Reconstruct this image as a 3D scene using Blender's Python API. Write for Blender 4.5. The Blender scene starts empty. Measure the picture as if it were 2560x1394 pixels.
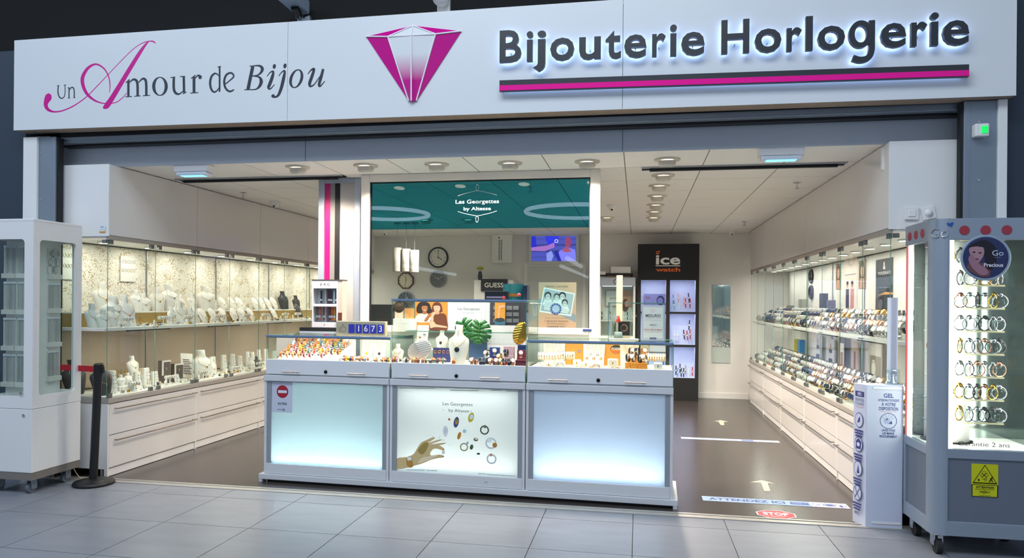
import bpy, bmesh, math, random
from mathutils import Vector, Matrix
rng = random.Random(7)
PI = math.pi
S = bpy.context.scene
COL = S.collection

# ---------------------------------------------------------------- camera
F_PX, YAW, ROLL = 1746.8, -0.1781, 0.0086
CAM = Vector((4.2196, -4.6704, 1.4415))
CX, CY = 1280.0, 757.57
_fw = Vector((math.sin(YAW), math.cos(YAW), 0))
_r = Vector((math.cos(YAW), -math.sin(YAW), 0))
_u = Vector((0, 0, 1))
_R = _r * math.cos(ROLL) + _u * math.sin(ROLL)
_U = _u * math.cos(ROLL) - _r * math.sin(ROLL)
cam_d = bpy.data.cameras.new('camera')
cam = bpy.data.objects.new('camera', cam_d)
COL.objects.link(cam)
cam_d.sensor_width = 36
cam_d.lens = 36 * F_PX / 2560
cam_d.shift_y = (CY - 697.0) / 2560
cam_d.clip_start = 0.05
_m = Matrix.Identity(4)
for i in range(3):
    _m[i][0], _m[i][1], _m[i][2], _m[i][3] = _R[i], _U[i], -_fw[i], CAM[i]
cam.matrix_world = _m
S.camera = cam


def at(px, py, x=None, y=None, z=None):
    """measured photo point -> point on the wall / floor / counter plane it lies on"""
    d = _fw + _R * ((px - CX) / F_PX) - _U * ((py - CY) / F_PX)
    if x is not None: t = (x - CAM.x) / d.x
    elif y is not None: t = (y - CAM.y) / d.y
    else: t = (z - CAM.z) / d.z
    return CAM + d * t


# ---------------------------------------------------------------- world, exposure
W = bpy.data.worlds.new('mall_light_offscreen')
S.world = W
W.use_nodes = True
W.node_tree.nodes['Background'].inputs[0].default_value = (0.54, 0.64, 0.82, 1)
W.node_tree.nodes['Background'].inputs[1].default_value = 0.44
S.view_settings.view_transform = 'Standard'
S.view_settings.look = 'None'
S.view_settings.gamma = 1
S.view_settings.exposure = 0.28
S.view_settings.use_curve_mapping = False


def area(name, loc, size, power, col, rot=(0, 0, 0), sy=None, spread=None):
    l = bpy.data.lights.new(name, 'AREA')
    l.energy = power; l.color = col; l.size = size
    if sy is not None:
        l.shape = 'RECTANGLE'; l.size_y = sy
    if spread: l.spread = spread
    o = bpy.data.objects.new(name, l); COL.objects.link(o)
    o.location = loc; o.rotation_euler = rot
    return o


def spot(name, loc, power, col, ang=120, blend=0.6, rad=0.04, rot=(0, 0, 0), parent=None):
    l = bpy.data.lights.new(name, 'SPOT')
    l.energy = power; l.color = col; l.spot_size = math.radians(ang); l.spot_blend = blend
    l.shadow_soft_size = rad
    o = bpy.data.objects.new(name, l); COL.objects.link(o)
    o.location = loc; o.rotation_euler = rot
    return o


WARM = (1.0, 0.86, 0.72)
# ceiling luminaires of the mall hall, high above the walkway, out of the photo's view
area('mall_ceiling_light_offscreen', (3.0, -3.6, 6.2), 5.0, 250, (0.80, 0.90, 1.0), sy=2.4)
area('mall_side_ceiling_light_offscreen', (-3.5, -3.2, 6.2), 3.0, 125, (0.66, 0.82, 1.0), sy=2.4)

# ---------------------------------------------------------------- materials
_mc = {}


def lin(c):
    return c / 12.92 if c <= 0.04045 else ((c + 0.055) / 1.055) ** 2.4


def hexc(h):
    h = h.lstrip('#')
    return tuple(lin(int(h[i:i + 2], 16) / 255) for i in (0, 2, 4)) + (1,)


def mat(name, hx, rough=0.5, metal=0.0, noise=0.0, nscale=8.0, bump=0.0, emit=None, estr=0.0, spec=0.5,
        alpha=None, coat=0.0, stretch=None):
    key = (name, hx, rough, metal, noise, nscale, bump, emit, estr, spec, alpha, coat, stretch)
    if key in _mc: return _mc[key]
    m = bpy.data.materials.new(name); m.use_nodes = True
    nt = m.node_tree; b = nt.nodes['Principled BSDF']
    b.inputs['Base Color'].default_value = hexc(hx)
    b.inputs['Roughness'].default_value = rough
    b.inputs['Metallic'].default_value = metal
    b.inputs['Specular IOR Level'].default_value = spec
    if coat: b.inputs['Coat Weight'].default_value = coat
    if emit:
        b.inputs['Emission Color'].default_value = hexc(emit)
        b.inputs['Emission Strength'].default_value = estr
    if alpha is not None: b.inputs['Alpha'].default_value = alpha
    if noise or bump:
        tc = nt.nodes.new('ShaderNodeTexCoord'); n = nt.nodes.new('ShaderNodeTexNoise')
        n.inputs['Scale'].default_value = nscale; n.inputs['Detail'].default_value = 4
        src = tc.outputs['Object']
        if stretch:
            mp = nt.nodes.new('ShaderNodeMapping'); mp.inputs['Scale'].default_value = stretch
            nt.links.new(src, mp.inputs['Vector']); src = mp.outputs['Vector']
        nt.links.new(src, n.inputs['Vector'])
        if noise:
            mx = nt.nodes.new('ShaderNodeMix'); mx.data_type = 'RGBA'
            c = hexc(hx)
            mx.inputs[6].default_value = tuple(v * (1 - noise) for v in c[:3]) + (1,)
            mx.inputs[7].default_value = tuple(min(1, v * (1 + noise)) for v in c[:3]) + (1,)
            nt.links.new(n.outputs['Fac'], mx.inputs[0])
            nt.links.new(mx.outputs[2], b.inputs['Base Color'])
        if bump:
            bp = nt.nodes.new('ShaderNodeBump'); bp.inputs['Strength'].default_value = bump
            bp.inputs['Distance'].default_value = 0.002
            nt.links.new(n.outputs['Fac'], bp.inputs['Height'])
            nt.links.new(bp.outputs['Normal'], b.inputs['Normal'])
    _mc[key] = m
    return m


def ink(hx, rough=0.55):
    return mat('print_ink_' + hx.lstrip('#'), hx, rough)


def emis(name, hx, s):
    return mat(name, '#000000', 0.5, emit=hx, estr=s)


def glassmat(name, tint='#f4faf7', ior=1.45, gl=0.0, refl=0.36):
    m = bpy.data.materials.new(name); m.use_nodes = True
    nt = m.node_tree; nt.nodes.clear()
    out = nt.nodes.new('ShaderNodeOutputMaterial')
    tr = nt.nodes.new('ShaderNodeBsdfTransparent'); tr.inputs[0].default_value = hexc(tint)
    g = nt.nodes.new('ShaderNodeBsdfGlossy'); g.inputs['Roughness'].default_value = gl
    g.inputs[0].default_value = (0.95, 0.97, 1, 1)
    fr = nt.nodes.new('ShaderNodeFresnel'); fr.inputs[0].default_value = ior
    mx = nt.nodes.new('ShaderNodeMixShader')
    ge = nt.nodes.new('ShaderNodeNewGeometry'); iv = nt.nodes.new('ShaderNodeMix')
    iv.inputs[2].default_value = ior; iv.inputs[3].default_value = 1 / ior
    nt.links.new(ge.outputs['Backfacing'], iv.inputs[0]); nt.links.new(iv.outputs[0], fr.inputs[0])
    mul = nt.nodes.new('ShaderNodeMath'); mul.operation = 'MULTIPLY'; mul.inputs[1].default_value = refl
    nt.links.new(fr.outputs[0], mul.inputs[0])
    nt.links.new(mul.outputs[0], mx.inputs[0]); nt.links.new(tr.outputs[0], mx.inputs[1])
    nt.links.new(g.outputs[0], mx.inputs[2])
    nt.links.new(mx.outputs[0], out.inputs[0])
    return m


M = {}
M['white'] = mat('white_laminate', '#e9e8e6', 0.35, noise=0.02)
M['whitegl'] = mat('white_gloss_laminate', '#e2dfdc', 0.16, noise=0.02, nscale=2)
M['wall'] = mat('white_wall_paint', '#e4e2de', 0.8, noise=0.03, nscale=40, bump=0.1)
M['lami'] = mat('pale_grey_laminate', '#c9cdd3', 0.4, noise=0.03, nscale=3)
M['alu'] = mat('brushed_aluminium', '#a9adb3', 0.38, 0.85, noise=0.08, nscale=20, stretch=(1, 1, 30))
M['alupaint'] = mat('silver_grey_paint', '#aab4c2', 0.42, 0.25, noise=0.03)
M['steel'] = mat('galvanised_steel', '#8e9aa5', 0.42, 0.6, noise=0.12, nscale=6)
M['chrome'] = mat('polished_chrome', '#d6d8da', 0.12, 1.0)
M['black'] = mat('black_plastic', '#131416', 0.42, noise=0.1, nscale=30)
M['blackmatt'] = mat('matt_black_board', '#121317', 0.6, noise=0.1, nscale=30)
M['slate'] = mat('dark_slate_paint', '#2c3a48', 0.62, noise=0.06, nscale=3)
M['void'] = mat('black_ceiling_paint', '#030405', 0.9, noise=0.1)
M['gold'] = mat('yellow_gold', '#d9a640', 0.22, 1.0)
M['rosegold'] = mat('rose_gold', '#d99a7c', 0.22, 1.0)
M['silver'] = mat('silver_metal', '#b4b5b8', 0.25, 1.0)
M['velvet'] = mat('white_display_leatherette', '#dedbd5', 0.55, noise=0.03, nscale=60)
M['blackvel'] = mat('black_display_leatherette', '#28282b', 0.55, noise=0.08, nscale=60)
M['acryl'] = glassmat('clear_acrylic', '#eef3f3', 1.5)
M['glass'] = glassmat('clear_glass', '#f6fbf9', 1.45)
M['gedge'] = mat('green_glass_edge', '#5c8f80', 0.15, 0.0, spec=0.8, noise=0.15, nscale=25)
M['gedged'] = mat('dark_green_glass_edge', '#4f8f78', 0.12, 0.0, spec=0.8, noise=0.15, nscale=25)
M['magenta'] = mat('magenta_vinyl', '#d4008f', 0.3)
M['rubber'] = mat('black_rubber', '#191a1c', 0.7, noise=0.1)
M['greyrub'] = mat('grey_rubber_tyre', '#5d666d', 0.6, noise=0.1)
M['gold_fleck'] = M['gold']

# ---------------------------------------------------------------- mesh builder


class MB:
    def __init__(s):
        s.v = []; s.f = []; s.m = []; s.sm = []

    def add(s, vs, fs, m=0, sm=False):
        o = len(s.v)
        s.v += [tuple(v) for v in vs]
        for f in fs:
            s.f.append([i + o for i in f]); s.m.append(m); s.sm.append(sm)
        return s

    def box(s, x0, y0, z0, x1, y1, z1, m=0, T=None):
        vs = [(x0, y0, z0), (x1, y0, z0), (x1, y1, z0), (x0, y1, z0), (x0, y0, z1), (x1, y0, z1), (x1, y1, z1), (x0, y1, z1)]
        if T is not None: vs = [T @ Vector(v) for v in vs]
        return s.add(vs, [(3, 2, 1, 0), (4, 5, 6, 7), (0, 1, 5, 4), (1, 2, 6, 5), (2, 3, 7, 6), (3, 0, 4, 7)], m)

    def pane(s, x0, y0, z0, x1, y1, z1, thin, m=0, me=1):
        """thin glass box: the two big faces get slot m, the four edges slot me; thin = 'x','y','z'"""
        vs = [(x0, y0, z0), (x1, y0, z0), (x1, y1, z0), (x0, y1, z0), (x0, y0, z1), (x1, y0, z1), (x1, y1, z1), (x0, y1, z1)]
        fs = [((3, 2, 1, 0), 'z'), ((4, 5, 6, 7), 'z'), ((0, 1, 5, 4), 'y'), ((1, 2, 6, 5), 'x'), ((2, 3, 7, 6), 'y'), ((3, 0, 4, 7), 'x')]
        o = len(s.v); s.v += vs
        for f, ax in fs:
            s.f.append([i + o for i in f]); s.m.append(m if ax == thin else me); s.sm.append(False)
        return s

    def prism(s, poly, fn, d, m=0, ms=None):
        """poly: 2-D outline (ccw); fn(u, v, w)->3-D; extruded w from 0 to d"""
        n = len(poly)
        vs = [fn(u, v, 0) for u, v in poly] + [fn(u, v, d) for u, v in poly]
        o = len(s.v); s.v += [tuple(v) for v in vs]
        s.f.append([o + i for i in reversed(range(n))]); s.m.append(m); s.sm.append(False)
        s.f.append([o + n + i for i in range(n)]); s.m.append(m); s.sm.append(False)
        for i in range(n):
            j = (i + 1) % n
            s.f.append([o + i, o + j, o + n + j, o + n + i]); s.m.append(m if ms is None else ms); s.sm.append(False)
        return s

    def tube(s, pts, r, n=8, m=0, closed=False, caps=True, flat=None):
        """sweep; r number or list; flat=(axisvec, ratio) squashes the section along axisvec"""
        pts = [Vector(p) for p in pts]; N = len(pts)
        rs = r if isinstance(r, (list, tuple)) else [r] * N
        rings = []; prev = None
        for i, p in enumerate(pts):
            if closed: t = pts[(i + 1) % N] - pts[i - 1]
            else: t = pts[min(i + 1, N - 1)] - pts[max(i - 1, 0)]
            t = t.normalized() if t.length > 1e-9 else Vector((0, 0, 1))
            if prev is None:
                a = Vector((0, 0, 1)) if abs(t.z) < 0.9 else Vector((1, 0, 0))
                e1 = t.cross(a).normalized()
            else:
                e1 = prev - t * prev.dot(t)
                e1 = e1.normalized() if e1.length > 1e-6 else t.orthogonal().normalized()
            prev = e1; e2 = t.cross(e1)
            ring = []
            for k in range(n):
                a = 2 * PI * k / n
                q = e1 * math.cos(a) * rs[i] + e2 * math.sin(a) * rs[i]
                if flat:
                    ax, rt = flat; q = q - ax * (q.dot(ax) * (1 - rt))
                ring.append(p + q)
            rings.append(ring)
        vs = [v for ring in rings for v in ring]; fs = []
        for i in range(N if closed else N - 1):
            a, b = i * n, ((i + 1) % N) * n
            for k in range(n):
                k2 = (k + 1) % n
                fs.append((a + k, a + k2, b + k2, b + k))
        s.add(vs, fs, m, True)
        if caps and not closed:
            s.add(rings[0], [tuple(reversed(range(n)))], m); s.add(rings[-1], [tuple(range(n))], m)
        return s

    def cyl(s, p0, p1, r0, r1=None, n=16, m=0, sm=True):
        p0, p1 = Vector(p0), Vector(p1); r1 = r0 if r1 is None else r1
        return s.tube([p0, p1], [r0, r1], n, m)

    def lathe(s, prof, n=20, c=(0, 0, 0), T=None, m=0, sm=True, a0=0, a1=2 * PI):
        full = abs(a1 - a0 - 2 * PI) < 1e-6
        vs = []; k = n if full else n + 1
        for r, z in prof:
            for i in range(k):
                a = a0 + (a1 - a0) * i / n
                v = Vector((c[0] + r * math.cos(a), c[1] + r * math.sin(a), c[2] + z))
                vs.append(T @ v if T is not None else v)
        fs = []
        for j in range(len(prof) - 1):
            for i in range(n):
                i2 = (i + 1) % k
                fs.append((j * k + i, j * k + i2, (j + 1) * k + i2, (j + 1) * k + i))
        return s.add(vs, fs, m, sm)

    def grid(s, P, m=0, sm=True, two=False):
        R_, C_ = len(P), len(P[0])
        vs = [v for row in P for v in row]
        fs = [(i * C_ + j, i * C_ + j + 1, (i + 1) * C_ + j + 1, (i + 1) * C_ + j) for i in range(R_ - 1) for j in range(C_ - 1)]
        return s.add(vs, fs, m, sm)

    def ell(s, c, r, nu=12, nv=8, m=0):
        c = Vector(c)
        prof = [(math.sin(PI * j / nv), -math.cos(PI * j / nv)) for j in range(nv + 1)]
        vs = []
        for a, b in prof:
            for i in range(nu):
                t = 2 * PI * i / nu
                vs.append((c.x + r[0] * a * math.cos(t), c.y + r[1] * a * math.sin(t), c.z + r[2] * b))
        fs = [(j * nu + i, j * nu + (i + 1) % nu, (j + 1) * nu + (i + 1) % nu, (j + 1) * nu + i) for j in range(nv) for i in range(nu)]
        return s.add(vs, fs, m, True)

    def build(s, name, mats, parent=None, loc=None, rot=None, bev=0, solid=0):
        me = bpy.data.meshes.new(name)
        me.from_pydata(s.v, [], s.f)
        if not isinstance(mats, (list, tuple)): mats = [mats]
        for mm in mats: me.materials.append(M[mm] if isinstance(mm, str) else mm)
        me.polygons.foreach_set('material_index', s.m)
        me.polygons.foreach_set('use_smooth', s.sm)
        me.update()
        o = bpy.data.objects.new(name, me); COL.objects.link(o)
        if parent is not None: o.parent = parent
        if loc is not None: o.location = loc
        if rot is not None: o.rotation_euler = rot
        if bev:
            b = o.modifiers.new('bevel', 'BEVEL'); b.width = bev; b.segments = 2; b.limit_method = 'ANGLE'
        if solid:
            b = o.modifiers.new('thickness', 'SOLIDIFY'); b.thickness = solid; b.offset = 0
        return o


def tag(o, label=None, cat=None, group=None, kind=None):
    if label: o['label'] = label
    if cat: o['category'] = cat
    if group: o['group'] = group
    if kind: o['kind'] = kind
    return o


def thing(name, label, cat, loc=(0, 0, 0), rz=0, group=None, rot=None):
    o = bpy.data.objects.new(name, None); COL.objects.link(o)
    o.empty_display_size = 0.05
    o.location = loc; o.rotation_euler = rot if rot else (0, 0, rz)
    return tag(o, label, cat, group)


def struct(name, mb, mats, parent=None, bev=0):
    return tag(mb.build(name, mats, parent, bev=bev), kind='structure')


def dup(o, loc=None, rz=None, label=None, group=None, parent=None, rot=None, scale=None):
    c = o.copy(); COL.objects.link(c)
    if parent is not None: c.parent = parent
    if loc is not None: c.location = loc
    if rz is not None: c.rotation_euler = (0, 0, rz)
    if rot is not None: c.rotation_euler = rot
    if scale is not None: c.scale = (scale,) * 3 if isinstance(scale, (int, float)) else scale
    if label: c['label'] = label
    if group: c['group'] = group
    for ch in list(o.children):
        dup(ch, parent=c)
    return c


# ---------------------------------------------------------------- lettering and flat print
_tc = {}


def glyphs(body, offset=0.0, shear=0.0, spacing=1.0):
    """built-in font -> (verts2d, faces) at size 1"""
    key = (body, offset, shear, spacing)
    if key in _tc: return _tc[key]
    cu = bpy.data.curves.new('lettering', 'FONT'); cu.body = body
    cu.offset = offset; cu.shear = shear; cu.resolution_u = 3; cu.space_character = spacing
    o = bpy.data.objects.new('lettering', cu); COL.objects.link(o)
    dg = bpy.context.evaluated_depsgraph_get()
    me = bpy.data.meshes.new_from_object(o.evaluated_get(dg))
    vs = [(v.co.x, v.co.y) for v in me.vertices]; fs = [list(p.vertices) for p in me.polygons]
    bpy.data.objects.remove(o); bpy.data.curves.remove(cu); bpy.data.meshes.remove(me)
    _tc[key] = (vs, fs)
    return vs, fs


class Art:
    """flat print laid in layers on a real surface: frame O (lower left), U right, V up, N out; units metres"""

    def __init__(s, O, U, V, N, lift=0.00012):
        s.O, s.U, s.V, s.N = Vector(O), Vector(U).normalized(), Vector(V).normalized(), Vector(N).normalized()
        s.mb = MB(); s.mats = []; s.k = 0; s.lift = lift

    def P(s, u, v, w=0): return s.O + s.U * u + s.V * v + s.N * w

    def slot(s, c):
        m = ink(c) if isinstance(c, str) and c.startswith('#') else (M[c] if isinstance(c, str) else c)
        if m not in s.mats: s.mats.append(m)
        return s.mats.index(m)

    def poly(s, pts, c, same=False):
        if not same: s.k += 1
        h = s.lift * s.k
        s.mb.add([s.P(u, v, h) for u, v in pts], [tuple(range(len(pts)))], s.slot(c)); return s

    def rect(s, u0, v0, u1, v1, c, same=False): return s.poly([(u0, v0), (u1, v0), (u1, v1), (u0, v1)], c, same)

    def ell(s, cu, cv, ru, rv, c, rot=0, n=20, same=False, a0=0, a1=2 * PI):
        pts = []
        for i in range(n):
            a = a0 + (a1 - a0) * i / (n if abs(a1 - a0 - 2 * PI) < 1e-6 else n - 1)
            x, y = ru * math.cos(a), rv * math.sin(a)
            pts.append((cu + x * math.cos(rot) - y * math.sin(rot), cv + x * math.sin(rot) + y * math.cos(rot)))
        return s.poly(pts, c, same)

    def ring(s, cu, cv, r0, r1, c, n=28, same=False, a0=0, a1=2 * PI, sy=1.0):
        if not same: s.k += 1
        h = s.lift * s.k; vs = []
        for i in range(n + 1):
            a = a0 + (a1 - a0) * i / n
            for r in (r0, r1): vs.append(s.P(cu + r * math.cos(a), cv + r * math.sin(a) * sy, h))
        s.mb.add(vs, [(2 * i, 2 * i + 1, 2 * i + 3, 2 * i + 2) for i in range(n)], s.slot(c)); return s

    def stroke(s, pts, w, c, same=False):
        """variable-width ribbon: w number or list of half widths"""
        if not same: s.k += 1
        h = s.lift * s.k; L, Rr = ribbon(pts, w); n = len(L)
        s.mb.add([s.P(a[0], a[1], h) for a in L] + [s.P(a[0], a[1], h) for a in Rr], [(i, i + n, i + n + 1, i + 1) for i in range(n - 1)], s.slot(c))
        return s

    def text(s, body, u, v, h, c, align='c', width=None, bold=0.0, shear=0.0, spacing=1.0, same=False, sx=None):
        """h = capital height; width fits the run horizontally"""
        if not same: s.k += 1
        vs, fs = glyphs(body, bold, shear, spacing)
        if not vs: return s
        x0 = min(a for a, b in vs); x1 = max(a for a, b in vs)
        sc = h / 0.729
        sxx = sc if width is None else width / (x1 - x0)
        if sx: sxx = sc * sx
        w = (x1 - x0) * sxx
        off = {'c': u - w / 2, 'l': u, 'r': u - w}[align]
        L = s.lift * s.k
        s.mb.add([s.P(off + (a - x0) * sxx, v + b * sc, L) for a, b in vs], fs, s.slot(c)); return s

    def build(s, name='print', parent=None):
        o = s.mb.build(name, s.mats or ['white'])
        if parent is not None:
            bpy.context.view_layer.update()
            o.parent = parent; o.matrix_parent_inverse = world_of(parent).inverted()
        return o


def world_of(o):
    m = o.matrix_basis.copy()
    if o.parent: m = world_of(o.parent) @ o.matrix_parent_inverse @ m
    return m


def ribbon(pts, w):
    n = len(pts); ws = w if isinstance(w, (list, tuple)) else [w] * n
    L, R_ = [], []
    for i, (x, y) in enumerate(pts):
        x0, y0 = pts[max(i - 1, 0)]; x1, y1 = pts[min(i + 1, n - 1)]
        dx, dy = x1 - x0, y1 - y0; l = math.hypot(dx, dy) or 1
        nx, ny = -dy / l, dx / l
        L.append((x + nx * ws[i], y + ny * ws[i])); R_.append((x - nx * ws[i], y - ny * ws[i]))
    return L, R_


def spline(pts, k=6, closed=False):
    """Catmull-Rom through tuples of any dimension"""
    out = []; n = len(pts)
    for i in range(n if closed else n - 1):
        if closed: p = [pts[(i + j - 1) % n] for j in range(4)]
        else: p = [pts[max(i - 1, 0)], pts[i], pts[i + 1], pts[min(i + 2, n - 1)]]
        for s_ in range(k):
            t = s_ / k
            out.append(tuple(0.5 * (2 * b + (c - a) * t + (2 * a - 5 * b + 4 * c - d) * t * t + (3 * b - a - 3 * c + d) * t ** 3)
                             for a, b, c, d in zip(*p)))
    if not closed: out.append(tuple(pts[-1]))
    return out


def keep(o, parent):
    """parent without moving"""
    o.parent = parent; o.matrix_parent_inverse = world_of(parent).inverted()
    return o
# ================================================================ the setting
def tilemat(name, base, var, nscale, rough, spec=0.5, stretch=None, bump=0.0):
    m = bpy.data.materials.new(name); m.use_nodes = True
    nt = m.node_tree; b = nt.nodes['Principled BSDF']
    b.inputs['Roughness'].default_value = rough; b.inputs['Specular IOR Level'].default_value = spec
    tc = nt.nodes.new('ShaderNodeTexCoord'); gi = nt.nodes.new('ShaderNodeNewGeometry')
    mp = nt.nodes.new('ShaderNodeMapping'); mp.inputs['Scale'].default_value = stretch or (1, 1, 1)
    nt.links.new(gi.outputs['Position'], mp.inputs['Vector'])
    n = nt.nodes.new('ShaderNodeTexNoise'); n.inputs['Scale'].default_value = nscale; n.inputs['Detail'].default_value = 6
    nt.links.new(mp.outputs[0], n.inputs['Vector'])
    oi = nt.nodes.new('ShaderNodeObjectInfo')
    ad = nt.nodes.new('ShaderNodeMath'); ad.operation = 'MULTIPLY_ADD'
    nt.links.new(oi.outputs['Random'], ad.inputs[0]); ad.inputs[1].default_value = 0.25
    nt.links.new(n.outputs['Fac'], ad.inputs[2])
    cr = nt.nodes.new('ShaderNodeValToRGB'); c = hexc(base)
    cr.color_ramp.elements[0].position = 0.3; cr.color_ramp.elements[1].position = 0.9
    cr.color_ramp.elements[0].color = tuple(v * (1 - var) for v in c[:3]) + (1,)
    cr.color_ramp.elements[1].color = tuple(min(1, v * (1 + var)) for v in c[:3]) + (1,)
    nt.links.new(ad.outputs[0], cr.inputs[0]); nt.links.new(cr.outputs[0], b.inputs['Base Color'])
    if bump:
        bp = nt.nodes.new('ShaderNodeBump'); bp.inputs['Strength'].default_value = bump; bp.inputs['Distance'].default_value = 0.002
        nt.links.new(n.outputs['Fac'], bp.inputs['Height']); nt.links.new(bp.outputs[0], b.inputs['Normal'])
    return m


M['tile'] = tilemat('grey_porcelain_tile', '#7d8189', 0.12, 5.0, 0.34, stretch=(0.6, 2.0, 1))
M['grout'] = mat('dark_grout', '#4c4a4a', 0.9, noise=0.1)
M['ctile'] = tilemat('white_ceiling_tile', '#f3f0ec', 0.03, 60, 0.85)
M['cgrid'] = mat('ceiling_grid_joint', '#7d7873', 0.7)
M['wood'] = tilemat('dark_brown_wood_floor', '#3f3835', 0.38, 3.0, 0.24, spec=0.6, stretch=(0.5, 14, 1))

# mall floor: slab with single tiles on it, rows of 60 cm
TX0, TS = 0.0, 0.6
fl = struct('floor', MB().box(-3.6, -3.0, -0.06, 9.6, 0.30, -0.006), 'grout')
tm = MB().box(-0.2975, -0.2975, -0.008, 0.2975, 0.2975, 0.0)
first = None
for r_ in range(-5, 0):
    for c_ in range(-6, 16):
        loc = (c_ * TS + 0.3, r_ * TS + 0.3, 0)
        if first is None:
            first = tm.build('tile', 'tile', fl, loc)
        else:
            t = first.copy(); COL.objects.link(t); t.location = loc
tm2 = MB().box(-0.2975, 0.0025, -0.008, 0.2975, 0.205, 0.0); f2 = None
for c_ in range(-6, 16):
    if f2 is None: f2 = tm2.build('tile', 'tile', fl, (c_ * TS + 0.3, 0, 0))
    else:
        t = f2.copy(); COL.objects.link(t); t.location = (c_ * TS + 0.3, 0, 0)
struct('floor_hall', MB().box(-8, -12, -0.06, 14, -3.0, 0.0), 'tile')
struct('floor_shop', MB().box(-0.75, 0.285, -0.06, 6.6, 6.6, 0.0), 'wood')
struct('trim_1', MB().box(-0.64, 0.205, -0.005, 6.48, 0.285, 0.006).box(-0.64, 0.262, 0.006, 6.48, 0.285, 0.011),
       mat('aluminium_threshold', '#b9b5ae', 0.35, 0.55, noise=0.06, nscale=12), bev=0.002)

# shop shell
ZC = 2.545
struct('wall_left', MB().box(-0.72, 0.36, 0, -0.60, 6.75, ZC + 0.25), 'wall')
struct('wall_right', MB().box(6.46, 0.36, 0, 6.58, 6.75, ZC + 0.25), 'wall')
struct('wall_back', MB().box(-0.60, 6.5, 0, 6.46, 6.65, ZC + 0.25), 'wall')
struct('baseboard_back', MB().box(5.12, 6.485, 0, 5.9, 6.5, 0.09), 'white', bev=0.003)
ce = struct('ceiling', MB().box(-0.60, 0.452, ZC + 0.001, 6.46, 6.5, ZC + 0.12), 'cgrid')
CXL = [-0.60] + [4.11 + 0.605 * k for k in range(-7, 4)] + [6.46]
CYL = [0.452] + [1.045 + 0.61 * k for k in range(0, 9)] + [6.5]
for i in range(len(CXL) - 1):
    for j in range(len(CYL) - 1):
        MB().box(CXL[i] + 0.004, CYL[j] + 0.004, ZC, CXL[i + 1] - 0.004, CYL[j + 1] - 0.004, ZC + 0.006).build('ceiling_tile', 'ctile', ce)

# facade: dark side walls, black void over the sign
struct('wall_facade_left', MB().box(-4.5, 0.30, 0, -0.77, 0.62, 3.50), 'slate')
struct('wall_facade_right', MB().box(6.54, 0.30, 0, 10.5, 0.62, 4.2), 'slate')
struct('wall_upper', MB().box(-4.5, 0.42, 2.80, 10.5, 0.60, 6.5).box(-4.5, -0.25, 5.2, 10.5, 0.60, 5.3), 'void')
# white jambs
struct('trim_2', MB().box(at(58,335,y=.21).x, 0.21, 0, at(92,335,y=.21).x, 0.62, 2.755), 'white', bev=0.004)
struct('trim_3', MB().box(at(2497,250,y=.21).x, 0.21, 0, at(2520,250,y=.21).x, 0.62, 2.755), 'white', bev=0.004)
# lintel over the opening, inner face of the shutter box
struct('trim_4', MB().box(-0.60, 0.44, ZC - 0.004, 6.46, 0.452, 2.84), mat('pale_grey_lintel_board', '#b9c0c8', 0.55, noise=0.03), bev=0.002)
for sx in (1.64, 4.1):
    tag(MB().box(sx, 0.4385, ZC, sx + 0.003, 0.4405, 2.76).build('joint', 'black', bpy.data.objects['trim_4']))

# roller-shutter gear: bottom bar just showing under the sign, guide rails at the sides
sh = thing('roller_shutter', 'raised roller shutter with steel guide rails at both sides of the shop opening', 'shutter', (3, 0.33, 0))
for nm, x0, x1 in (('left', at(92, 335, y=.23).x, at(131, 335, y=.23).x), ('right', at(2425, 260, y=.23).x, at(2497, 250, y=.23).x)):
    g = MB().box(x0, 0.23, 0, x1, 0.265, 2.755)
    inner = x1 if nm == 'left' else x0
    g.box(min(inner, inner + (0.035 if nm == 'left' else -0.035)), 0.225, 0, max(inner, inner + (0.035 if nm == 'left' else -0.035)), 0.29, 2.755)
    rail = keep(g.build('guide_rail', 'steel', bev=0.003), sh)
    sl = MB().box(inner + (0.036 if nm == 'left' else -0.05), 0.24, 0, inner + (0.05 if nm == 'left' else -0.036), 0.29, 2.75)
    keep(sl.build('rubber_seal', 'rubber'), rail)
    for zz in (0.5, 1.2, 1.95, 2.25, 2.62):
        s_ = MB().cyl(((x0 + x1) / 2 - 0.03, 0.232, zz), ((x0 + x1) / 2 - 0.03, 0.226, zz), 0.007, n=8)
        keep(s_.build('screw', 'chrome'), rail)
keep(MB().box(-0.45, 0.30, 2.725, 6.29, 0.345, 2.765).box(-0.45, 0.29, 2.715, 6.29, 0.35, 2.727).build('bottom_bar', 'steel', bev=0.003), sh)
keep(MB().box(-0.45, 0.305, 2.766, 6.29, 0.335, 2.85).build('shutter_curtain', 'rubber'), sh)
keep(MB().box(-0.47, 0.36, 2.70, 6.31, 0.435, 2.712).build('housing_edge', 'black'), sh)

# ---------------------------------------------------------------- the shop sign
YS = 0.15
ZB0, ZB1 = 2.797, 2.757         # bottom edge, left and right
XS0, XS1 = -0.735, 6.52
sg = thing('shop_sign', 'long white fascia sign with magenta diamond and dark raised letters over the shop opening', 'sign', (2.9, 0.15, 2.8))
M['panel'] = mat('white_satin_sign_panel', '#dfe3e6', 0.30, noise=0.02, nscale=2, coat=0.15)
seams = [XS0, 1.64, 4.105, XS1]


def zb(x): return ZB0 + (ZB1 - ZB0) * (x - XS0) / (XS1 - XS0)


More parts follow.
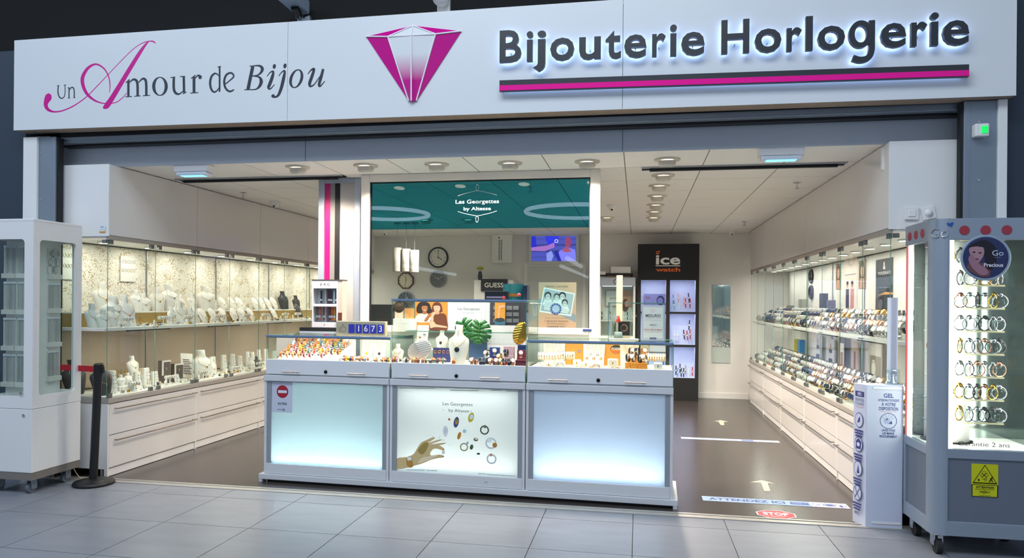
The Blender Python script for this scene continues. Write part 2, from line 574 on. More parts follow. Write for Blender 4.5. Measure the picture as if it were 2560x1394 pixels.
for i in range(3):
    a, b = seams[i] + (0.0015 if i else 0), seams[i + 1] - (0.0015 if i < 2 else 0)
    mb = MB().prism([(a, zb(a)), (b, zb(b)), (b, 3.52), (a, 3.52)], lambda u, v, w: (u, YS + w, v), 0.006)
    keep(mb.build('sign_panel', 'panel'), sg)
M['ply'] = mat('bare_plywood_edge', '#a08d7c', 0.7, noise=0.2, nscale=30)
keep(MB().prism([(XS0 + .004, zb(XS0) + 0.001), (XS1 - .004, zb(XS1) + 0.001), (XS1 - .004, zb(XS1) + 0.02), (XS0 + .004, zb(XS0) + 0.02)], lambda u, v, w: (u, YS + 0.007 + w, v), 0.125).build('underside_board', 'ply'), sg)
keep(MB().box(XS0 + .003, YS + .008, 2.83, XS0 + 0.02, 0.41, 3.515).box(XS1 - 0.02, YS + .008, 2.83, XS1 - .003, 0.41, 3.515).box(XS0 + .02, YS + .008, 3.49, XS1 - .02, 0.41, 3.515).build('box_frame', 'white'), sg)
for sx in [XS0 + 0.15 + 0.62 * k for k in range(12)]:
    keep(MB().cyl((sx, YS + 0.05, zb(sx) + 0.002), (sx, YS + 0.05, zb(sx) - 0.001), 0.006, n=8).build('screw', 'steel'), sg)


def extrude2(mb, vs, fs, fn, w0, w1, m=0, ms=None):
    """solid from a filled 2-D glyph: front at w1, back at w0"""
    n = len(vs)
    o = len(mb.v); mb.v += [tuple(fn(a, b, w0)) for a, b in vs] + [tuple(fn(a, b, w1)) for a, b in vs]
    ec = {}
    for f in fs:
        mb.f.append([o + i for i in reversed(f)]); mb.m.append(m); mb.sm.append(False)
        mb.f.append([o + n + i for i in f]); mb.m.append(m); mb.sm.append(False)
        for i in range(len(f)):
            a, b = f[i], f[(i + 1) % len(f)]
            k = (min(a, b), max(a, b)); ec[k] = None if k in ec else (a, b)
    for e in ec.values():
        if e:
            a, b = e
            mb.f.append([o + a, o + b, o + n + b, o + n + a]); mb.m.append(m if ms is None else ms); mb.sm.append(False)
    return mb


M['anth'] = mat('anthracite_letter', '#3a3d42', 0.35, 0.3, noise=0.06, nscale=3)
M['halo'] = emis('blue_white_halo_led', '#a9c8ff', 5.0)
LET = []
for ch, a, b in zip('Bijouterie', (88, 390, 465, 655, 980, 1275, 1485, 1798, 1998, 2125), (330, 462, 607, 925, 1222, 1450, 1735, 1950, 2075, 2387)):
    LET.append((ch, 1230 + a / 4.491, 1230 + b / 4.491))
for ch, a, b in zip('Horlogerie', (77, 350, 612, 768, 866, 1120, 1383, 1632, 1790, 1892), (305, 568, 735, 825, 1090, 1338, 1590, 1762, 1857, 2107)):
    LET.append((ch, 1780 + a / 3.282, 1780 + b / 3.282))
for ch, xa, xb in LET:
    X0, X1 = at(xa, 100, y=YS - 0.05).x, at(xb, 100, y=YS - 0.05).x
    vs, fs = glyphs(ch, 0.018)
    g0, g1 = min(v[0] for v in vs), max(v[0] for v in vs)
    base = 3.12 - 0.0145 * (X0 - 3.26); sc = 0.245 / 0.80
    fn = lambda u, v, w: (X0 + (u - g0) / (g1 - g0) * (X1 - X0), YS - w, base + v * sc)
    if ch == 'g':
        def gpart(mb, wk, w0, w1, g_=0.0):
            f_ = lambda u, v, w: (X0 + u * (X1 - X0), YS - w, base + v * 0.168)
            n_ = 28; vs_ = []
            for q_ in range(n_):
                a_ = 2 * PI * q_ / n_
                vs_ += [(.45 + (.45 - g_) * math.cos(a_), .50 + (.52 - g_) * math.sin(a_)), (.45 + (.23 + g_) * math.cos(a_), .50 + (.32 + g_) * math.sin(a_))]
            extrude2(mb, vs_, [(2 * q_, (2 * q_ + 2) % (2 * n_), (2 * q_ + 3) % (2 * n_), 2 * q_ + 1) for q_ in range(n_)], f_, w0, w1)
            hp_ = spline([(.87, 1.0), (.87, .3), (.86, -.15), (.74, -.40), (.45, -.47), (.16, -.38)], 5)
            L_, R2_ = ribbon(hp_, [.112 - g_] * len(hp_)); m_ = len(L_)
            extrude2(mb, L_ + R2_, [(q_, q_ + m_, q_ + m_ + 1, q_ + 1) for q_ in range(m_ - 1)], f_, w0 + .0004, w1 + .0006)
            return mb
        lt = keep(gpart(MB(), 0, .028, .058).build('letter', 'anth'), sg)
        keep(gpart(MB(), 0, .0255, .0275, .03).build('halo_light', 'halo'), lt)
        continue
    lt = keep(extrude2(MB(), vs, fs, fn, 0.028, 0.058).build('letter', 'anth'), sg)
    cx_ = (X0 + X1) / 2
    fn2 = lambda u, v, w: (cx_ + (fn(u, v, w)[0] - cx_) * 0.97, YS - w, fn(u, v, w)[2])
    vs2, fs2 = glyphs(ch, 0.006)
    q0, q1 = min(v[0] for v in vs2), max(v[0] for v in vs2)
    fn3 = lambda u, v, w: (X0 + 0.007 + (u - q0) / (q1 - q0) * (X1 - X0 - 0.014), YS - w, base + v * sc)
    keep(extrude2(MB(), vs2, fs2, fn3, 0.0255, 0.0275).build('halo_light', 'halo'), lt)
    if ch != 'i':
        keep(MB().cyl((cx_, YS, base + 0.06), (cx_, YS - 0.028, base + 0.06), 0.004, n=6).build('standoff', 'steel'), lt)
# underline bar
B0, B1 = at(1249, 202, y=YS - .05), at(2422, 162, y=YS - .05)
bz = lambda x: 2.99 + (2.947 - 2.99) * (x - B0.x) / (B1.x - B0.x)
bar = keep(MB().prism([(B0.x, bz(B0.x) - .075), (B1.x, bz(B1.x) - .075), (B1.x, bz(B1.x)), (B0.x, bz(B0.x))], lambda u, v, w: (u, YS - .055 + w, v), 0.03).build('underline_bar', 'anth'), sg)
keep(MB().prism([(B0.x, bz(B0.x) - .072), (B1.x, bz(B1.x) - .072), (B1.x, bz(B1.x) - .036), (B0.x, bz(B0.x) - .036)], lambda u, v, w: (u, YS - .057 + w, v), 0.003).build('magenta_stripe', mat('magenta_gloss_vinyl', '#f20096', 0.22)), bar)
for k in range(6):
    xx = B0.x + 0.2 + k * (B1.x - B0.x - 0.4) / 5
    keep(MB().cyl((xx, YS, bz(xx) - .05), (xx, YS - .026, bz(xx) - .05), 0.004, n=6).build('standoff', 'steel'), bar)
keep(MB().prism([(B0.x + .02, bz(B0.x) - .068), (B1.x - .02, bz(B1.x) - .068), (B1.x - .02, bz(B1.x) - .06), (B0.x + .02, bz(B0.x) - .06)], lambda u, v, w: (u, YS - .0245 + w, v), 0.002).build('halo_light', emis('bar_halo_led', '#a9c8ff', 3.0)), bar)

# vinyl lettering traced on the panel
A_ = Art((0, YS, 0), (1, 0, 0), (0, 0, 1), (0, -1, 0), 0.00004)


def tr1(x, y): p = at(80 + x / 6.3375, 80 + y / 6.3375, y=YS); return (p.x, p.z)


def tr2(x, y): p = at(440 + x / 5.818, 120 + y / 5.818, y=YS); return (p.x, p.z)


def pen(tr, pts, c, sc, k=6):
    pts = [p if len(p) == 3 else (p[0], p[1], 8) for p in pts]
    sp = spline(pts, k)
    A_.stroke([tr(x, y) for x, y, w in sp], [max(w, 2) / sc * 0.00298 for x, y, w in sp], c)


def oval(tr, cx, cy, rx, ry, ri, rj, c, sl=0.0, n=40):
    A_.k += 1; vs = []
    for i in range(n + 1):
        a = 2 * PI * i / n
        for p, q in ((rx, ry), (ri, rj)):
            x, y = p * math.cos(a), q * math.sin(a)
            u, v = tr(cx + x - sl * y, cy + y); vs.append(A_.P(u, v, A_.lift * A_.k))
    A_.mb.add(vs, [(2 * i, 2 * i + 1, 2 * i + 3, 2 * i + 2) for i in range(n)], A_.slot(c))


MG, DK = mat('magenta_vinyl', '#cf008c', 0.3), mat('dark_grey_vinyl', '#343a44', 0.35)
s1, s2 = 6.3375, 5.818
pen(tr1, [(290, 985, 30), (262, 1030, 68), (225, 1110, 48), (222, 1175, 36), (262, 1232, 26), (340, 1262, 15), (430, 1258, 12), (530, 1230, 11), (650, 1175, 11), (760, 1105, 9), (870, 1020, 9), (1000, 890, 8), (1200, 680, 7), (1400, 470, 7), (1560, 310, 7), (1680, 215, 7), (1790, 160, 8), (1880, 145, 10), (1930, 155, 12), (1958, 182, 5)], MG, s1)
pen(tr1, [(1850, 150, 8), (1790, 212, 22), (1700, 340, 34), (1560, 565, 39), (1400, 830, 43), (1260, 1060, 48), (1190, 1160, 52), (1150, 1190, 34), (1125, 1200, 12)], MG, s1)
pen(tr1, [(1225, 960, 5), (1236, 860, 9), (1225, 750, 10), (1190, 650, 11), (1120, 560, 13), (1010, 510, 16), (900, 560, 25), (825, 660, 33), (797, 760, 35), (820, 880, 31), (880, 990, 25), (980, 1075, 17), (1080, 1118, 11), (1160, 1132, 9), (1260, 1130, 8), (1350, 1105, 8), (1430, 1045, 7), (1505, 965, 6)], MG, s1)
for p in ([(416, 850, 11), (412, 950, 12), (430, 1020, 11), (466, 1050, 10), (508, 1028, 8), (524, 960, 8), (523, 845, 8)], [(395, 851, 6), (437, 847, 6)], [(503, 842, 6), (540, 837, 6)],
          [(588, 882, 11), (586, 1045, 11)], [(590, 925, 7), (622, 880, 10), (655, 885, 11), (668, 930, 11), (670, 1040, 11)], [(565, 888, 6), (595, 878, 8)], [(570, 1047, 6), (605, 1045, 6)], [(652, 1040, 6), (687, 1038, 6)]):
    pen(tr1, p, DK, s1)
for p in ([(1527, 770, 22), (1528, 1020, 22)], [(1485, 803, 7), (1548, 752, 12)], [(1545, 800, 8), (1602, 752, 16), (1655, 770, 22), (1672, 840, 23), (1674, 1012, 23)], [(1690, 800, 8), (1748, 742, 16), (1795, 755, 22), (1810, 830, 23), (1812, 1005, 23)],
          [(1480, 1026, 7), (1585, 1021, 7)], [(1620, 1018, 7), (1722, 1011, 7)], [(1758, 1010, 7), (1870, 1003, 7)],
          [(2248, 716, 22), (2248, 900, 23), (2285, 972, 20), (2340, 978, 12), (2395, 935, 8)], [(2405, 704, 22), (2410, 960, 22)], [(2195, 722, 7), (2270, 712, 8)], [(2345, 706, 7), (2426, 702, 8)], [(2390, 980, 8), (2450, 950, 6)]):
    pen(tr1, p, DK, s1)
oval(tr1, 2028, 860, 124, 150, 74, 136, DK)
for p in ([(262, 420, 23), (263, 645, 23)], [(218, 443, 6), (285, 395, 9)], [(280, 440, 6), (320, 398, 12), (352, 412, 18)], [(208, 655, 6), (325, 648, 6)], [(352, 400, 22), (352, 425, 28), (352, 450, 18)],
          [(635, 270, 14), (635, 560, 14), (632, 635, 14)], [(606, 278, 6), (655, 264, 6)], [(635, 420, 6), (600, 380, 9), (560, 372, 13), (515, 420, 17), (497, 510, 18), (515, 600, 16), (556, 640, 12), (600, 615, 9), (635, 560, 6)],
          [(718, 522, 8), (780, 475, 9), (838, 418, 12), (825, 375, 13), (785, 362, 13), (730, 395, 16), (702, 480, 17), (716, 570, 16), (758, 622, 14), (800, 628, 13), (845, 604, 9)],
          [(1118, 268, 26), (1085, 420, 26), (1048, 600, 26)], [(1072, 263, 6), (1170, 258, 6)], [(995, 607, 6), (1110, 604, 6)],
          [(1130, 257, 6), (1220, 260, 14), (1256, 300, 24), (1240, 350, 18), (1190, 393, 9), (1110, 406, 6)], [(1110, 406, 6), (1205, 420, 12), (1240, 475, 26), (1222, 545, 22), (1165, 598, 9), (1070, 605, 6)],
          [(1325, 412, 5), (1370, 355, 7), (1415, 342, 14), (1402, 420, 24), (1366, 520, 25), (1346, 575, 20), (1372, 594, 9), (1435, 530, 5)], [(1436, 236, 14), (1431, 266, 25), (1424, 298, 14)],
          [(1495, 408, 5), (1540, 350, 7), (1582, 336, 14), (1566, 440, 24), (1532, 580, 24), (1492, 680, 19), (1445, 712, 12), (1412, 695, 26), (1400, 680, 16)], [(1592, 228, 14), (1586, 258, 25), (1579, 292, 14)],
          [(1920, 380, 5), (1960, 325, 9), (2008, 306, 18), (1982, 400, 22), (1945, 510, 23), (1956, 556, 14), (2010, 530, 8), (2075, 440, 6), (2110, 390, 6)], [(2142, 305, 18), (2112, 420, 22), (2082, 530, 20), (2102, 553, 10), (2165, 480, 5)]):
    pen(tr2, p, DK, s2)
oval(tr2, 1750, 445, 98, 136, 58, 122, DK, sl=0.22)
tag(keep(A_.build('vinyl_lettering'), sg), kind='stuff')


# diamond emblem
def tr3(x, y): p = at(880 + x / 5.809, 40 + y / 5.809, y=YS - .012); return (p.x, p.z)


gm = bpy.data.materials.new('magenta_fade_facet'); gm.use_nodes = True
nt = gm.node_tree; b_ = nt.nodes['Principled BSDF']; b_.inputs['Roughness'].default_value = 0.25
geo = nt.nodes.new('ShaderNodeNewGeometry'); sep = nt.nodes.new('ShaderNodeSeparateXYZ'); mr = nt.nodes.new('ShaderNodeMapRange')
mr.inputs[1].default_value = 3.03; mr.inputs[2].default_value = 3.22
cr = nt.nodes.new('ShaderNodeValToRGB'); cr.color_ramp.elements[0].color = hexc('#c4008a'); cr.color_ramp.elements[1].color = hexc('#dfe3e6')
nt.links.new(geo.outputs['Position'], sep.inputs[0]); nt.links.new(sep.outputs[2], mr.inputs[0]); nt.links.new(mr.outputs[0], cr.inputs[0]); nt.links.new(cr.outputs[0], b_.inputs['Base Color'])
DP = dict(L=(200, 293), T=(885, 140), R=(1585, 215), ML=(540, 322), MR=(1230, 285), BL=(822, 1230), BM=(872, 1240), BR=(933, 1226), MM=(882, 303))
H = dict(L=0.006, T=0.012, R=0.006, ML=0.04, MR=0.04, BL=0.008, BM=0.03, BR=0.008, MM=0.044)
dv = {k: Vector((tr3(*v)[0], YS - H[k], tr3(*v)[1])) for k, v in DP.items()}
dia = MB()
for f, m_ in ((('L', 'BL', 'ML'), 0), (('L', 'ML', 'T'), 1), (('T', 'ML', 'MM'), 2), (('T', 'MM', 'MR'), 2), (('T', 'MR', 'R'), 1), (('MR', 'BR', 'R'), 0), (('ML', 'BL', 'BM', 'MM'), 3), (('MM', 'BM', 'BR', 'MR'), 3)):
    dia.add([dv[k] for k in f], [tuple(range(len(f)))], m_)
back = [Vector((dv[k].x, YS, dv[k].z)) for k in ('L', 'BL', 'BM', 'BR', 'R', 'T')]; fr_ = [dv[k] for k in ('L', 'BL', 'BM', 'BR', 'R', 'T')]
for i in range(6):
    dia.add([fr_[i], back[i], back[(i + 1) % 6], fr_[(i + 1) % 6]], [(0, 1, 2, 3)], 1)
do = keep(dia.build('diamond_emblem', [mat('magenta_gloss_facet', '#c9008a', 0.2), mat('magenta_top_facet', '#c9008a', 0.25), mat('pale_facet', '#dfe3e6', 0.25), gm]), sg)
for a, b in (('L', 'ML'), ('ML', 'MR'), ('MR', 'R'), ('ML', 'T'), ('T', 'MR'), ('ML', 'BL'), ('MR', 'BR'), ('MM', 'BM'), ('T', 'MM')):
    keep(MB().tube([dv[a] + Vector((0, -.002, 0)), dv[b] + Vector((0, -.002, 0))], 0.0055, 6).build('white_edge', mat('white_edge_strip', '#f0eef2', 0.3)), do)

# security cameras on top of the sign
c1 = thing('bullet_camera', 'dark boxy surveillance camera on a bracket on the sign, over the word Bijou', 'camera', at(752, 52, y=0.30))
L1 = at(752, 52, y=0.30)
keep(MB().box(L1.x - .02, .28, 3.52, L1.x + .03, .31, 3.60).box(L1.x - 0.02, .25, 3.59, L1.x + .02, .30, 3.63).build('bracket', 'steel', bev=.003), c1)
keep(MB().tube([(L1.x, .27, 3.61), (L1.x, .2, 3.65)], .03, 10).build('swivel', 'black'), c1)
keep(MB().box(L1.x - .075, .08, 3.655, L1.x + .045, .36, 3.76).build('housing', mat('camera_grey_shell', '#8a98a8', .4), bev=.012), c1)
keep(MB().box(L1.x - .062, .074, 3.668, L1.x + .03, .082, 3.748).build('lens_window', mat('dark_lens_glass', '#0b0d10', .1)), c1)
keep(MB().prism([(L1.x + .03, 3.57), (L1.x + .09, 3.57), (L1.x + .085, 3.61), (L1.x + .05, 3.60)], lambda u, v, w: (u, .27 + w, v), .03).build('side_plate', 'steel'), c1)
L2 = at(1112, 22, y=0.30)
c2 = thing('turret_camera', 'white turret surveillance camera with black lens on a plate over the diamond', 'camera', L2)
keep(MB().box(L2.x - .045, .25, 3.52, L2.x + .05, .28, 3.66).build('mounting_plate', 'white', bev=.004), c2)
keep(MB().ell((L2.x, .20, 3.645), (.065, .065, .065), 18, 12).build('housing', 'white'), c2)
keep(MB().cyl((L2.x - .045, .20, 3.67), (L2.x - .075, .08, 3.665), .042, n=16).build('lens', 'black'), c2)

# green push button on the right guide rail
gp = at(2448, 329, y=.23)
gb = thing('push_button', 'white push button box with a glowing green square key on the steel rail', 'button', gp)
keep(MB().box(gp.x - .045, .175, gp.z - .04, gp.x + .035, .23, gp.z + .04).build('box', 'white', bev=.006), gb)
keep(MB().box(gp.x - .012, .166, gp.z - .022, gp.x + .024, .176, gp.z + .022).build('key', emis('green_lit_key', '#10e060', 1.1), bev=.003), gb)
# ================================================================ wall vitrines, left and right
def wallpaper():
    m = bpy.data.materials.new('floral_wallpaper'); m.use_nodes = True
    nt = m.node_tree; b = nt.nodes['Principled BSDF']; b.inputs['Roughness'].default_value = 0.8
    g = nt.nodes.new('ShaderNodeNewGeometry')
    v = nt.nodes.new('ShaderNodeTexVoronoi'); v.inputs['Scale'].default_value = 62; v.inputs['Randomness'].default_value = 1
    n = nt.nodes.new('ShaderNodeTexNoise'); n.inputs['Scale'].default_value = 11
    nt.links.new(g.outputs['Position'], v.inputs['Vector']); nt.links.new(g.outputs['Position'], n.inputs['Vector'])
    mu = nt.nodes.new('ShaderNodeMath'); mu.operation = 'MULTIPLY_ADD'; mu.inputs[1].default_value = 0.9; mu.inputs[2].default_value = -0.12
    nt.links.new(n.outputs['Fac'], mu.inputs[0])
    lt = nt.nodes.new('ShaderNodeMath'); lt.operation = 'LESS_THAN'
    nt.links.new(v.outputs['Distance'], lt.inputs[0]); nt.links.new(mu.outputs[0], lt.inputs[1])
    mx = nt.nodes.new('ShaderNodeMix'); mx.data_type = 'RGBA'
    mx.inputs[6].default_value = hexc('#e6e0d3'); mx.inputs[7].default_value = hexc('#b09a78')
    nt.links.new(lt.outputs[0], mx.inputs[0]); nt.links.new(mx.outputs[2], b.inputs['Base Color'])
    return m


M['floral'] = wallpaper()
M['beige'] = mat('beige_fabric_panel', '#b3a08c', 0.8, noise=0.06, nscale=30)
M['goldfab'] = mat('gold_pleated_fabric', '#b79654', 0.45, 0.2, noise=0.35, nscale=30, stretch=(8, 8, 0.4))
M['shelf'] = mat('white_shelf_board', '#e6e3de', 0.4)
M['ctop'] = mat('grey_laminate_worktop', '#a9a49c', 0.4, noise=0.04)
M['deck'] = mat('white_display_deck', '#ece8df', 0.5)
M['handle'] = mat('brushed_nickel_handle', '#9a9389', 0.3, 0.9)
M['bracket'] = mat('satin_steel_clamp', '#8b8d8f', 0.3, 0.9)
LEDW = emis('warm_white_led_disc', '#fff0d8', 7.0)
DEP = 0.575
SIDES = {}


def vitrine(nm, xf, s, ys, cool):
    """xf: X of the front plane; s=+1 when the shop lies at +X of it; ys: module seams from the entrance inwards"""
    X = lambda d: xf - s * d

    def bx(mb, d0, y0, z0, d1, y1, z1, m=0):
        a, b = X(d0), X(d1)
        return mb.box(min(a, b), y0, z0, max(a, b), y1, z1, m)
    other = 'floral-papered left-hand' if nm == 'left' else 'white-backed right-hand'
    order = ['first', 'second', 'third', 'fourth', 'fifth', 'sixth']
    ct = None
    for i in range(len(ys) - 1):
        y0, y1 = ys[i] + 0.002, ys[i + 1] - 0.002
        side = 'jewellery' if nm == 'left' else 'watch'
        # upper cupboard
        up = thing('wall_cupboard', 'glossy white wall cupboard over the %s showcase, %s one in from the entrance' % (side, order[i]), 'cupboard', (X(0), (y0 + y1) / 2, 1.95), group='wall cupboards over the %s showcases' % side)
        bd = bx(MB(), 0.02, y0, 1.955, DEP, y1, 2.54)
        keep(bd.build('carcass', 'white', bev=0.002), up)
        keep(bx(MB(), 0, y0, 1.965, 0.018, y1, 2.538).build('door', 'whitegl', bev=0.002), up)
        if i == 0:
            keep(bx(MB(), 0.0, y0 - 0.012, 1.955, 0.58 if nm == 'right' else 0.58, y0 - 0.001, 2.54).build('end_panel', 'white', bev=0.002), up)
        keep(bx(MB(), 0.0, y0, 1.930, 0.03, y1, 1.962).build('light_pelmet', mat('grey_pelmet', '#a29a91', .5)), up)
        keep(bx(MB(), 0.03, y0, 1.940, DEP, y1, 1.954).build('soffit_board', 'white'), up)
        for k in range(3 if nm == 'right' else 2):
            yy = y0 + (y1 - y0) * (k + 0.5) / (3 if nm == 'right' else 2)
            ld = MB().lathe([(0, -0.002), (0.038, -0.002), (0.045, 0), (0.045, 0.012)], 18, (X(0.30), yy, 1.929), m=1)
            ld.lathe([(0, -0.0025), (0.036, -0.0025)], 18, (X(0.30), yy, 1.929), m=0)
            keep(ld.build('spotlight', [LEDW, 'white']), up)
            sl_ = area('showcase_spotlight', (X(0.30), yy, 1.924), 0.07, 2.2 if nm == 'left' else 1.75, cool); sl_.data.shape = 'DISK'
        # drawer unit
        dr = thing('drawer_unit', 'white two-drawer base unit under the %s showcase, %s one in from the entrance' % (side, order[i]), 'drawers', (X(0), (y0 + y1) / 2, 0), group='drawer units under the %s showcases' % side)
        keep(bx(MB(), 0.022, y0, 0.065, DEP, y1, 0.598).build('carcass', 'white'), dr)
        keep(bx(bx(MB(), 0.0, y0 - 0.004, 0.0, 0.03, y0 + 0.012, 0.598), 0.012, y0, 0.004, 0.03, y1, 0.066).build('side_panel', 'white', bev=0.001), dr)
        keep(bx(MB(), 0.05, y0, 0.0, 0.066, y1, 0.066).build('plinth', mat('grey_plinth', '#8b857e', .5)), dr)
        for z0, z1 in ((0.076, 0.335), (0.342, 0.592)):
            d = keep(bx(MB(), 0.0, y0 + 0.015, z0, 0.02, y1 - 0.002, z1).build('drawer_front', 'whitegl', bev=0.0015), dr)
            hz = z1 - 0.04
            hb = MB().cyl((X(-0.032), y0 + 0.06, hz), (X(-0.032), y1 - 0.02, hz), 0.006, n=8)
            hb.cyl((X(0), y0 + 0.075, hz), (X(-0.032), y0 + 0.075, hz), 0.005, n=6).cyl((X(0), y1 - 0.05, hz), (X(-0.032), y1 - 0.05, hz), 0.005, n=6)
            keep(hb.build('bar_handle', 'handle'), d)
        # showcase glass and back panels
        sc = thing('glass_showcase', '%s showcase with hinged glass doors, %s one in from the entrance' % (other, order[i]), 'showcase', (X(0), (y0 + y1) / 2, 0.64), group='%s wall showcases' % side)
        keep(bx(MB(), DEP - 0.02, y0 + .002, 1.215, DEP - 0.004, y1 - .002, 1.928).build('back_panel', 'floral' if nm == 'left' else 'wall'), sc)
        keep(bx(MB(), DEP - 0.02, y0 + .002, 0.66, DEP - 0.004, y1 - .002, 1.185).build('back_panel', 'beige' if nm == 'left' else 'wall'), sc)
        keep(bx(MB(), DEP - 0.03, y0 - .004, 0.66, DEP - 0.003, y0 + .004, 1.928).build('joint_strip', 'alu'), sc)
        sh_ = keep(bx(MB(), 0.04, y0, 1.185, DEP - 0.02, y1, 1.210).build('shelf', 'shelf', bev=.001), sc)
        keep(bx(MB(), 0.06, y0 + 0.3, 1.172, 0.085, y1 - 0.3, 1.186).build('led_rail', 'black'), sh_)
        area('shelf_led_rail', (X(0.0725), (y0 + y1) / 2, 1.1705), 0.02, 2.6 if nm == 'left' else 3.6, cool, sy=y1 - y0 - 0.62)
        ym = (y0 + y1) / 2
        for a, b in ((y0 + 0.001, ym - 0.001), (ym + 0.001, y1 - 0.001)):
            pn = MB(); xa, xb = X(0.013), X(0.0165)
            pn.pane(min(xa, xb), a, 0.652, max(xa, xb), b, 1.925, 'x')
            keep(pn.build('glass_door', ['glass', 'gedge']), sc)
        for yy in (y0 + 0.03, ym - 0.05, ym + 0.05, y1 - 0.03):
            for z0 in (1.895, 0.642):
                keep(bx(MB(), 0.004, yy - 0.02, z0, 0.028, yy + 0.02, z0 + 0.034).build('hinge_clamp', 'bracket', bev=.002), sc)
        for yy in (ym - 0.02, ym + 0.02):
            keep(MB().cyl((X(0.018), yy, 1.205), (X(-0.006), yy, 1.205), 0.009, n=10).build('door_knob', 'chrome'), sc)
        if i == 0:
            pn = MB(); xa, xb = X(0.02), X(DEP - 0.03)
            pn.pane(min(xa, xb), y0 + 0.002, 0.652, max(xa, xb), y0 + 0.008, 1.925, 'y')
            keep(pn.build('end_glass', ['glass', 'gedge']), sc)
            keep(bx(MB(), 0.03, y0 - 0.002, 1.90, 0.07, y0 + 0.014, 1.93).build('hinge_clamp', 'bracket', bev=.002), sc)
    # continuous worktop
    wt = bx(MB(), -0.008, ys[0] - 0.005, 0.600, DEP, ys[-1], 0.640)
    o = wt.build('worktop', 'ctop', bev=0.002)
    tag(o, 'long grey-edged worktop on the drawer units along the %s wall' % ('floral-papered' if nm == 'left' else 'watch-filled'), 'worktop')
    dk = bx(MB(), 0.03, ys[0] + 0.01, 0.641, DEP - 0.03, ys[-1] - .01, 0.649)
    keep(dk.build('display_deck', 'deck'), o)
    return X


XL = vitrine('left', 0.0, 1, [0.325, 1.47, 2.625, 3.79, 4.95, 6.10], (1.0, 0.93, 0.82))
XR = vitrine('right', 5.86, -1, [0.36, 1.53, 2.695, 3.84, 5.02, 6.16], (1.0, 0.94, 0.86))
ob = bpy.data.objects['wall_cupboard']
# small card stuck on the end panel, shutter motor boxes hanging at the lintel
for nm, p, lab in (('left', at(296, 435, y=.47), 'left'), ('right', at(2212, 395, y=.47), 'right')):
    b = MB().box(p.x - .02, .455, p.z - .085, p.x + .02, .50, p.z + .075)
    o = b.build('sensor_box', 'white', bev=.01)
    tag(o, 'slim white sensor box hanging from the lintel beside the %s showcases' % ('jewellery' if lab == 'left' else 'watch'), 'sensor')
st = at(256, 572, y=.309)
A = Art((st.x - .03, .3105, st.z - .03), (1, 0, 0), (0, 0, 1), (0, -1, 0))
A.rect(0, 0, .055, .06, '#dfe5ee').rect(0, 0, .055, .012, '#d89a30').rect(.012, .042, .04, .05, '#8a8fa0').rect(.008, .024, .05, .027, '#a8adb8')
tag(A.build('sticker'), 'small white sticker with orange bar on the end of the wall cupboard', 'sticker')
A = Art((at(2240, 540, y=.346).x, .3455, 0), (1, 0, 0), (0, 0, 1), (0, -1, 0))
for k, (px_, py_, rz_, lab, nm_) in enumerate(((2279, 533, 0, 'square white rocker light switch on the cupboard end', 'light_switch'), (2321, 532, -0.22, 'tilted white dimmer switch with round knob on the cupboard end', 'dimmer_switch'))):
    p = at(px_, py_, y=.34)
    t = thing(nm_, lab, 'switch', (p.x, .346, p.z), rot=(0, rz_, 0))
    MB().box(-.042, -.012, -.042, .042, 0, .042).build('plate', 'white', t, bev=.004)
    if k == 0: MB().box(-.022, -.018, -.022, .022, -.011, .022).build('rocker', 'white', t, bev=.003)
    else: MB().lathe([(.024, 0), (.022, .012), (0, .012)], 16, T=Matrix.Rotation(PI / 2, 4, 'X') @ Matrix.Translation((0, 0, .011))).build('knob', 'white', t)


# ---------------------------------------------------------------- display stands
def bust_mb(h=0.22, w=0.16, lean=0.22, neck=True, nu=14):
    """necklace form: flared chest narrowing to a neck, flat-backed, leaning backwards; front faces -Y"""
    if neck:
        prof = [(0, .62, .25), (.04, .66, .26), (.2, .78, .27), (.4, .92, .26), (.55, 1.0, .24), (.64, .93, .22), (.70, .66, .2), (.745, .44, .2), (.80, .35, .22), (.90, .32, .22), (.985, .345, .23), (1.0, .33, .22)]
    else:
        prof = [(0, .55, .10), (.05, .62, .14), (.3, .85, .18), (.6, 1.0, .18), (.8, .92, .16), (.9, .6, .14), (.97, .42, .12), (1, .38, .1)]
    P = []
    for t, a, d in prof:
        row = []
        for i in range(nu + 1):
            an = PI * i / nu
            row.append((-math.cos(an) * a * w / 2, -math.sin(an) * d * w * 1.6 * (0.75) + lean * h * t ** 1.3, t * h))
        P.append(row)
    mb = MB().grid(P)
    # back and caps
    bk = [[(r[0][0], r[0][1], r[0][2]), (r[-1][0], r[-1][1], r[-1][2])] for r in P]
    mb.grid([[b[1], b[0]] for b in bk], sm=False)
    mb.add(P[-1], [tuple(range(nu + 1))]); mb.add(P[0], [tuple(reversed(range(nu + 1)))])
    return mb, P


def chain_mb(P, h, w, drop=0.5, pend=0.008, k=14, r=0.0012):
    """chain lying round the neck and on the chest of a bust"""
    pts = []
    n = len(P[0]) - 1

    def surf(t, i):
        zt = t * h
        for j in range(len(P) - 1):
            if P[j][0][2] <= zt <= P[j + 1][0][2] + 1e-6:
                f = (zt - P[j][0][2]) / max(1e-6, P[j + 1][0][2] - P[j][0][2])
                a, b = Vector(P[j][i]), Vector(P[j + 1][i])
                return a.lerp(b, f)
        return Vector(P[-1][i])
    for q in range(k + 1):
        u = q / k
        i = int(round(1 + u * (n - 2)))
        t = drop + (0.86 - drop) * (abs(2 * u - 1)) ** 1.5
        p = surf(t, i); pts.append(p + Vector((0, -0.003, 0)))
    mb = MB().tube(pts, r, 5)
    low = min(pts, key=lambda p: p.z)
    return mb, low


_busts = {}


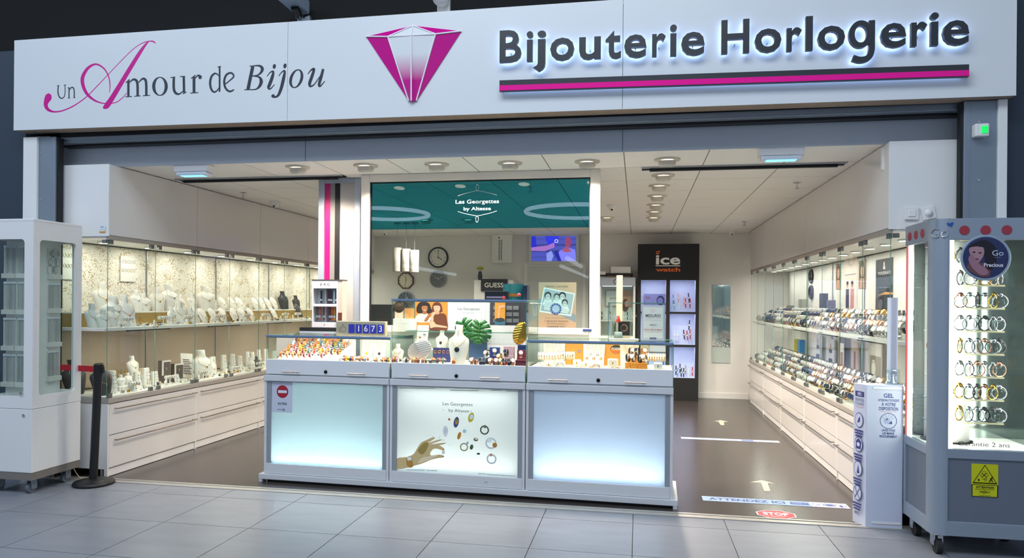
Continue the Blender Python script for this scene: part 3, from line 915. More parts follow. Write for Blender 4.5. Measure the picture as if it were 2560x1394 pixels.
def bust(kind):
    """prototype (meshes cached): root body mesh data + necklace mesh data"""
    if kind in _busts: return _busts[kind]
    wv, nk, mt, lean = {'tall': (.15, True, 'velvet', .22), 'wide': (.19, True, 'velvet', .18), 'slope': (.15, False, 'velvet', .55), 'black': (.16, True, 'blackvel', .2), 'blackslope': (.14, False, 'blackvel', .5)}[kind]
    mb, P = bust_mb(.22, wv, lean, nk)
    body = mb.build('bust_form', mt)
    cm = []
    for j, (metal, drop) in enumerate((('gold', .42), ('silver', .5), ('rosegold', .36))):
        c, low = chain_mb(P, .22, wv, drop)
        ch = c.build('chain', metal)
        pd = MB().ell((low.x, low.y - .003, low.z - .006), (.007, .003, .009), 8, 6).build('pendant', metal)
        cm.append((ch.data, pd.data)); bpy.data.objects.remove(ch); bpy.data.objects.remove(pd)
    me = body.data; bpy.data.objects.remove(body)
    _busts[kind] = (me, cm)
    return _busts[kind]


def put_bust(kind, loc, rz, h, metal, label, group, nlabel, ngroup):
    me, cm = bust(kind)
    o = bpy.data.objects.new('necklace_bust', me); COL.objects.link(o)
    o.location = loc; o.rotation_euler = (0, 0, rz); o.scale = (h / .22,) * 3
    tag(o, label, 'jewellery bust', group)
    ch, pd = cm[metal]
    n = bpy.data.objects.new('necklace', None); COL.objects.link(n)
    n.empty_display_size = .03
    n.location = loc; n.rotation_euler = (0, 0, rz); n.scale = (h / .22,) * 3
    tag(n, nlabel, 'necklace', ngroup)
    for nm_, d in (('chain', ch), ('pendant', pd)):
        c = bpy.data.objects.new(nm_, d); COL.objects.link(c); c.parent = n
    return o


FACE_L = PI / 2 - 0.25     # faces the shop (+X), turned a little to the entrance
UL = [(257, 691, 753, .45), (287, 723, 785, .3), (316, 724, 788, .25), (280, 755, 797, .2), (340, 709, 753, .45), (364, 724, 761, .42), (393, 703, 752, .45), (423, 699, 753, .45),
      (224, 762, 812, .22), (260, 783, 812, .15), (432, 767, 803, .2), (450, 757, 803, .24), (467, 742, 776, .38), (477, 770, 803, .2), (494, 742, 778, .38), (513, 703, 753, .45), (536, 729, 762, .42), (486, 743, 784, .3)]
US = [(560, 737, 759, .45), (584, 734, 752, .45), (603, 735, 757, .45), (560, 756, 781, .3), (539, 771, 789, .2), (513, 771, 797, .2), (589, 762, 786, .28), (608, 759, 786, .28), (633, 770, 792, .25), (641, 743, 767, .45), (657, 741, 767, .45), (674, 732, 754, .45), (689, 730, 755, .45), (690, 762, 784, .3)]
UB = [(708, 714, 751, .45), (727, 726, 756, .38), (740, 717, 745, .45), (753, 745, 775, .3)]
# gold pleated riser at the back of the upper shelf
for i in range(5):
    ya, yb = [0.42, 1.5, 2.66, 3.82, 4.98, 6.08][i:i + 2]
    o = MB().box(XL(.53), ya, 1.211, XL(.36), yb - .05, 1.322).box(XL(.54), ya, 1.322, XL(.35), yb - .05, 1.334, 1).build('display_riser', ['goldfab', 'deck'], bev=.002)
    tag(o, 'gold pleated riser on the upper jewellery shelf', 'riser', 'gold risers on the upper jewellery shelf')
random.seed(3)
for lst, kinds, labs in ((UL, ('tall', 'wide'), 'white necklace bust on the upper jewellery shelf'),
                         (US, ('slope',), 'sloping white necklace form on the upper jewellery shelf'),
                         (UB, ('black', 'blackslope'), 'black necklace bust on the upper jewellery shelf')):
    for i, (px_, yt, ybm, d) in enumerate(lst):
        p = at(px_, ybm, x=XL(d))
        z = 1.335 if d > .34 else 1.2105
        y = max(.42, p.y)
        hh = (ybm - yt) * (p - CAM).dot(_fw) / F_PX
        blk = lst is UB
        put_bust(kinds[i % len(kinds)], (XL(d) if d <= .34 else XL(.44), y, z), FACE_L + random.uniform(-.2, .2), min(.28, max(.15, hh * 1.22)), i % 3 if not blk else 1, labs,
                 {True: 'black busts', False: 'white busts'}[blk] + ' on the upper jewellery shelf' if lst is not US else 'sloping forms on the upper jewellery shelf',
                 'pendant chain on a %s, upper jewellery shelf' % ('black bust' if blk else 'white bust' if lst is UL else 'sloping white form'), 'necklaces on the upper jewellery shelf')
# framed earring card on the wallpaper and a chain card behind the cart
A = None
for px_, py_, w_, h_, lab in ((318, 672, .20, .24, 'white earring display card fixed to the floral wallpaper'), (173, 660, .17, .26, 'white card of gold chains hanging on the floral wallpaper by the entrance')):
    p = at(px_, py_, x=XL(DEP - .02))
    t = thing('earring_card', lab, 'display card', (XL(DEP - .021), max(p.y, .5), p.z), PI / 2)
    MB().box(-w_ / 2, -.012, -h_ / 2, w_ / 2, 0, h_ / 2).build('card', 'velvet', t, bev=.002)
    for k in range(10):
        u = -w_ * .38 + w_ * .76 * (k % 5) / 4; v = h_ * .28 - (k // 5) * h_ * .34
        MB().tube([(u + .012 * math.cos(a), -.014, v + .016 * math.sin(a)) for a in [2 * PI * q / 10 for q in range(10)]], .0016, 4, closed=True).build('earring', 'gold' if k % 3 else 'silver', t)

# lower deck of the jewellery side
LOW = [(334, 872, 914, .34, 'tall', .10), (303, 914, 938, .22, 'wide', .04), (321, 913, 938, .24, 'wide', .04), (506, 877, 936, .2, 'wide', 0), (330, 950, 969, .12, 'wide', 0), (531, 884, 922, .24, 'tall', 0), (628, 888, 914, .2, 'wide', 0), (176, 885, 960, .42, 'black', 0), (232, 895, 965, .16, 'black', 0), (643, 875, 897, .3, 'black', 0)]
for i, (px_, yt, ybm, d, kd, rs) in enumerate(LOW):
    p = at(px_, ybm, x=XL(d)); hh = (ybm - yt) * (p - CAM).dot(_fw) / F_PX
    y = max(.45, p.y)
    if rs:
        o = MB().box(-.05, -.05, 0, .05, .05, rs).build('display_block', 'deck', None, (XL(d), y, .6492), (0, 0, FACE_L), bev=.003)
        tag(o, 'small white block under a bust on the lower jewellery deck', 'display block', 'white blocks on the lower jewellery deck')
    blk = kd == 'black'
    put_bust(kd, (XL(d), y, .6492 + rs), FACE_L, min(.32, max(.09, hh * 1.15)), (i % 3), '%s necklace bust on the lower jewellery deck' % ('black' if blk else 'white'), '%s busts on the lower jewellery deck' % ('black' if blk else 'white'),
             'pendant chain on a %s bust, lower jewellery deck' % ('black' if blk else 'white'), 'necklaces on the lower jewellery deck')
SLAB = [(537, 854, 895, .34), (564, 857, 898, .34), (586, 854, 893, .36), (603, 857, 889, .34), (622, 846, 884, .38), (634, 846, 881, .38), (650, 839, 876, .42), (668, 836, 872, .42), (690, 850, 880, .34), (286, 905, 960, .16), (370, 908, 955, .18), (391, 914, 948, .2), (348, 912, 950, .24)]
for i, (px_, yt, ybm, d) in enumerate(SLAB):
    p = at(px_, ybm, x=XL(d)); hh = min(.26, (ybm - yt) * (p - CAM).dot(_fw) / F_PX)
    t = thing('earring_stand', 'slim white earring stand on the lower jewellery deck', 'earring stand', (XL(d), max(.45, p.y), .6492), FACE_L, 'earring stands on the lower jewellery deck')
    w_ = .036
    P = [[(-w_ * (1 - .25 * t_), .004 + .10 * hh * t_, hh * t_), (-w_ * .5 * (1 - .25 * t_), -.012 + .10 * hh * t_, hh * t_), (w_ * .5 * (1 - .25 * t_), -.012 + .10 * hh * t_, hh * t_), (w_ * (1 - .25 * t_), .004 + .10 * hh * t_, hh * t_)] for t_ in (0, .5, 1)]
    mb = MB().grid(P); mb.add([P[0][0], P[0][3], (w_, .03, 0), (-w_, .03, 0)], [(0, 1, 2, 3)])
    mb.add([P[2][0], P[2][1], P[2][2], P[2][3], (w_ * .75, .03 + .1 * hh, hh), (-w_ * .75, .03 + .1 * hh, hh)], [(0, 1, 2, 3, 4, 5)])
    mb.add([P[0][0], P[2][0], (-w_ * .75, .03 + .1 * hh, hh), (-w_, .03, 0)], [(0, 1, 2, 3)]); mb.add([P[0][3], P[2][3], (w_ * .75, .03 + .1 * hh, hh), (w_, .03, 0)], [(3, 2, 1, 0)])
    mb.build('stand', 'velvet', t)
    for k in range(4):
        v = hh * (.25 + .18 * k)
        for u in (-.012, .012):
            MB().ell((u, -.014 + .1 * v, v), (.004, .003, .005), 6, 4).build('stud', 'gold' if k % 2 else 'silver', t)
# boards, boxes and a leaning brochure on the lower deck
M['oak'] = mat('pale_oak_board', '#c2a277', 0.5, noise=0.2, nscale=6, stretch=(1, 1, 8))
for px_, py_, d, w_, h_, mt, lab in ((264, 914, .36, .11, .17, 'oak', 'pale wooden slab display leaning on the lower jewellery deck'), (352, 935, .30, .08, .16, 'oak', 'narrow wooden slab behind white earring stands')):
    p = at(px_, py_, x=XL(d))
    o = MB().box(-w_ / 2, -.015, 0, w_ / 2, .015, h_).build('wooden_slab', mt, None, (XL(d), max(.45, p.y), .6492), (-.15, 0, FACE_L), bev=.003)
    tag(o, lab, 'slab')
p = at(469, 893, x=XL(.34))
br = thing('bracelet_card', 'white leaning brochure card of dark bracelets on the lower jewellery deck', 'display card', (XL(.34), p.y, .6492), rot=(-.22, .12, FACE_L))
MB().box(-.075, -.004, 0, .075, .004, .25).build('card', 'velvet', br)
for k in range(9):
    MB().box(-.05, -.0055, .035 + k * .018, .05 - .01 * (k % 3), -.004, .044 + k * .018).build('bracelet_row', mat('dark_bracelets', '#5a4a4a', .5), br)
for i, (px_, py_, d, w_, h_) in enumerate(((410, 930, .36, .09, .20), (442, 925, .38, .10, .15), (420, 948, .22, .10, .07), (508, 920, .42, .10, .14))):
    p = at(px_, py_, x=XL(d))
    t = thing('jewellery_box', 'dark presentation box on the lower jewellery deck', 'box', (XL(d), p.y, .6492), FACE_L, 'presentation boxes on the lower jewellery deck')
    MB().box(-w_ / 2, -.03, 0, w_ / 2, .03, h_).build('box_body', mat('brown_grey_box', '#5f504d', .5), t, bev=.002)
    MB().box(-w_ / 2 - .004, -.036, 0, -w_ / 2 + .012, -.029, h_).box(-w_ / 2 - .004, -.036, h_ - .012, w_ / 2 + .004, -.029, h_ + .004).build('pale_frame', 'deck', t)
    MB().ell((0, -.034, h_ * .6), (.01, .003, .014), 8, 6).build('pendant', 'silver', t)
# earring tree of gold hoops
p = at(303, 905, x=XL(.30))
et = thing('earring_tree', 'clear tiered rack of gold earrings beside the wooden slab', 'earring rack', (XL(.30), p.y, .6492), FACE_L)
MB().box(-.003, -.003, 0, .003, .003, .17).box(-.06, -.025, 0, .06, .025, .005).build('stem', 'acryl', et)
for k in range(3):
    MB().box(-.06, -.004, .075 + k * .04, .06, .004, .08 + k * .04).build('arm', 'acryl', et)
    for q in range(5):
        MB().ell((-.05 + q * .025, -.006, .068 + k * .04), (.006, .003, .010), 6, 5).build('earring', 'gold', et)
# ring cones, T-bar stands, small easel cards
random.seed(31)


def small_stands(z, d0, d1, ys_, word, grp_word):
    for i, y in enumerate(ys_):
        d = random.uniform(d0, d1); kind = i % 4
        if kind == 0:
            t = thing('ring_cone', 'white ring cone, %s' % word, 'ring cone', (XL(d), y, z), FACE_L, 'ring cones, ' + grp_word)
            MB().lathe([(0, 0), (.015, 0), (.016, .004), (.007, .05), (0, .054)], 12).build('cone', 'velvet', t)
            MB().tube([(.0125 * math.cos(a), .0125 * math.sin(a), .022) for a in [2 * PI * q / 12 for q in range(12)]], .0016, 5, closed=True).build('ring', 'gold', t)
        elif kind == 1:
            t = thing('bracelet_bar', 'T-bar bracelet stand, %s' % word, 'bracelet stand', (XL(d), y, z), FACE_L, 'bracelet bars, ' + grp_word)
            MB().lathe([(0, 0), (.025, 0), (.025, .006), (.006, .01), (.006, .06)], 12).build('foot', 'velvet', t)
            MB().tube([(-.05, 0, .07), (.05, 0, .07)], .016, 12).build('bar', 'velvet', t)
            for q in range(4): MB().tube([(-.036 + .024 * q, .0185 * math.cos(a), .07 + .0185 * math.sin(a)) for a in [2 * PI * e / 10 for e in range(10)]], .0018, 4, closed=True).build('bracelet', ['silver', 'gold', 'blackvel', 'rosegold'][q], t)
        elif kind == 2:
            t = thing('easel_card', 'small leaning pendant card, %s' % word, 'display card', (XL(d), y, z), FACE_L, 'easel cards, ' + grp_word, (-.3, 0, FACE_L))
            MB().box(-.028, 0, 0, .028, .004, .085).build('card', 'velvet', t)
            MB().tube([(-.012, -.002, .082), (0, -.003, .05), (.012, -.002, .082)], .0009, 4).ell((0, -.003, .043), (.006, .003, .008), 8, 6).build('pendant', 'gold' if i % 3 else 'silver', t)
        else:
            t = thing('earring_rack', 'small clear rack of gold earrings, %s' % word, 'earring rack', (XL(d), y, z), FACE_L, 'earring racks, ' + grp_word)
            MB().box(-.03, -.012, 0, .03, .012, .004).box(-.002, -.002, .004, .002, .002, .075).box(-.03, -.002, .072, .03, .002, .076).box(-.03, -.002, .044, .03, .002, .048).build('rack', 'acryl', t)
            for q in range(6): MB().ell((-.022 + .022 * (q % 3), -.004, .064 - .028 * (q // 3)), (.005, .003, .007), 6, 5).build('earring', 'gold', t)


small_stands(1.2105, .09, .20, [.55 + .115 * k for k in range(30)], 'upper jewellery shelf', 'upper jewellery shelf')
small_stands(.6492, .07, .14, [.60 + .13 * k for k in range(22)], 'front of lower jewellery deck', 'lower jewellery deck')
small_stands(.6492, .40, .50, [.60 + .16 * k for k in range(18)], 'back of lower jewellery deck', 'lower jewellery deck')
# rings and loose small pieces: too small and too many to count
random.seed(11)


def clutter(name, lab, X, d0, d1, y0, y1, z, n, mts, rr=(.004, .011)):
    mb = MB()
    for _ in range(n):
        d = random.uniform(d0, d1); y = random.uniform(y0, y1); r_ = random.uniform(*rr); m = random.randrange(len(mts))
        c = Vector((X(d), y, z + r_))
        if random.random() < .55:
            a = random.uniform(0, PI); ax = Vector((math.cos(a), math.sin(a), 0))
            mb.tube([c + ax * r_ * math.cos(t) + Vector((0, 0, r_ * math.sin(t))) for t in [2 * PI * q / 8 for q in range(8)]], r_ * .2, 4, m, closed=True)
        else:
            mb.box(c.x - r_, c.y - r_, z, c.x + r_, c.y + r_, z + r_ * random.uniform(.8, 2.6), m)
    o = mb.build(name, mts); tag(o, lab, 'jewellery', kind='stuff'); return o


clutter('small_jewellery', 'scattered rings and small pieces along the front of the upper jewellery shelf', XL, .07, .30, .45, 6.0, 1.2105, 520, ['gold', 'silver', 'velvet', 'velvet', 'acryl', 'blackvel', 'velvet'])
clutter('small_jewellery', 'scattered gold rings and earrings along the front of the lower jewellery deck', XL, .06, .26, .45, 6.0, .6492, 420, ['gold', 'silver', 'velvet', 'gold', 'velvet', 'blackvel'])


# ---------------------------------------------------------------- wristwatches
def watch_meshes():
    """strap loop, case with bezel, dial, clear C stand (front faces -Y); loop lies in the YZ plane"""
    n = 18; R1, R2 = .026, .030
    P = []
    for i in range(n + 1):
        a = 2 * PI * i / n
        y, z = R1 * math.cos(a), R2 * math.sin(a)
        wv = .0085 if math.cos(a) > -.3 else .0095
        P.append([(-wv, y, z), (wv, y, z)])
    out = MB().grid(P)
    P2 = [[(a[0], a[1] * .9, a[2] * .9) for a in r_] for r_ in P]
    out.grid([[r_[1], r_[0]] for r_ in P2])
    for k in (0, 1):
        out.grid([[P[i][k], P2[i][k]] if k == 0 else [P2[i][k], P[i][k]] for i in range(n + 1)], sm=False)
    strap = out
    T = Matrix.Translation((0, -.0235, .014)) @ Matrix.Rotation(PI / 2 - .45, 4, 'X')
    case = MB().lathe([(.0, -.004), (.0155, -.004), (.018, -.001), (.018, .004), (.0155, .0062), (.0145, .0055)], 16, T=T)
    dial = MB().lathe([(0, .0058), (.0146, .0056)], 16, T=T)
    stand = MB().box(-.007, -.014, -.032, .007, .016, -.029).box(-.006, -.002, -.030, .006, .002, .026)
    return strap, case, dial, stand


_ws = watch_meshes()
WV = []
STR = [('silver', 'silver', '#e9e9e6'), ('silver', 'silver', '#1d2d52'), ('blackvel', 'silver', '#15161a'), ('gold', 'gold', '#efe6d0'), ('rosegold', 'rosegold', '#f0e6e2'),
       ('silver', 'rosegold', '#f2f0ee'), (mat('brown_leather_strap', '#6b4630', .6), 'silver', '#ece8de'), (mat('navy_strap', '#2b3a66', .55), 'silver', '#1c2746'), (mat('tan_leather_strap', '#b98253', .6), 'rosegold', '#f0ece4'), (mat('red_strap', '#a8342c', .5), 'silver', '#16171a')]
WN = ['steel bracelet watch with pale dial', 'steel bracelet watch with navy dial', 'black strap watch with black dial', 'gold bracelet watch', 'rose gold bracelet watch', 'two-tone bracelet watch', 'brown leather strap watch', 'navy strap watch', 'tan leather strap watch', 'red strap watch']
for k, (a, b, c) in enumerate(STR):
    s_ = _ws[0].build('strap', a); c_ = _ws[1].build('case', b); d_ = _ws[2].build('dial', mat('watch_dial_' + c[1:], c, .3))
    WV.append((s_.data, c_.data, d_.data))
    for o in (s_, c_, d_): bpy.data.objects.remove(o)


def put_watch(k, loc, rot, label, group, sc=1.0):
    s_, c_, d_ = WV[k]
    o = bpy.data.objects.new('wristwatch', s_); COL.objects.link(o)
    o.location = loc; o.rotation_euler = rot; o.scale = (sc,) * 3
    tag(o, label, 'watch', group)
    for nm_, d in (('case', c_), ('dial', d_)):
        q = bpy.data.objects.new(nm_, d); COL.objects.link(q); q.parent = o
    return o


# stepped white risers on the watch side and the watches on them
FACE_R = -PI / 2 + 0.35
random.seed(5)
nw = 0
stuffm = [MB(), MB()]
smat = ['silver', 'blackvel', 'gold', 'rosegold', mat('brown_leather_strap', '#6b4630', .6), mat('watch_dial_grey', '#a9a9a6', .35), mat('watch_dial_1d2d52', '#1d2d52', .3)]
for lvl, (z0, dlist, word) in enumerate(((1.2105, (.10, .19, .28, .37), 'upper'), (.6492, (.09, .18, .27, .36), 'lower'))):
    rs = [0.0, .035, .075, .115]
    for i in range(5):
        ya, yb = [0.40, 1.55, 2.72, 3.86, 5.04, 6.14][i:i + 2]
        mb = MB()
        for r_ in range(1, 4):
            mb.box(XR(dlist[r_] - .045), ya + .03, z0, XR(dlist[r_] + .044), yb - .03, z0 + rs[r_])
        o = mb.build('stepped_riser', 'deck', bev=.0015)
        tag(o, 'stepped white riser carrying watches on the %s watch shelf' % word, 'riser', 'stepped risers on the %s watch shelf' % word)
    for r_, d in enumerate(dlist):
        y = 0.52 + .02 * r_
        while y < 6.02:
            blk = int(y / .42 + r_ * 1.7 + lvl * 3)
            k = [0, 0, 2, 5, 4, 0, 1, 2, 3, 6, 0, 8, 7, 0, 4][blk % 15] if random.random() < .72 else random.randrange(10)
            z = z0 + rs[r_] + .0335 * 1.4
            rz = FACE_R + random.uniform(-.45, .35)
            if y < 2.95 and nw < 298:
                put_watch(k, (XR(d + random.uniform(-.012, .012)), y, z), (random.uniform(-.15, .15), 0, rz), '%s, %s row, %s watch shelf' % (WN[k], ['front', 'second', 'third', 'back'][r_], word), 'watches on the %s watch shelf' % word, 1.4); nw += 1
            else:
                T = Matrix.Translation((XR(d), y, z)) @ Matrix.Rotation(rz, 4, 'Z')
                mb = stuffm[lvl]; mi = {0: 0, 1: 0, 2: 1, 3: 2, 4: 3, 5: 0, 6: 4, 7: 1, 8: 4, 9: 1}[k]
                pts = [T @ Vector((0, .036 * math.cos(a), .041 * math.sin(a))) for a in [2 * PI * q / 9 for q in range(9)]]
                mb.tube(pts, .007, 4, mi, closed=True)
                mb.lathe([(0, .008), (.019, .007), (.024, 0)], 8, T=T @ Matrix.Translation((0, -.031, .019)) @ Matrix.Rotation(PI / 2 - .45, 4, 'X'), m=5 if k in (0, 5, 6, 3, 4) else 6)
            y += random.uniform(.064, .10)
    o = stuffm[lvl].build('wristwatches', smat)
    tag(o, 'dense rows of watches further in on the %s watch shelf' % word, 'watches', kind='stuff')

# posters and boxes at the back of the watch showcases
def wall_poster(px0, py0, px1, py1, X, lab, draw, name='poster', th=.004):
    a, b = at(px0, py0, x=X), at(px1, py1, x=X)
    y0, y1 = min(a.y, b.y), max(a.y, b.y); z0, z1 = min(a.z, b.z), max(a.z, b.z)
    t = thing(name, lab, 'poster', (X, (y0 + y1) / 2, z0))
    o = MB().box(X, y0, z0, X + th, y1, z1).build('sheet', ink('#e8e4de')); keep(o, t)
    A = Art((X - .0005, y1, z0), (0, -1, 0), (0, 0, 1), (-1, 0, 0))
    draw(A, y1 - y0, z1 - z0); A.build('print', t)
    return t


def d_fossil(A, w, h):
    A.rect(0, 0, w, h, '#eadbd2').rect(w * .12, 0, w * .8, h * .62, '#e9d8ce').rect(w * .08, h * .62, w * .95, h * .635, '#8a8496')
    A.text('FOSSIL', w * .5, h * .78, h * .06, '#8b8580')
    for cx_, c1_, c2_ in ((.3, '#2b3350', '#c79a7c'), (.66, '#c58a86', '#b98468')):
        A.poly([(w * (cx_ - .13), 0), (w * (cx_ + .13), 0), (w * (cx_ + .12), h * .36), (w * (cx_ - .12), h * .36)], c1_)
        A.ell(w * cx_, h * .44, w * .075, h * .06, c2_).ell(w * cx_, h * .475, w * .085, h * .04, '#2a2220')


def d_mas(A, w, h):
    A.rect(0, 0, w, h, '#4a5366').rect(0, h * .68, w, h, '#20242c')
    A.poly([(0, h * .1), (w, 0), (w, h * .55), (w * .7, h * .5), (w * .4, h * .35), (0, h * .3)], '#262a36')
    A.poly([(w * .1, h * .36), (w * .6, h * .42), (w, h * .40), (w, h * .37), (w * .5, h * .37)], '#d39a60')
    A.ell(w * .3, h * .2, w * .2, h * .13, '#12141a').ell(w * .3, h * .2, w * .13, h * .09, '#596074')
    A.text('MASERATI', w * .52, h * .72, h * .06, '#dfe1e6', width=w * .72).rect(w * .46, h * .82, w * .54, h * .94, '#c9cbd2').ell(w * .5, h * .84, w * .07, h * .03, '#c9cbd2')


def d_face(A, w, h):
    A.rect(0, 0, w, h, '#8d6a50').ell(w * .5, h * .62, w * .38, h * .36, '#3b2a22').ell(w * .5, h * .6, w * .24, h * .2, '#c6977a')
    A.poly([(w * .1, 0), (w * .9, 0), (w * .75, h * .35), (w * .3, h * .38)], '#c6977a').ell(w * .42, h * .63, w * .03, h * .012, '#33241f').ell(w * .58, h * .63, w * .03, h * .012, '#33241f', same=True).ell(w * .5, h * .5, w * .06, h * .015, '#8c4a44')


XP = XR(DEP - .025)
wall_poster(2190, 650, 2232, 790, XP, 'black car-themed watch poster with MASERATI heading behind the watches', d_mas)
wall_poster(2110, 640, 2142, 770, XP, 'pale pink FOSSIL poster of two standing people behind the watches', d_fossil)
wall_poster(2147, 652, 2165, 720, XP, 'tall narrow brown portrait poster next to the pale pink one', d_face)
wall_poster(2090, 660, 2102, 722, XP, 'small dark portrait poster left of the pale pink FOSSIL one', d_face)
for k, (py_, lab) in enumerate(((690, 'upper dark ring-shaped wall ornament on the watch showcase back'), (730, 'lower dark ring-shaped wall ornament on the watch showcase back'))):
    p = at(2029, py_, x=XP)
    t = thing('ring_ornament', lab, 'ornament', (XP, p.y, p.z))
    keep(MB().tube([(XP - .008, p.y + .08 * math.cos(a), p.z + .08 * math.sin(a)) for a in [2 * PI * q / 24 for q in range(24)]], .014, 6, closed=True).build('rim', 'black'), t)
    keep(MB().box(XP - .012, p.y - .08, p.z - .006, XP, p.y + .08, p.z + .006).box(XP - .012, p.y - .006, p.z - .08, XP, p.y + .006, p.z + .08).build('spokes', 'black'), t)
for px_, py_, d, w_, h_, c, lab in ((2060, 778, .46, .11, .26, '#3b4058', 'tall navy watch box standing behind the upper watches'), (2074, 778, .44, .10, .18, '#6a6a86', 'shorter mauve watch box standing behind the upper watches'), (2008, 785, .46, .20, .20, '#9c9c9a', 'grey speaker-like box behind the upper watches'), (1977, 770, .46, .16, .12, '#6b6f76', 'dark grey low box behind the upper watches'), (2000, 862, .44, .10, .22, '#2f7fc0', 'blue upright watch box behind the lower watches'), (1990, 862, .45, .05, .22, '#e0cf3a', 'yellow upright watch box behind the lower watches')):
    up_ = py_ < 800; z = 1.2105 if up_ else .6492
    p = at(px_, py_, x=XR(d))
    if up_: z += 0
    o = MB().box(-.035, -w_ / 2, 0, .035, w_ / 2, h_ + (.115 if up_ else .13)).build('watch_box', mat('box_' + c[1:], c, .45), None, (XR(.455 if d < .47 else d), p.y, z), bev=.003)
    tag(o, lab, 'box')
for i, (px_, w_, h_, c1_) in enumerate(((2046, .2, .36, '#c9cad6'), (2078, .2, .34, '#d2d2da'), (2106, .22, .38, '#3c3c44'), (2138, .2, .36, '#c8b4a0'), (2190, .3, .40, '#d8d4cf'))):
    p = at(px_, 880, x=XR(.50))
    t = thing('counter_card', ['pale lilac watch card', 'second pale lilac watch card', 'black-framed watch card', 'tan watch card with tall figure', 'large white watch card with a round print'][i] + ' standing behind the lower watches', 'display card', (XR(.50), p.y, .6492), rot=(0, 0, -PI / 2))
    MB().box(-w_ / 2, -.006, 0, w_ / 2, .006, h_ + .08).build('card', mat('card_' + c1_[1:], c1_, .5), t)
    A = Art((XR(.50) - .0065, p.y + w_ / 2, .6492), (0, -1, 0), (0, 0, 1), (-1, 0, 0))
    if i in (0, 1): A.rect(w_ * .2, h_ * .78, w_ * .8, h_ * .9, '#40456e').ell(w_ * .5, h_ * 1.0, w_ * .1, h_ * .1, '#b06a4a').rect(w_ * .1, 0, w_ * .9, h_ * .6, '#4a5070')
    elif i == 2: A.rect(w_ * .18, h_ * .05, w_ * .85, h_ * 1.05, '#d8d4d0').rect(w_ * .3, 0, w_ * .7, h_ * .8, '#9a6a4a')
    elif i == 3: A.poly([(w_ * .3, 0), (w_ * .75, 0), (w_ * .65, h_ * .95), (w_ * .4, h_ * .95)], '#7a4a34')
    else: A.rect(0, 0, w_, h_ * .85, '#8f867c').ell(w_ * .35, h_ * .55, w_ * .22, w_ * .28, '#e6e2da').ring(w_ * .35, h_ * .55, w_ * .2, w_ * .22, '#555a5e')
    A.build('print', t)
# ================================================================ the front counter (three units on a plinth)
CO = Vector((1.278, .49, 0)); CA = math.atan2(.40 - .49, 4.478 - 1.278)
CU = Vector((math.cos(CA), math.sin(CA), 0)); CV = Vector((-math.sin(CA), math.cos(CA), 0))


def cw(u, v, z): return CO + CU * u + CV * v + Vector((0, 0, z))


def cat_(px_, py_, v):
    """measured photo point on the counter's vertical plane at depth v -> (u, z)"""
    d = _fw + _R * ((px_ - CX) / F_PX) - _U * ((py_ - CY) / F_PX)
    t = ((CO + CV * v) - CAM).dot(CV) / d.dot(CV); p = CAM + d * t
    return (p - CO).dot(CU), p.z


UW, CD = 1.0665, .54
M['cframe'] = mat('silver_grey_counter_frame', '#d6d8db', 0.38, 0.1, noise=0.03, nscale=4)
M['cdark'] = mat('mid_grey_counter_rebate', '#979da5', 0.45, 0.25)
M['drawer'] = mat('pale_grey_drawer_front', '#dde0e4', 0.4, noise=0.02, nscale=3)
pl = thing('counter_plinth', 'low silver plinth with dark recessed toe-kick under the three-part glass counter', 'plinth', CO, CA)
MB().box(-.03, -.022, .022, 3.232, CD, .064).build('ledge', 'cframe', pl, bev=.003)
MB().box(0.02, .03, 0, 3.18, CD - .03, .022).build('toe_kick', 'black', pl)
for u in (-.028, 3.2):
    MB().box(u, -.02, 0, u + .028, .04, .022).build('foot', 'cframe', pl)


def frost(name, tint, tr=0.8):
    m = bpy.data.materials.new(name); m.use_nodes = True
    nt = m.node_tree; nt.nodes.clear()
    out = nt.nodes.new('ShaderNodeOutputMaterial'); t = nt.nodes.new('ShaderNodeBsdfTranslucent'); d = nt.nodes.new('ShaderNodeBsdfDiffuse')
    g = nt.nodes.new('ShaderNodeBsdfGlossy'); g.inputs['Roughness'].default_value = .15
    t.inputs[0].default_value = hexc(tint); d.inputs[0].default_value = hexc(tint)
    m1 = nt.nodes.new('ShaderNodeMixShader'); m1.inputs[0].default_value = 1 - tr
    m2 = nt.nodes.new('ShaderNodeMixShader'); fr = nt.nodes.new('ShaderNodeFresnel'); fr.inputs[0].default_value = 1.4
    nt.links.new(t.outputs[0], m1.inputs[1]); nt.links.new(d.outputs[0], m1.inputs[2])
    m2.inputs[0].default_value = .05
    nt.links.new(m1.outputs[0], m2.inputs[1]); nt.links.new(g.outputs[0], m2.inputs[2])
    nt.links.new(m2.outputs[0], out.inputs[0]); return m


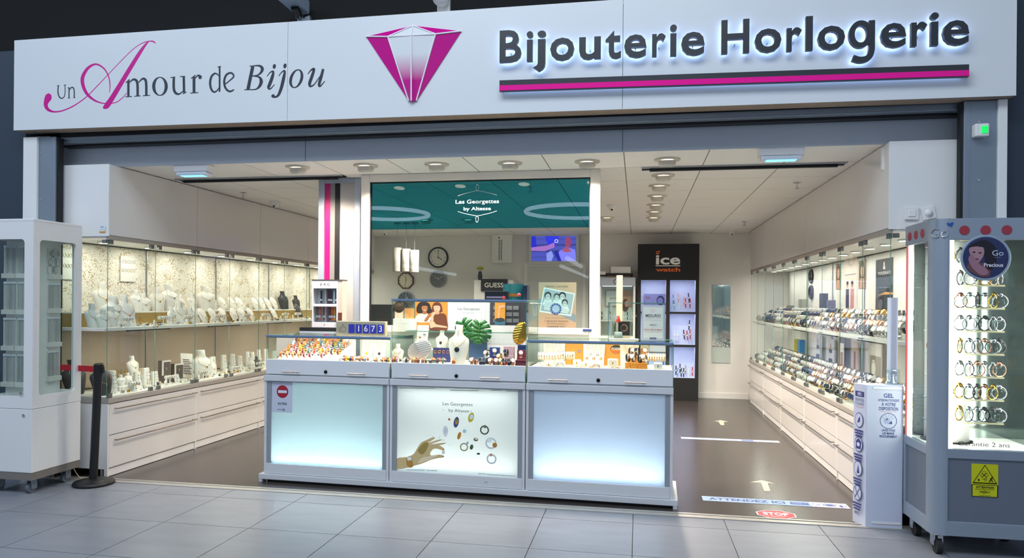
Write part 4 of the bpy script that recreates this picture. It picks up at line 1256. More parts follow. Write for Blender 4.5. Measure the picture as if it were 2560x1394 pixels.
FR = [frost('turquoise_frosted_panel', '#cfdcdc', .72), frost('backlit_poster_film', '#e6ebe8', .72), frost('blue_white_frosted_panel', '#dde6ee', .72)]
HT = [1.165, 1.462, 1.165]
DECKZ = .966
words = ['left of the three, with the red no-entry notice', 'middle one, with the tallest glass case and a hand poster', 'right of the three, with a plain glowing front']
labs = ['silver counter unit with turquoise glowing front and a no-entry notice', 'silver counter unit with hand-and-bracelets poster front and the tallest glass case', 'silver counter unit with plain blue-white glowing front']
units = []
M['casebase'] = mat('white_case_deck', '#f0e6dc', .5)
for k in range(3):
    u0, u1 = k * UW + .003, (k + 1) * UW - .003
    if k == 2: u1 += .0
    t = thing('display_counter', labs[k], 'counter', cw(u0, 0, .064), CA); w = u1 - u0
    units.append(t)
    z = lambda q: q - .064
    # body carcass
    b = MB().box(0, .0, z(.064), .02, CD, z(.85)).box(w - .02, 0, z(.064), w, CD, z(.85)).box(.02, CD - .02, z(.064), w - .02, CD, z(.85)).box(.02, .002, z(.064), w - .02, CD - .02, z(.08))
    b.build('carcass', 'cframe', t, bev=.002)
    MB().box(.02, .03, z(.10), w - .02, .20, z(.104)).box(.02, .20, z(.09), w - .02, .206, z(.81)).build('light_box', 'white', t)
    MB().box(0, -.012, z(.806), w, CD, z(.852)).build('top_rail', 'cframe', t, bev=.003)
    MB().box(.02, -.004, z(.066), w - .02, .016, z(.146)).build('bottom_rail', 'cframe', t, bev=.002)
    MB().box(.02, .006, z(.14), .055, .02, z(.806)).box(w - .055, .006, z(.14), w - .02, .02, z(.806)).box(.055, .006, z(.797), w - .055, .02, z(.806)).build('rebate', 'cdark', t)
    p0, p1 = .055, w - .055
    MB().box(p0, .014, z(.146), p1, .019, z(.797)).build('glowing_panel', FR[k], t)
    # internal LED strip
    led = MB().box(p0 + .02, .025, z(.15), p1 - .02, .035, z(.156)).build('led_strip', emis('cool_led_strip', '#cfe4ff', 6.0 if k == 0 else 2.0), t)
    a = area('counter_led', cw((u0 + u1) / 2, .055 if k == 0 else .11, .16), w - .14, [7.4, 1.9, 3.5][k], [(.84, .95, 1.0), (.97, .99, 1.0), (.84, .93, 1.0)][k], rot=(PI, 0, CA), sy=[.02, .1, .1][k])
    if k == 1: area('counter_led', cw((u0 + u1) / 2, .12, .79), w - .2, [1.6, 1.4, 1.0][k], [(.62, .85, .95), (.97, .99, 1.0), (.80, .91, 1.0)][k], rot=(0, 0, CA), sy=.1)
    # drawer under the case
    d = MB().box(.012, .0, z(.862), w - .004, .022, z(.978)).build('drawer_front', 'drawer', t, bev=.002)
    for hu in (.165, .72):
        h = MB().cyl((hu, -.026, z(.884)), (hu + .15, -.026, z(.884)), .0055, n=8)
        for q in (.02, .13): h.cyl((hu + q, -.026, z(.884)), (hu + q, 0, z(.884)), .004, n=6)
        o = h.build('bar_handle', mat('pale_copper_handle', '#c9b7ad', .3, .8)); o.parent = d; 
    o = MB().lathe([(0, .01), (.011, .01), (.014, .004), (.014, 0)], 12, T=Matrix.Translation((.53, -.0, z(.89))) @ Matrix.Rotation(PI / 2, 4, 'X')).build('lock', mat('dark_lock', '#23211f', .3, .8)); o.parent = d
    MB().box(.004, .02, z(.853), w - .004, CD, z(.926)).build('drawer_box', 'white', t)
    MB().box(.008, .006, z(.926), w - .008, CD - .004, z(DECKZ)).build('case_deck', 'casebase', t)
    # glass case
    g = 1 if k != 1 else 1
    Z1 = HT[k]
    MB().pane(.001, .0235, z(.979), w - .001, .0275, z(Z1) - .004, 'y').build('front_glass', ['glass', 'gedged'], t)
    MB().pane(.0, .024, z(.852), .004, CD, z(Z1) - .004, 'x').build('side_glass', ['glass', 'gedged'], t)
    MB().pane(w - .004, .024, z(.852), w, CD, z(Z1) - .004, 'x').build('side_glass', ['glass', 'gedged'], t)
    MB().pane(.0, .0235, z(Z1) - .0035, w, CD, z(Z1) + .0025, 'z').build('top_glass', ['glass', 'gedged'], t)
    MB().box(-.001, .012, z(Z1) - .006, w + .001, .0232, z(Z1) + .006).build('top_trim', mat('blue_grey_case_trim', '#7f9cc4', .3, .4), t)
    MB().pane(.004, CD - .006, z(DECKZ), w - .004, CD - .002, z(Z1) - .004, 'y').build('back_glass', ['glass', 'gedged'], t)
    MB().box(.01, .029, z(Z1) - .016, w - .01, .04, z(Z1) - .006).build('led_profile', 'alu', t)
    a = area('case_led', cw((u0 + u1) / 2, .045, Z1 - .018), w - .06, [2.6, 3.0, 2.6][k], [(1.0, .76, .60), (1.0, .82, .70), (1.0, .70, .42)][k], rot=(.35, 0, CA), sy=.012)

# ---- notice on the first front
A = Art(cw(.056, .0135, 0), CU, (0, 0, 1), -CV)
A.rect(.006, .555, .185, .80, '#c4c9da')
A.ell(.098, .72, .051, .051, '#a3182e', n=32).rect(.06, .709, .136, .731, '#d9dcea')
A.text('ENTREE', .098, .615, .018, '#16181f', width=.078, bold=.02)
A.stroke([(.055, .578), (.118, .576)], .0016, '#16181f').stroke([(.104, .588), (.119, .576), (.104, .565)], .0018, '#16181f')
n_ = A.build('paper_notice'); tag(n_, 'paper notice with a red no-entry disc, the word ENTREE and an arrow', 'notice')
tag(n_, None, None)
# ---- hand poster print on the middle front
A = Art(cw(UW + .058, .0135, 0), CU, (0, 0, 1), -CV, .00008)


def hp(x, y):
    u, zz = cat_(640 + x / 3.71, 920 + y / 3.71, .0135); return (u - UW - .058, zz)


def hpoly(pts, c, k=4): A.poly([hp(*p) for p in spline(pts, k, closed=True)], c)


A.text('Les Georgettes', hp(1872, 0)[0], hp(0, 272)[1], .026, '#22333a', width=.235).text('by Altesse', hp(1885, 0)[0], hp(0, 328)[1], .024, '#3c5258', width=.16)
for xx in (1740, 2000): A.ell(hp(xx, 0)[0], hp(0, 315)[1], .003, .003, '#4c5f66', n=8)
for a, b, c, d in ((1330, 178, 1660, 190), (1805, 200, 2065, 212), (2180, 200, 2275, 208), (2320, 205, 2430, 216), (1400, 938, 1565, 948), (1580, 942, 1680, 952), (2060, 972, 2130, 982), (2140, 980, 2410, 1004)):
    q0, q1 = hp(a, b), hp(c, d); A.poly([(q0[0], q0[1]), (q0[0], q0[1] - .006), (q1[0], q1[1]), (q1[0], q1[1] + .006)], '#aebdb8', same=True)
hpoly([(1305, 838), (1400, 822), (1460, 795), (1490, 750), (1530, 690), (1580, 665), (1640, 640), (1660, 650), (1600, 690), (1700, 660), (1720, 668), (1620, 705), (1740, 690), (1755, 700), (1640, 730), (1600, 745), (1690, 715), (1745, 745), (1740, 765), (1680, 745), (1640, 752), (1615, 790), (1630, 808), (1700, 800), (1745, 812), (1735, 828), (1690, 832), (1620, 850), (1550, 880), (1460, 905), (1305, 935)], '#d2ba84', 3)
hpoly([(1500, 760), (1560, 690), (1600, 700), (1580, 760), (1540, 800)], '#a48a48', 3)
hpoly([(1540, 830), (1620, 812), (1690, 808), (1600, 850), (1500, 880)], '#ead9b4', 3)
for x, y in ((1642, 635), (1702, 638), (1742, 667), (1738, 745), (1732, 815)): A.ell(*hp(x, y), .0035, .0022, '#a8343c', n=8)
A.ring(*hp(1738, 780), .009, .012, '#8f9a9e').ell(*hp(1738, 780), .009, .009, '#f2f4f2')
hpoly([(1395, 830), (1440, 815), (1450, 860), (1458, 912), (1405, 915)], '#b9893a', 2); A.poly([hp(1400, 825), hp(1438, 818), hp(1446, 850), hp(1408, 856)], '#eef0ea')
for (x, y, w1, w2, c1_, c2_, rr) in ((1858, 500, 24, 50, '#3c4a86', '#b98a2a', .2), (1995, 455, 26, 46, '#c9c228', '#e8ecea', .3), (1757, 582, 26, 52, '#eef0ee', '#d7dcda', 0), (1885, 625, 16, 36, '#cf8a2a', '#cf8a2a', .3), (2040, 660, 22, 16, '#6a6a4a', '#dfe2d0', 0), (2000, 730, 16, 24, '#3c5a34', '#4d6d3e', .3), (2063, 792, 16, 9, '#3c4a30', '#4d5d3e', 0)):
    u_, v_ = hp(x, y); A.ell(u_, v_, w1 / 3.71 * .0031 / 1, w2 / 3.71 * .0031, c1_, rot=-rr, n=14).ell(u_ + .003, v_ + .004, w1 / 3.71 * .002, w2 / 3.71 * .0016, c2_, rot=-rr, n=10)
for x, y, r_, c in ((2120, 572, 42, '#47533a'), (1930, 730, 38, '#a39a72'), (2180, 695, 52, '#cfd8d6'), (2185, 840, 46, '#c9d5d6'), (1895, 415, 14, '#d5dcd8')):
    u_, v_ = hp(x, y); A.ring(u_, v_, r_ / 3.71 * .0022, r_ / 3.71 * .0031, c, n=18)
for x, y, r_, c in ((1793, 473, 11, '#d07a52'), (2180, 803, 13, '#d88a70'), (2215, 712, 22, '#b98232'), (1963, 692, 12, '#8fc4d2'), (1935, 582, 18, '#bcdde0'), (2125, 540, 14, '#6a7a50'), (2165, 668, 20, '#eef2f0'), (1855, 475, 13, '#6a7a50')):
    u_, v_ = hp(x, y); A.ell(u_, v_, r_ / 3.71 * .0031, r_ / 3.71 * .0031, c, n=12)
tag(A.build('poster_print', units[1]), kind='stuff')
# scuffs
A = Art(cw(UW, -.0043, 0), CU, (0, 0, 1), -CV)
u_, z_ = cat_(1211, 1205, 0); A.stroke([(u_ - UW, z_ + .002), (u_ - UW + .02, z_ + .004), (u_ - UW + .024, z_ - .004)], .0015, '#4c5058')
A.build('scuff_mark', units[1])
# ================================================================ ceiling fittings
LAMP = emis('warm_lamp_face', '#ffe6c2', 9.0)


def downlight(px_, py_, lab, grp, power):
    p = at(px_, py_, z=ZC)
    t = thing('gimbal_downlight', lab, 'ceiling light', (p.x, p.y, ZC), group=grp)
    MB().lathe([(.062, 0), (.098, 0), (.098, -.008), (.062, -.012)], 20).build('trim_ring', mat('cream_metal', '#cfc8bb', .4), t)
    T = Matrix.Translation((0, 0, -.004)) @ Matrix.Rotation(.22, 4, 'X')
    MB().lathe([(.062, 0), (.066, -.03), (.055, -.05), (.050, -.05)], 18, T=T).build('lamp_housing', mat('cream_metal', '#cfc8bb', .4), t)
    MB().lathe([(0, -.046), (.052, -.046)], 16, T=T).build('lamp', LAMP, t)
    spot('downlight_beam', (p.x, p.y + .01, ZC - .062), power, WARM, 150 if p.y > 1 else 125, .6, .05, rot=(.0 if p.y > 1 else .32, 0, 0))


for i, q in enumerate(((744, 417), (914, 413), (1092, 410), (1275, 407), (1468, 403), (1668, 398))):
    downlight(*q, 'cream gimbal downlight in the row across the entrance ceiling', 'downlights across the entrance', 78)
for i, q in enumerate(((1658, 437), (1648, 463), (1643, 489), (1639, 511), (1636, 528), (1634, 543))):
    downlight(*q, 'cream gimbal downlight in the line over the watch aisle', 'downlights over the watch aisle', 85)
for q in ((1065, 549), (1172, 548), (1517, 543)):
    downlight(*q, 'cream gimbal downlight deep in the shop, behind the glazed screen', 'downlights behind the glazed screen', 120)
# emergency lights on the lintel side
for nm, px_, py_, lab in (('l', 485, 412, 'emergency light box with a cyan glow above the jewellery aisle'), ('r', 1952, 380, 'emergency light box with a cyan glow above the watch aisle')):
    p = at(px_, py_, y=.50)
    t = thing('emergency_light', lab, 'emergency light', (p.x, .47, ZC))
    MB().box(-.15, -.02, -.055, .15, .09, 0).build('body', 'white', t, bev=.006)
    MB().box(-.135, -.014, -.085, .135, .08, -.054).build('diffuser', mat('frosted_diffuser', '#dfe9f4', .3), t, bev=.01)
    MB().box(-.10, -.005, -.0875, .10, .055, -.0845).build('lamp', emis('cyan_lamp', '#62c4ff', 2.5), t)
# ceiling slots of the sliding screens
for a, b, c, lab in ((445, 860, 437, 'black sliding-screen track set in the ceiling over the jewellery aisle'), (1605, 2115, 417, 'black sliding-screen track set in the ceiling over the watch aisle')):
    x0, x1 = at(a, 445 if a < 1000 else 423, y=1.08).x, at(b, 438 if a < 1000 else 408, y=1.08).x
    t = thing('screen_track', lab, 'track', ((x0 + x1) / 2, 1.08, ZC))
    keep(MB().box(x0, 1.03, ZC - .012, x1, 1.055, ZC + .001).box(x0, 1.13, ZC - .012, x1, 1.15, ZC + .001).build('aluminium_lip', 'alu'), t)
    keep(MB().box(x0, 1.055, ZC - .006, x1, 1.13, ZC + .001).build('slot', 'void'), t)
    keep(MB().box(x0 + .06, 1.07, ZC - .03, x1 - .06, 1.10, ZC - .006).build('runner', 'black'), t)
for px_, py_, lab in ((608, 481, 'chrome sprinkler over the jewellery aisle'), (1993, 456, 'chrome sprinkler over the watch aisle near the entrance'), (1861, 554, 'chrome sprinkler deep in over the watch aisle'), (1326, 466, 'chrome sprinkler above the glazed screen, seen through teal film')):
    p = at(px_, py_, z=ZC)
    t = thing('sprinkler', lab, 'sprinkler', (p.x, p.y, ZC))
    MB().lathe([(0, -.003), (.035, -.003), (.038, 0)], 14).build('rose', 'chrome', t)
    MB().cyl((0, 0, -.003), (0, 0, -.05), .008, n=8).lathe([(0, -.052), (.022, -.052), (.022, -.05), (0, -.05)], 10).build('head', 'chrome', t)
for px_, py_, lab in ((688, 503, 'white dome camera over the jewellery aisle'), (1830, 577, 'white dome camera at the back of the watch aisle'), (963, 577, 'white dome camera in the far left corner of the ceiling'), (1530, 512, 'white dome detector right of the glazed screen')):
    p = at(px_, py_, z=ZC)
    y = min(p.y, 6.35)
    t = thing('dome_camera', lab, 'camera', (p.x, y, ZC))
    MB().lathe([(.062, 0), (.062, -.02), (.05, -.03), (0, -.03)], 18).build('base', 'white', t)
    MB().lathe([(.04, -.03), (.036, -.05), (.02, -.066), (0, -.072)], 16).build('dome', 'white', t)
    MB().ell((0, -.025, -.052), (.014, .012, .014), 10, 8).build('lens', 'black', t)

# ================================================================ glazed screen of the work desk
YO = 1.09
M['whiteframe'] = mat('white_window_frame', '#e8e2da', .35)
of = thing('glazed_screen', 'white framed office screen with a teal LES GEORGETTES film band on its glass', 'glass screen', (2.9, YO, 0))
xo = [at(905, 600, y=YO).x, at(926, 600, y=YO).x, at(1475, 600, y=YO).x, at(1500, 600, y=YO).x]
zt, zbm = at(1200, 450, y=YO).z, at(1473, 820, y=YO).z
for a, b, c, d, nm in ((xo[0], 0, xo[1], ZC - .002, 'stile'), (xo[2], 0, xo[3], ZC - .002, 'stile'), (xo[1], zt, xo[2], ZC - .002, 'top_rail'), (xo[1], zbm - .055, xo[2], zbm, 'bottom_rail')):
    keep(MB().box(a, YO - .03, b, c, YO + .03, d).build(nm, 'whiteframe', bev=.004), of)
keep(MB().box(xo[1], YO - .012, 0.0, xo[2], YO + .012, zbm - .056).build('infill_panel', 'white'), of)
keep(MB().pane(xo[1], YO - .003, zbm, xo[2], YO + .003, zt, 'y').build('glass_pane', ['glass', 'gedge']), of)
keep(MB().box(xo[1], YO - .014, zbm, xo[1] + .008, YO + .014, zt).box(xo[2] - .008, YO - .014, zbm, xo[2], YO + .014, zt).box(xo[1], YO - .014, zt - .008, xo[2], YO + .014, zt).build('gasket', 'rubber'), of)
zf = at(1200, 571, y=YO).z
M['teal'] = glassmat('teal_tinted_film', '#34b2cc', 1.45, 0.0, 0.7)
keep(MB().add([(xo[1] + .008, YO - .004, zf), (xo[2] - .008, YO - .004, zf), (xo[2] - .008, YO - .004, zt - .008), (xo[1] + .008, YO - .004, zt - .008)], [(0, 1, 2, 3)]).build('teal_film', 'teal'), of)
A = Art((0, YO - .0048, 0), (1, 0, 0), (0, 0, 1), (0, -1, 0))
gx, gz = at(1193, 508, y=YO - .005).x, at(1193, 508, y=YO - .005).z
A.text('Les Georgettes', gx, gz, .034, '#e8f3f5', width=.375).text('by Altesse', gx + .0, gz - .058, .030, '#e8f3f5', width=.235)
dots = []
for sg_ in (1, -1):
    base_ = gz + (.085 if sg_ > 0 else -.085)
    for q in range(-18, 19):
        u_ = q / 18; dots.append((gx + u_ * .165, base_ + sg_ * .022 * (1 - abs(u_)) ** 1.5 - sg_ * .018 * abs(u_) ** 3))
    for q in range(14):
        a = 2 * PI * q / 14; dots.append((gx + .012 * math.sin(a), base_ + sg_ * (.048 + .026 * -math.cos(a))))
A.k += 1
for d in dots: A.ell(d[0], d[1], .0026, .0026, '#e8f3f5', n=6, same=True)
tag(A.build('film_lettering', of), kind='stuff')
# little brand plate on the frame corner
p = at(1468, 826, y=YO - .031); keep(MB().box(p.x - .035, YO - .034, p.z - .006, p.x + .035, YO - .03, p.z + .012).build('maker_plate', mat('blue_plate', '#3a4f86', .4)), of)
# panel left of the screen with magenta and black stripes
YPn = 1.22
x0, x1 = at(799, 600, y=YPn).x, at(903, 600, y=YPn).x
zt_ = ZC - .004
pn = thing('sliding_panel', 'grey aluminium framed panel with magenta and black stripes beside the glazed screen', 'panel', ((x0 + x1) / 2, YPn, 0))
for a, b, c, d in ((x0, 0, x0 + .055, zt_), (x1 - .055, 0, x1, zt_), (x0 + .055, zt_ - .04, x1 - .055, zt_)):
    keep(MB().box(a, YPn - .03, b, c, YPn + .03, d).build('frame', 'alupaint', bev=.003), pn)
keep(MB().box(x0 + .055, YPn - .005, 0, x1 - .055, YPn + .02, zt_ - .04).build('sheet', mat('light_grey_sheet', '#bdb9b4', .4)), pn)
keep(MB().box(x0 + .055, YPn - .012, .9, x0 + .105, YPn - .005, zt_ - .04).build('magenta_stripe', mat('magenta_stripe', '#c3106f', .4)), pn)
keep(MB().box(x0 + .105, YPn - .011, .9, x0 + .15, YPn - .005, zt_ - .04).build('grey_stripe', mat('stripe_grey', '#8b8784', .4)), pn)
keep(MB().box(x0 + .15, YPn - .012, .9, x0 + .195, YPn - .005, zt_ - .04).build('black_stripe', 'blackmatt'), pn)

# ================================================================ back wall
YB = 6.498


def clock(px_, py_, rad_px, lab, kind):
    p = at(px_, py_, y=YB - .03); R_ = rad_px * (p - CAM).dot(_fw) / F_PX
    t = thing('wall_clock', lab, 'clock', (p.x, YB, p.z))
    T = Matrix.Rotation(PI / 2, 4, 'X')
    rim = {'roman': 'black', 'grey': 'alu', 'octagon': mat('walnut_wood', '#6b432b', .45, noise=.2), 'silver': 'alupaint'}[kind]
    face = {'roman': '#e8e6dd', 'grey': '#73777a', 'octagon': '#e6dfc8', 'silver': '#5d666e'}[kind]
    n = 8 if kind == 'octagon' else 32
    TT = T @ Matrix.Rotation(PI / 8 if n == 8 else 0, 4, 'Z')
    MB().lathe([(R_ * .86, .03), (R_ * .93, .045), (R_, .03), (R_, 0)], n, T=TT, sm=n > 8).build('rim', rim, t)
    MB().lathe([(0, .02), (R_ * .9, .02)], 32, T=T).build('dial', mat('clock_face_' + face[1:], face, .5), t)
    A = Art((p.x, YB - .021, p.z), (1, 0, 0), (0, 0, 1), (0, -1, 0))
    inkc = '#1c1c1e' if kind in ('roman', 'octagon') else '#e4e6e6'
    A.k += 1
    for h in range(12):
        a = h * PI / 6; c_, s_ = math.sin(a), math.cos(a)
        if kind == 'roman':
            A.text(['XII', 'I', 'II', 'III', 'IIII', 'V', 'VI', 'VII', 'VIII', 'IX', 'X', 'XI'][h], R_ * .7 * c_, R_ * .7 * s_ - R_ * .09, R_ * .18, inkc, same=True, sx=.55)
        else:
            A.stroke([(R_ * .62 * c_, R_ * .62 * s_), (R_ * .8 * c_, R_ * .8 * s_)], R_ * .014, inkc, same=True)
    ha, ma = {'roman': (120, 0), 'grey': (300, 60), 'octagon': (0, 190), 'silver': (30, 0)}[kind]
    for ang, ln, wd in ((ha, .45, .03), (ma, .66, .02)):
        a = math.radians(ang); A.stroke([(-R_ * .1 * math.sin(a), -R_ * .1 * math.cos(a)), (R_ * ln * math.sin(a), R_ * ln * math.cos(a))], R_ * wd, inkc)
    A.ell(0, 0, R_ * .05, R_ * .05, inkc)
    tag(A.build('hands_and_numerals', t), kind='stuff')


clock(1095, 643, 26, 'black rimmed round wall clock with roman numerals', 'roman')
clock(1095, 697, 22, 'slim grey-faced round wall clock under the black one', 'grey')
clock(1014, 701, 22, 'octagonal walnut wall clock under the pendant lamps', 'octagon')
clock(1014, 750, 22, 'silver rimmed dark-faced wall clock under the octagonal one', 'silver')
# pendant lamps
for i, (px_, yt, yb_) in enumerate(((993, 619, 678), (1015, 622, 678), (1036, 625, 680))):
    p = at(px_, yb_, y=4.6); pt = at(px_, yt, y=4.6)
    t = thing('pendant_lamp', 'white cylindrical pendant lamp with pierced lower band, %s one' % ['longest, beside the white partition', 'middle hanging', 'shortest, closest to the black clock'][i], 'pendant lamp', (p.x, 4.6, ZC), group='cluster of pendant lamps')
    R_ = 11 * (p - CAM).dot(_fw) / F_PX
    MB().cyl((0, 0, 0), (0, 0, pt.z - ZC), .0025, n=6).lathe([(0, -.002), (.05, -.002), (.05, -.02), (0, -.02)], 12).build('cord', 'alu', t)
    h = pt.z - p.z
    MB().lathe([(0, pt.z - ZC), (R_, pt.z - ZC), (R_, pt.z - ZC - h * .6)], 20).build('shade', mat('white_lamp_shade', '#aaa6a2', .6), t)
    MB().lathe([(R_, pt.z - ZC - h * .6), (R_, p.z - ZC)], 20).build('pierced_band', mat('pierced_grey_band', '#a8a49f', .6, noise=.5, nscale=160), t)
# wall air purifier
p0, p1 = at(1228, 586, y=6.34), at(1279, 657, y=6.34)
t = thing('wall_air_unit', 'tall white wall-mounted air unit with slotted corner grille', 'air unit', ((p0.x + p1.x) / 2, YB, p1.z))
hh = p0.z - p1.z; w_ = p1.x - p0.x
MB().prism([(-w_ / 2, 0), (-w_ / 2, -.10), (-w_ / 2 + .10, -.16), (w_ / 2, -.16), (w_ / 2, 0)][::-1], lambda u, v, w: (u, v, w), hh).build('casing', 'white', t, bev=.006)
A = Art((0, 0, 0), (1, 0, 0), (0, 0, 1), (0, -1, 0))
for r_ in range(14):
    for c_ in range(3):
        o = None
sl = MB()
for r_ in range(15):
    for c_ in range(2):
        u_ = -w_ / 2 + .135 + c_ * .035; z_ = .05 + r_ * .022
        sl.box(u_ - .011, -.1625, z_, u_ + .011, -.1595, z_ + .011)
tag(sl.build('grille_slots', 'black', t), kind='stuff')
MB().cyl((-w_ / 2 + .13, -.159, hh - .05), (-w_ / 2 + .13, -.164, hh - .05), .012, n=10).build('sensor_eye', 'black', t)
# television
p0, p1 = at(1328, 590, y=6.38), at(1440, 652, y=6.38)
tv = thing('television', 'wall television showing a blue-tinted scene of hands and watches in a pale frame', 'television', ((p0.x + p1.x) / 2, YB, p1.z))
W_, H_ = p1.x - p0.x, p0.z - p1.z
MB().box(-W_ / 2 - .04, -.10, -.05, W_ / 2 + .04, -.05, H_ + .04).build('frame', mat('pale_tv_frame', '#cfcfca', .4), tv, bev=.004)
MB().box(-.15, -.05, .1, .15, 0, .3).build('wall_bracket', 'black', tv)


def scr(hx, s=1.0): return mat('screen_' + hx[1:], '#000000', .3, emit=hx, estr=s)


A = Art(((p0.x + p1.x) / 2 - W_ / 2, YB - .1005, p1.z), (1, 0, 0), (0, 0, 1), (0, -1, 0))
A.rect(0, 0, W_, H_, scr('#4a4fb4'))
for k in range(4): A.rect(0, H_ * (.12 + .24 * k), W_, H_ * (.2 + .24 * k), scr('#3a3670'), same=True)
A.poly([(0, H_), (W_ * .1, H_), (W_ * .12, H_ * .5), (0, H_ * .55)], scr('#2026c8')).poly([(W_ * .3, H_), (W_ * .62, H_), (W_ * .55, H_ * .6), (W_ * .4, H_ * .5)], scr('#2a30dc'))
A.poly([(0, H_ * .55), (W_ * .35, H_ * .62), (W_ * .52, H_ * .75), (W_ * .52, H_ * .55), (W_ * .3, H_ * .4), (0, H_ * .42)], scr('#a46cc0'))
A.poly([(W_ * .62, H_ * .05), (W_ * .62, H_ * .4), (W_ * .8, H_ * .55), (W_ * .98, H_ * .45), (W_, 0), (W_ * .62, 0)], scr('#7f7cf0')).ell(W_ * .82, H_ * .75, W_ * .07, H_ * .22, scr('#94406a')).poly([(W_ * .68, H_ * .4), (W_ * .78, H_ * .6), (W_ * .9, H_ * .4), (W_ * .8, H_ * .34)], scr('#a8506e'))
A.poly([(W_ * .35, 0), (W_ * .34, H_ * .3), (W_ * .45, H_ * .42), (W_ * .5, H_ * .2), (W_ * .45, 0)], scr('#8a94e8')).poly([(W_ * .5, H_ * .35), (W_ * .58, H_ * .45), (W_ * .68, 0), (W_ * .6, 0)], scr('#1b1f9c'))
A.ring(W_ * .56, H_ * .8, .018, .03, scr('#d8d4f4'), n=14)
tag(A.build('screen_image', tv), kind='stuff')
# back-room door and poster on it
d0, d1 = at(1319, 665, y=6.46), at(1457, 667, y=6.46)
dr = struct('door_1', MB().box(d0.x, 6.455, 0, d1.x, 6.499, d0.z), mat('pale_grey_door', '#cfcfcb', .5), bev=.003)
keep(MB().box(d0.x - .05, 6.46, 0, d0.x, 6.499, d0.z + .05).box(d1.x, 6.46, 0, d1.x + .05, 6.499, d0.z + .05).box(d0.x, 6.46, d0.z, d1.x, 6.499, d0.z + .05).build('door_frame', 'white'), dr)
keep(MB().cyl((d0.x + .1, 6.455, 1.02), (d0.x + .1, 6.40, 1.02), .01, n=8).cyl((d0.x + .1, 6.40, 1.02), (d0.x + .22, 6.40, 1.02), .009, n=8).build('door_handle', 'chrome'), dr)
# PIERRE LANNIER poster: on a stand-up board near the glass
YPo = 1.75
q0, q1 = at(1347, 705, y=YPo), at(1440, 818, y=YPo)
W_, H_ = q1.x - q0.x, q0.z - q1.z + .12
zb_ = q0.z - H_
pp = thing('photo_offer_poster', 'salmon PIERRE LANNIER poster with a black and white family photo', 'poster', ((q0.x + q1.x) / 2, YPo, zb_))
MB().box(-W_ / 2, 0, 0, W_ / 2, .006, H_).build('board', ink('#c79a80'), pp)
A = Art((q0.x, YPo - .0005, zb_), (1, 0, 0), (0, 0, 1), (0, -1, 0))
hs = H_ - .12


def U_(x): return (x - 1347) / 93 * W_


def V_(y): return H_ - (y - 705) / 113 * hs


A.rect(0, 0, W_, H_, '#c99c80')
A.text('PIERRE LANNIER', U_(1392), V_(718), .017, '#2c2830', width=W_ * .6)
A.poly([(U_(1347), V_(746)), (U_(1440), V_(787)), (U_(1440), V_(806)), (U_(1347), V_(762))], '#8b8f98')
A.poly([(U_(1349), V_(780)), (U_(1360), V_(718)), (U_(1437), V_(733)), (U_(1428), V_(790))], '#e6e4e2').poly([(U_(1352), V_(777)), (U_(1362), V_(721)), (U_(1434), V_(735)), (U_(1426), V_(786))], '#a9a9ac')
for x, y, r_, hc in ((1370, 741, 9, '#2c2c30'), (1392, 743, 8, '#3a3a3e'), (1406, 741, 9, '#242428'), (1412, 758, 8, '#303034')):
    R0 = U_(1347 + r_); A.poly([(U_(x) - R0 * 1.5, V_(y) - R0 * 2.4), (U_(x) + R0 * 1.5, V_(y) - R0 * 2.4), (U_(x) + R0 * .9, V_(y) - R0 * .8), (U_(x) - R0 * .9, V_(y) - R0 * .8)], '#d8d6d4').ell(U_(x), V_(y) + R0 * .25, R0 * .98, R0 * 1.05, hc, n=16).ell(U_(x), V_(y) - R0 * .12, R0 * .72, R0 * .92, '#b9b5b2', n=16).ell(U_(x) - R0 * .26, V_(y), R0 * .1, R0 * .07, '#2a2a2c', n=6).ell(U_(x) + R0 * .26, V_(y), R0 * .1, R0 * .07, '#2a2a2c', n=6, same=True).ell(U_(x), V_(y) - R0 * .5, R0 * .3, R0 * .12, '#f2f0ee', n=8)
A.poly([(U_(1360), V_(775)), (U_(1362), V_(755)), (U_(1385), V_(755)), (U_(1420), V_(775)), (U_(1420), V_(784))], '#c9c8c8')
A.ell(U_(1390), V_(772), U_(1361), U_(1361), '#3d4f8c', n=24).ell(U_(1390), V_(772), U_(1356.5), U_(1356.5), '#a9b2c8', n=24)
for k in range(12):
    a = k * PI / 6; A.ell(U_(1390) + U_(1358.8) * math.sin(a), V_(772) + U_(1358.8) * math.cos(a), .004, .004, '#c9cfe0', n=6, same=k > 0)
for y, w2, s_, h_ in ((796, .62, 'AVEC VOTRE ACHAT', .006), (805, .62, '1 SEANCE PHOTO', .015), (811, .5, 'PROFESSIONNELLE', .010), (819, .5, 'OFFERTE*', .016)):
    A.text(s_, U_(1392), V_(y), h_, '#5d4138', width=W_ * w2)
tag(A.build('print', pp), kind='stuff')
MB().box(-.08, .006, 0, -.06, .02, H_ * .9).box(.06, .006, 0, .08, .02, H_ * .9).build('easel_back', 'alu', pp)
# desk inside the screen, with the things on it
dk = thing('work_desk', 'dark topped work desk behind the glazed screen', 'desk', (2.9, 1.6, 0))
keep(MB().box(1.9, 1.16, 1.02, 3.80, 1.95, 1.06).build('desk_top', mat('dark_desk_top', '#3c3a3a', .35)), dk)
for x in (1.92, 3.74): keep(MB().box(x, 1.2, 0, x + .04, 1.9, 1.02).build('desk_leg', 'white'), dk)
keep(MB().box(1.96, 1.88, .2, 3.74, 1.9, 1.02).build('modesty_panel', 'white'), dk)
for o in (pp,): pass
pz = 1.0601


def on_desk(px_, y=None, depth=1.5): return at(px_, 800, y=depth)


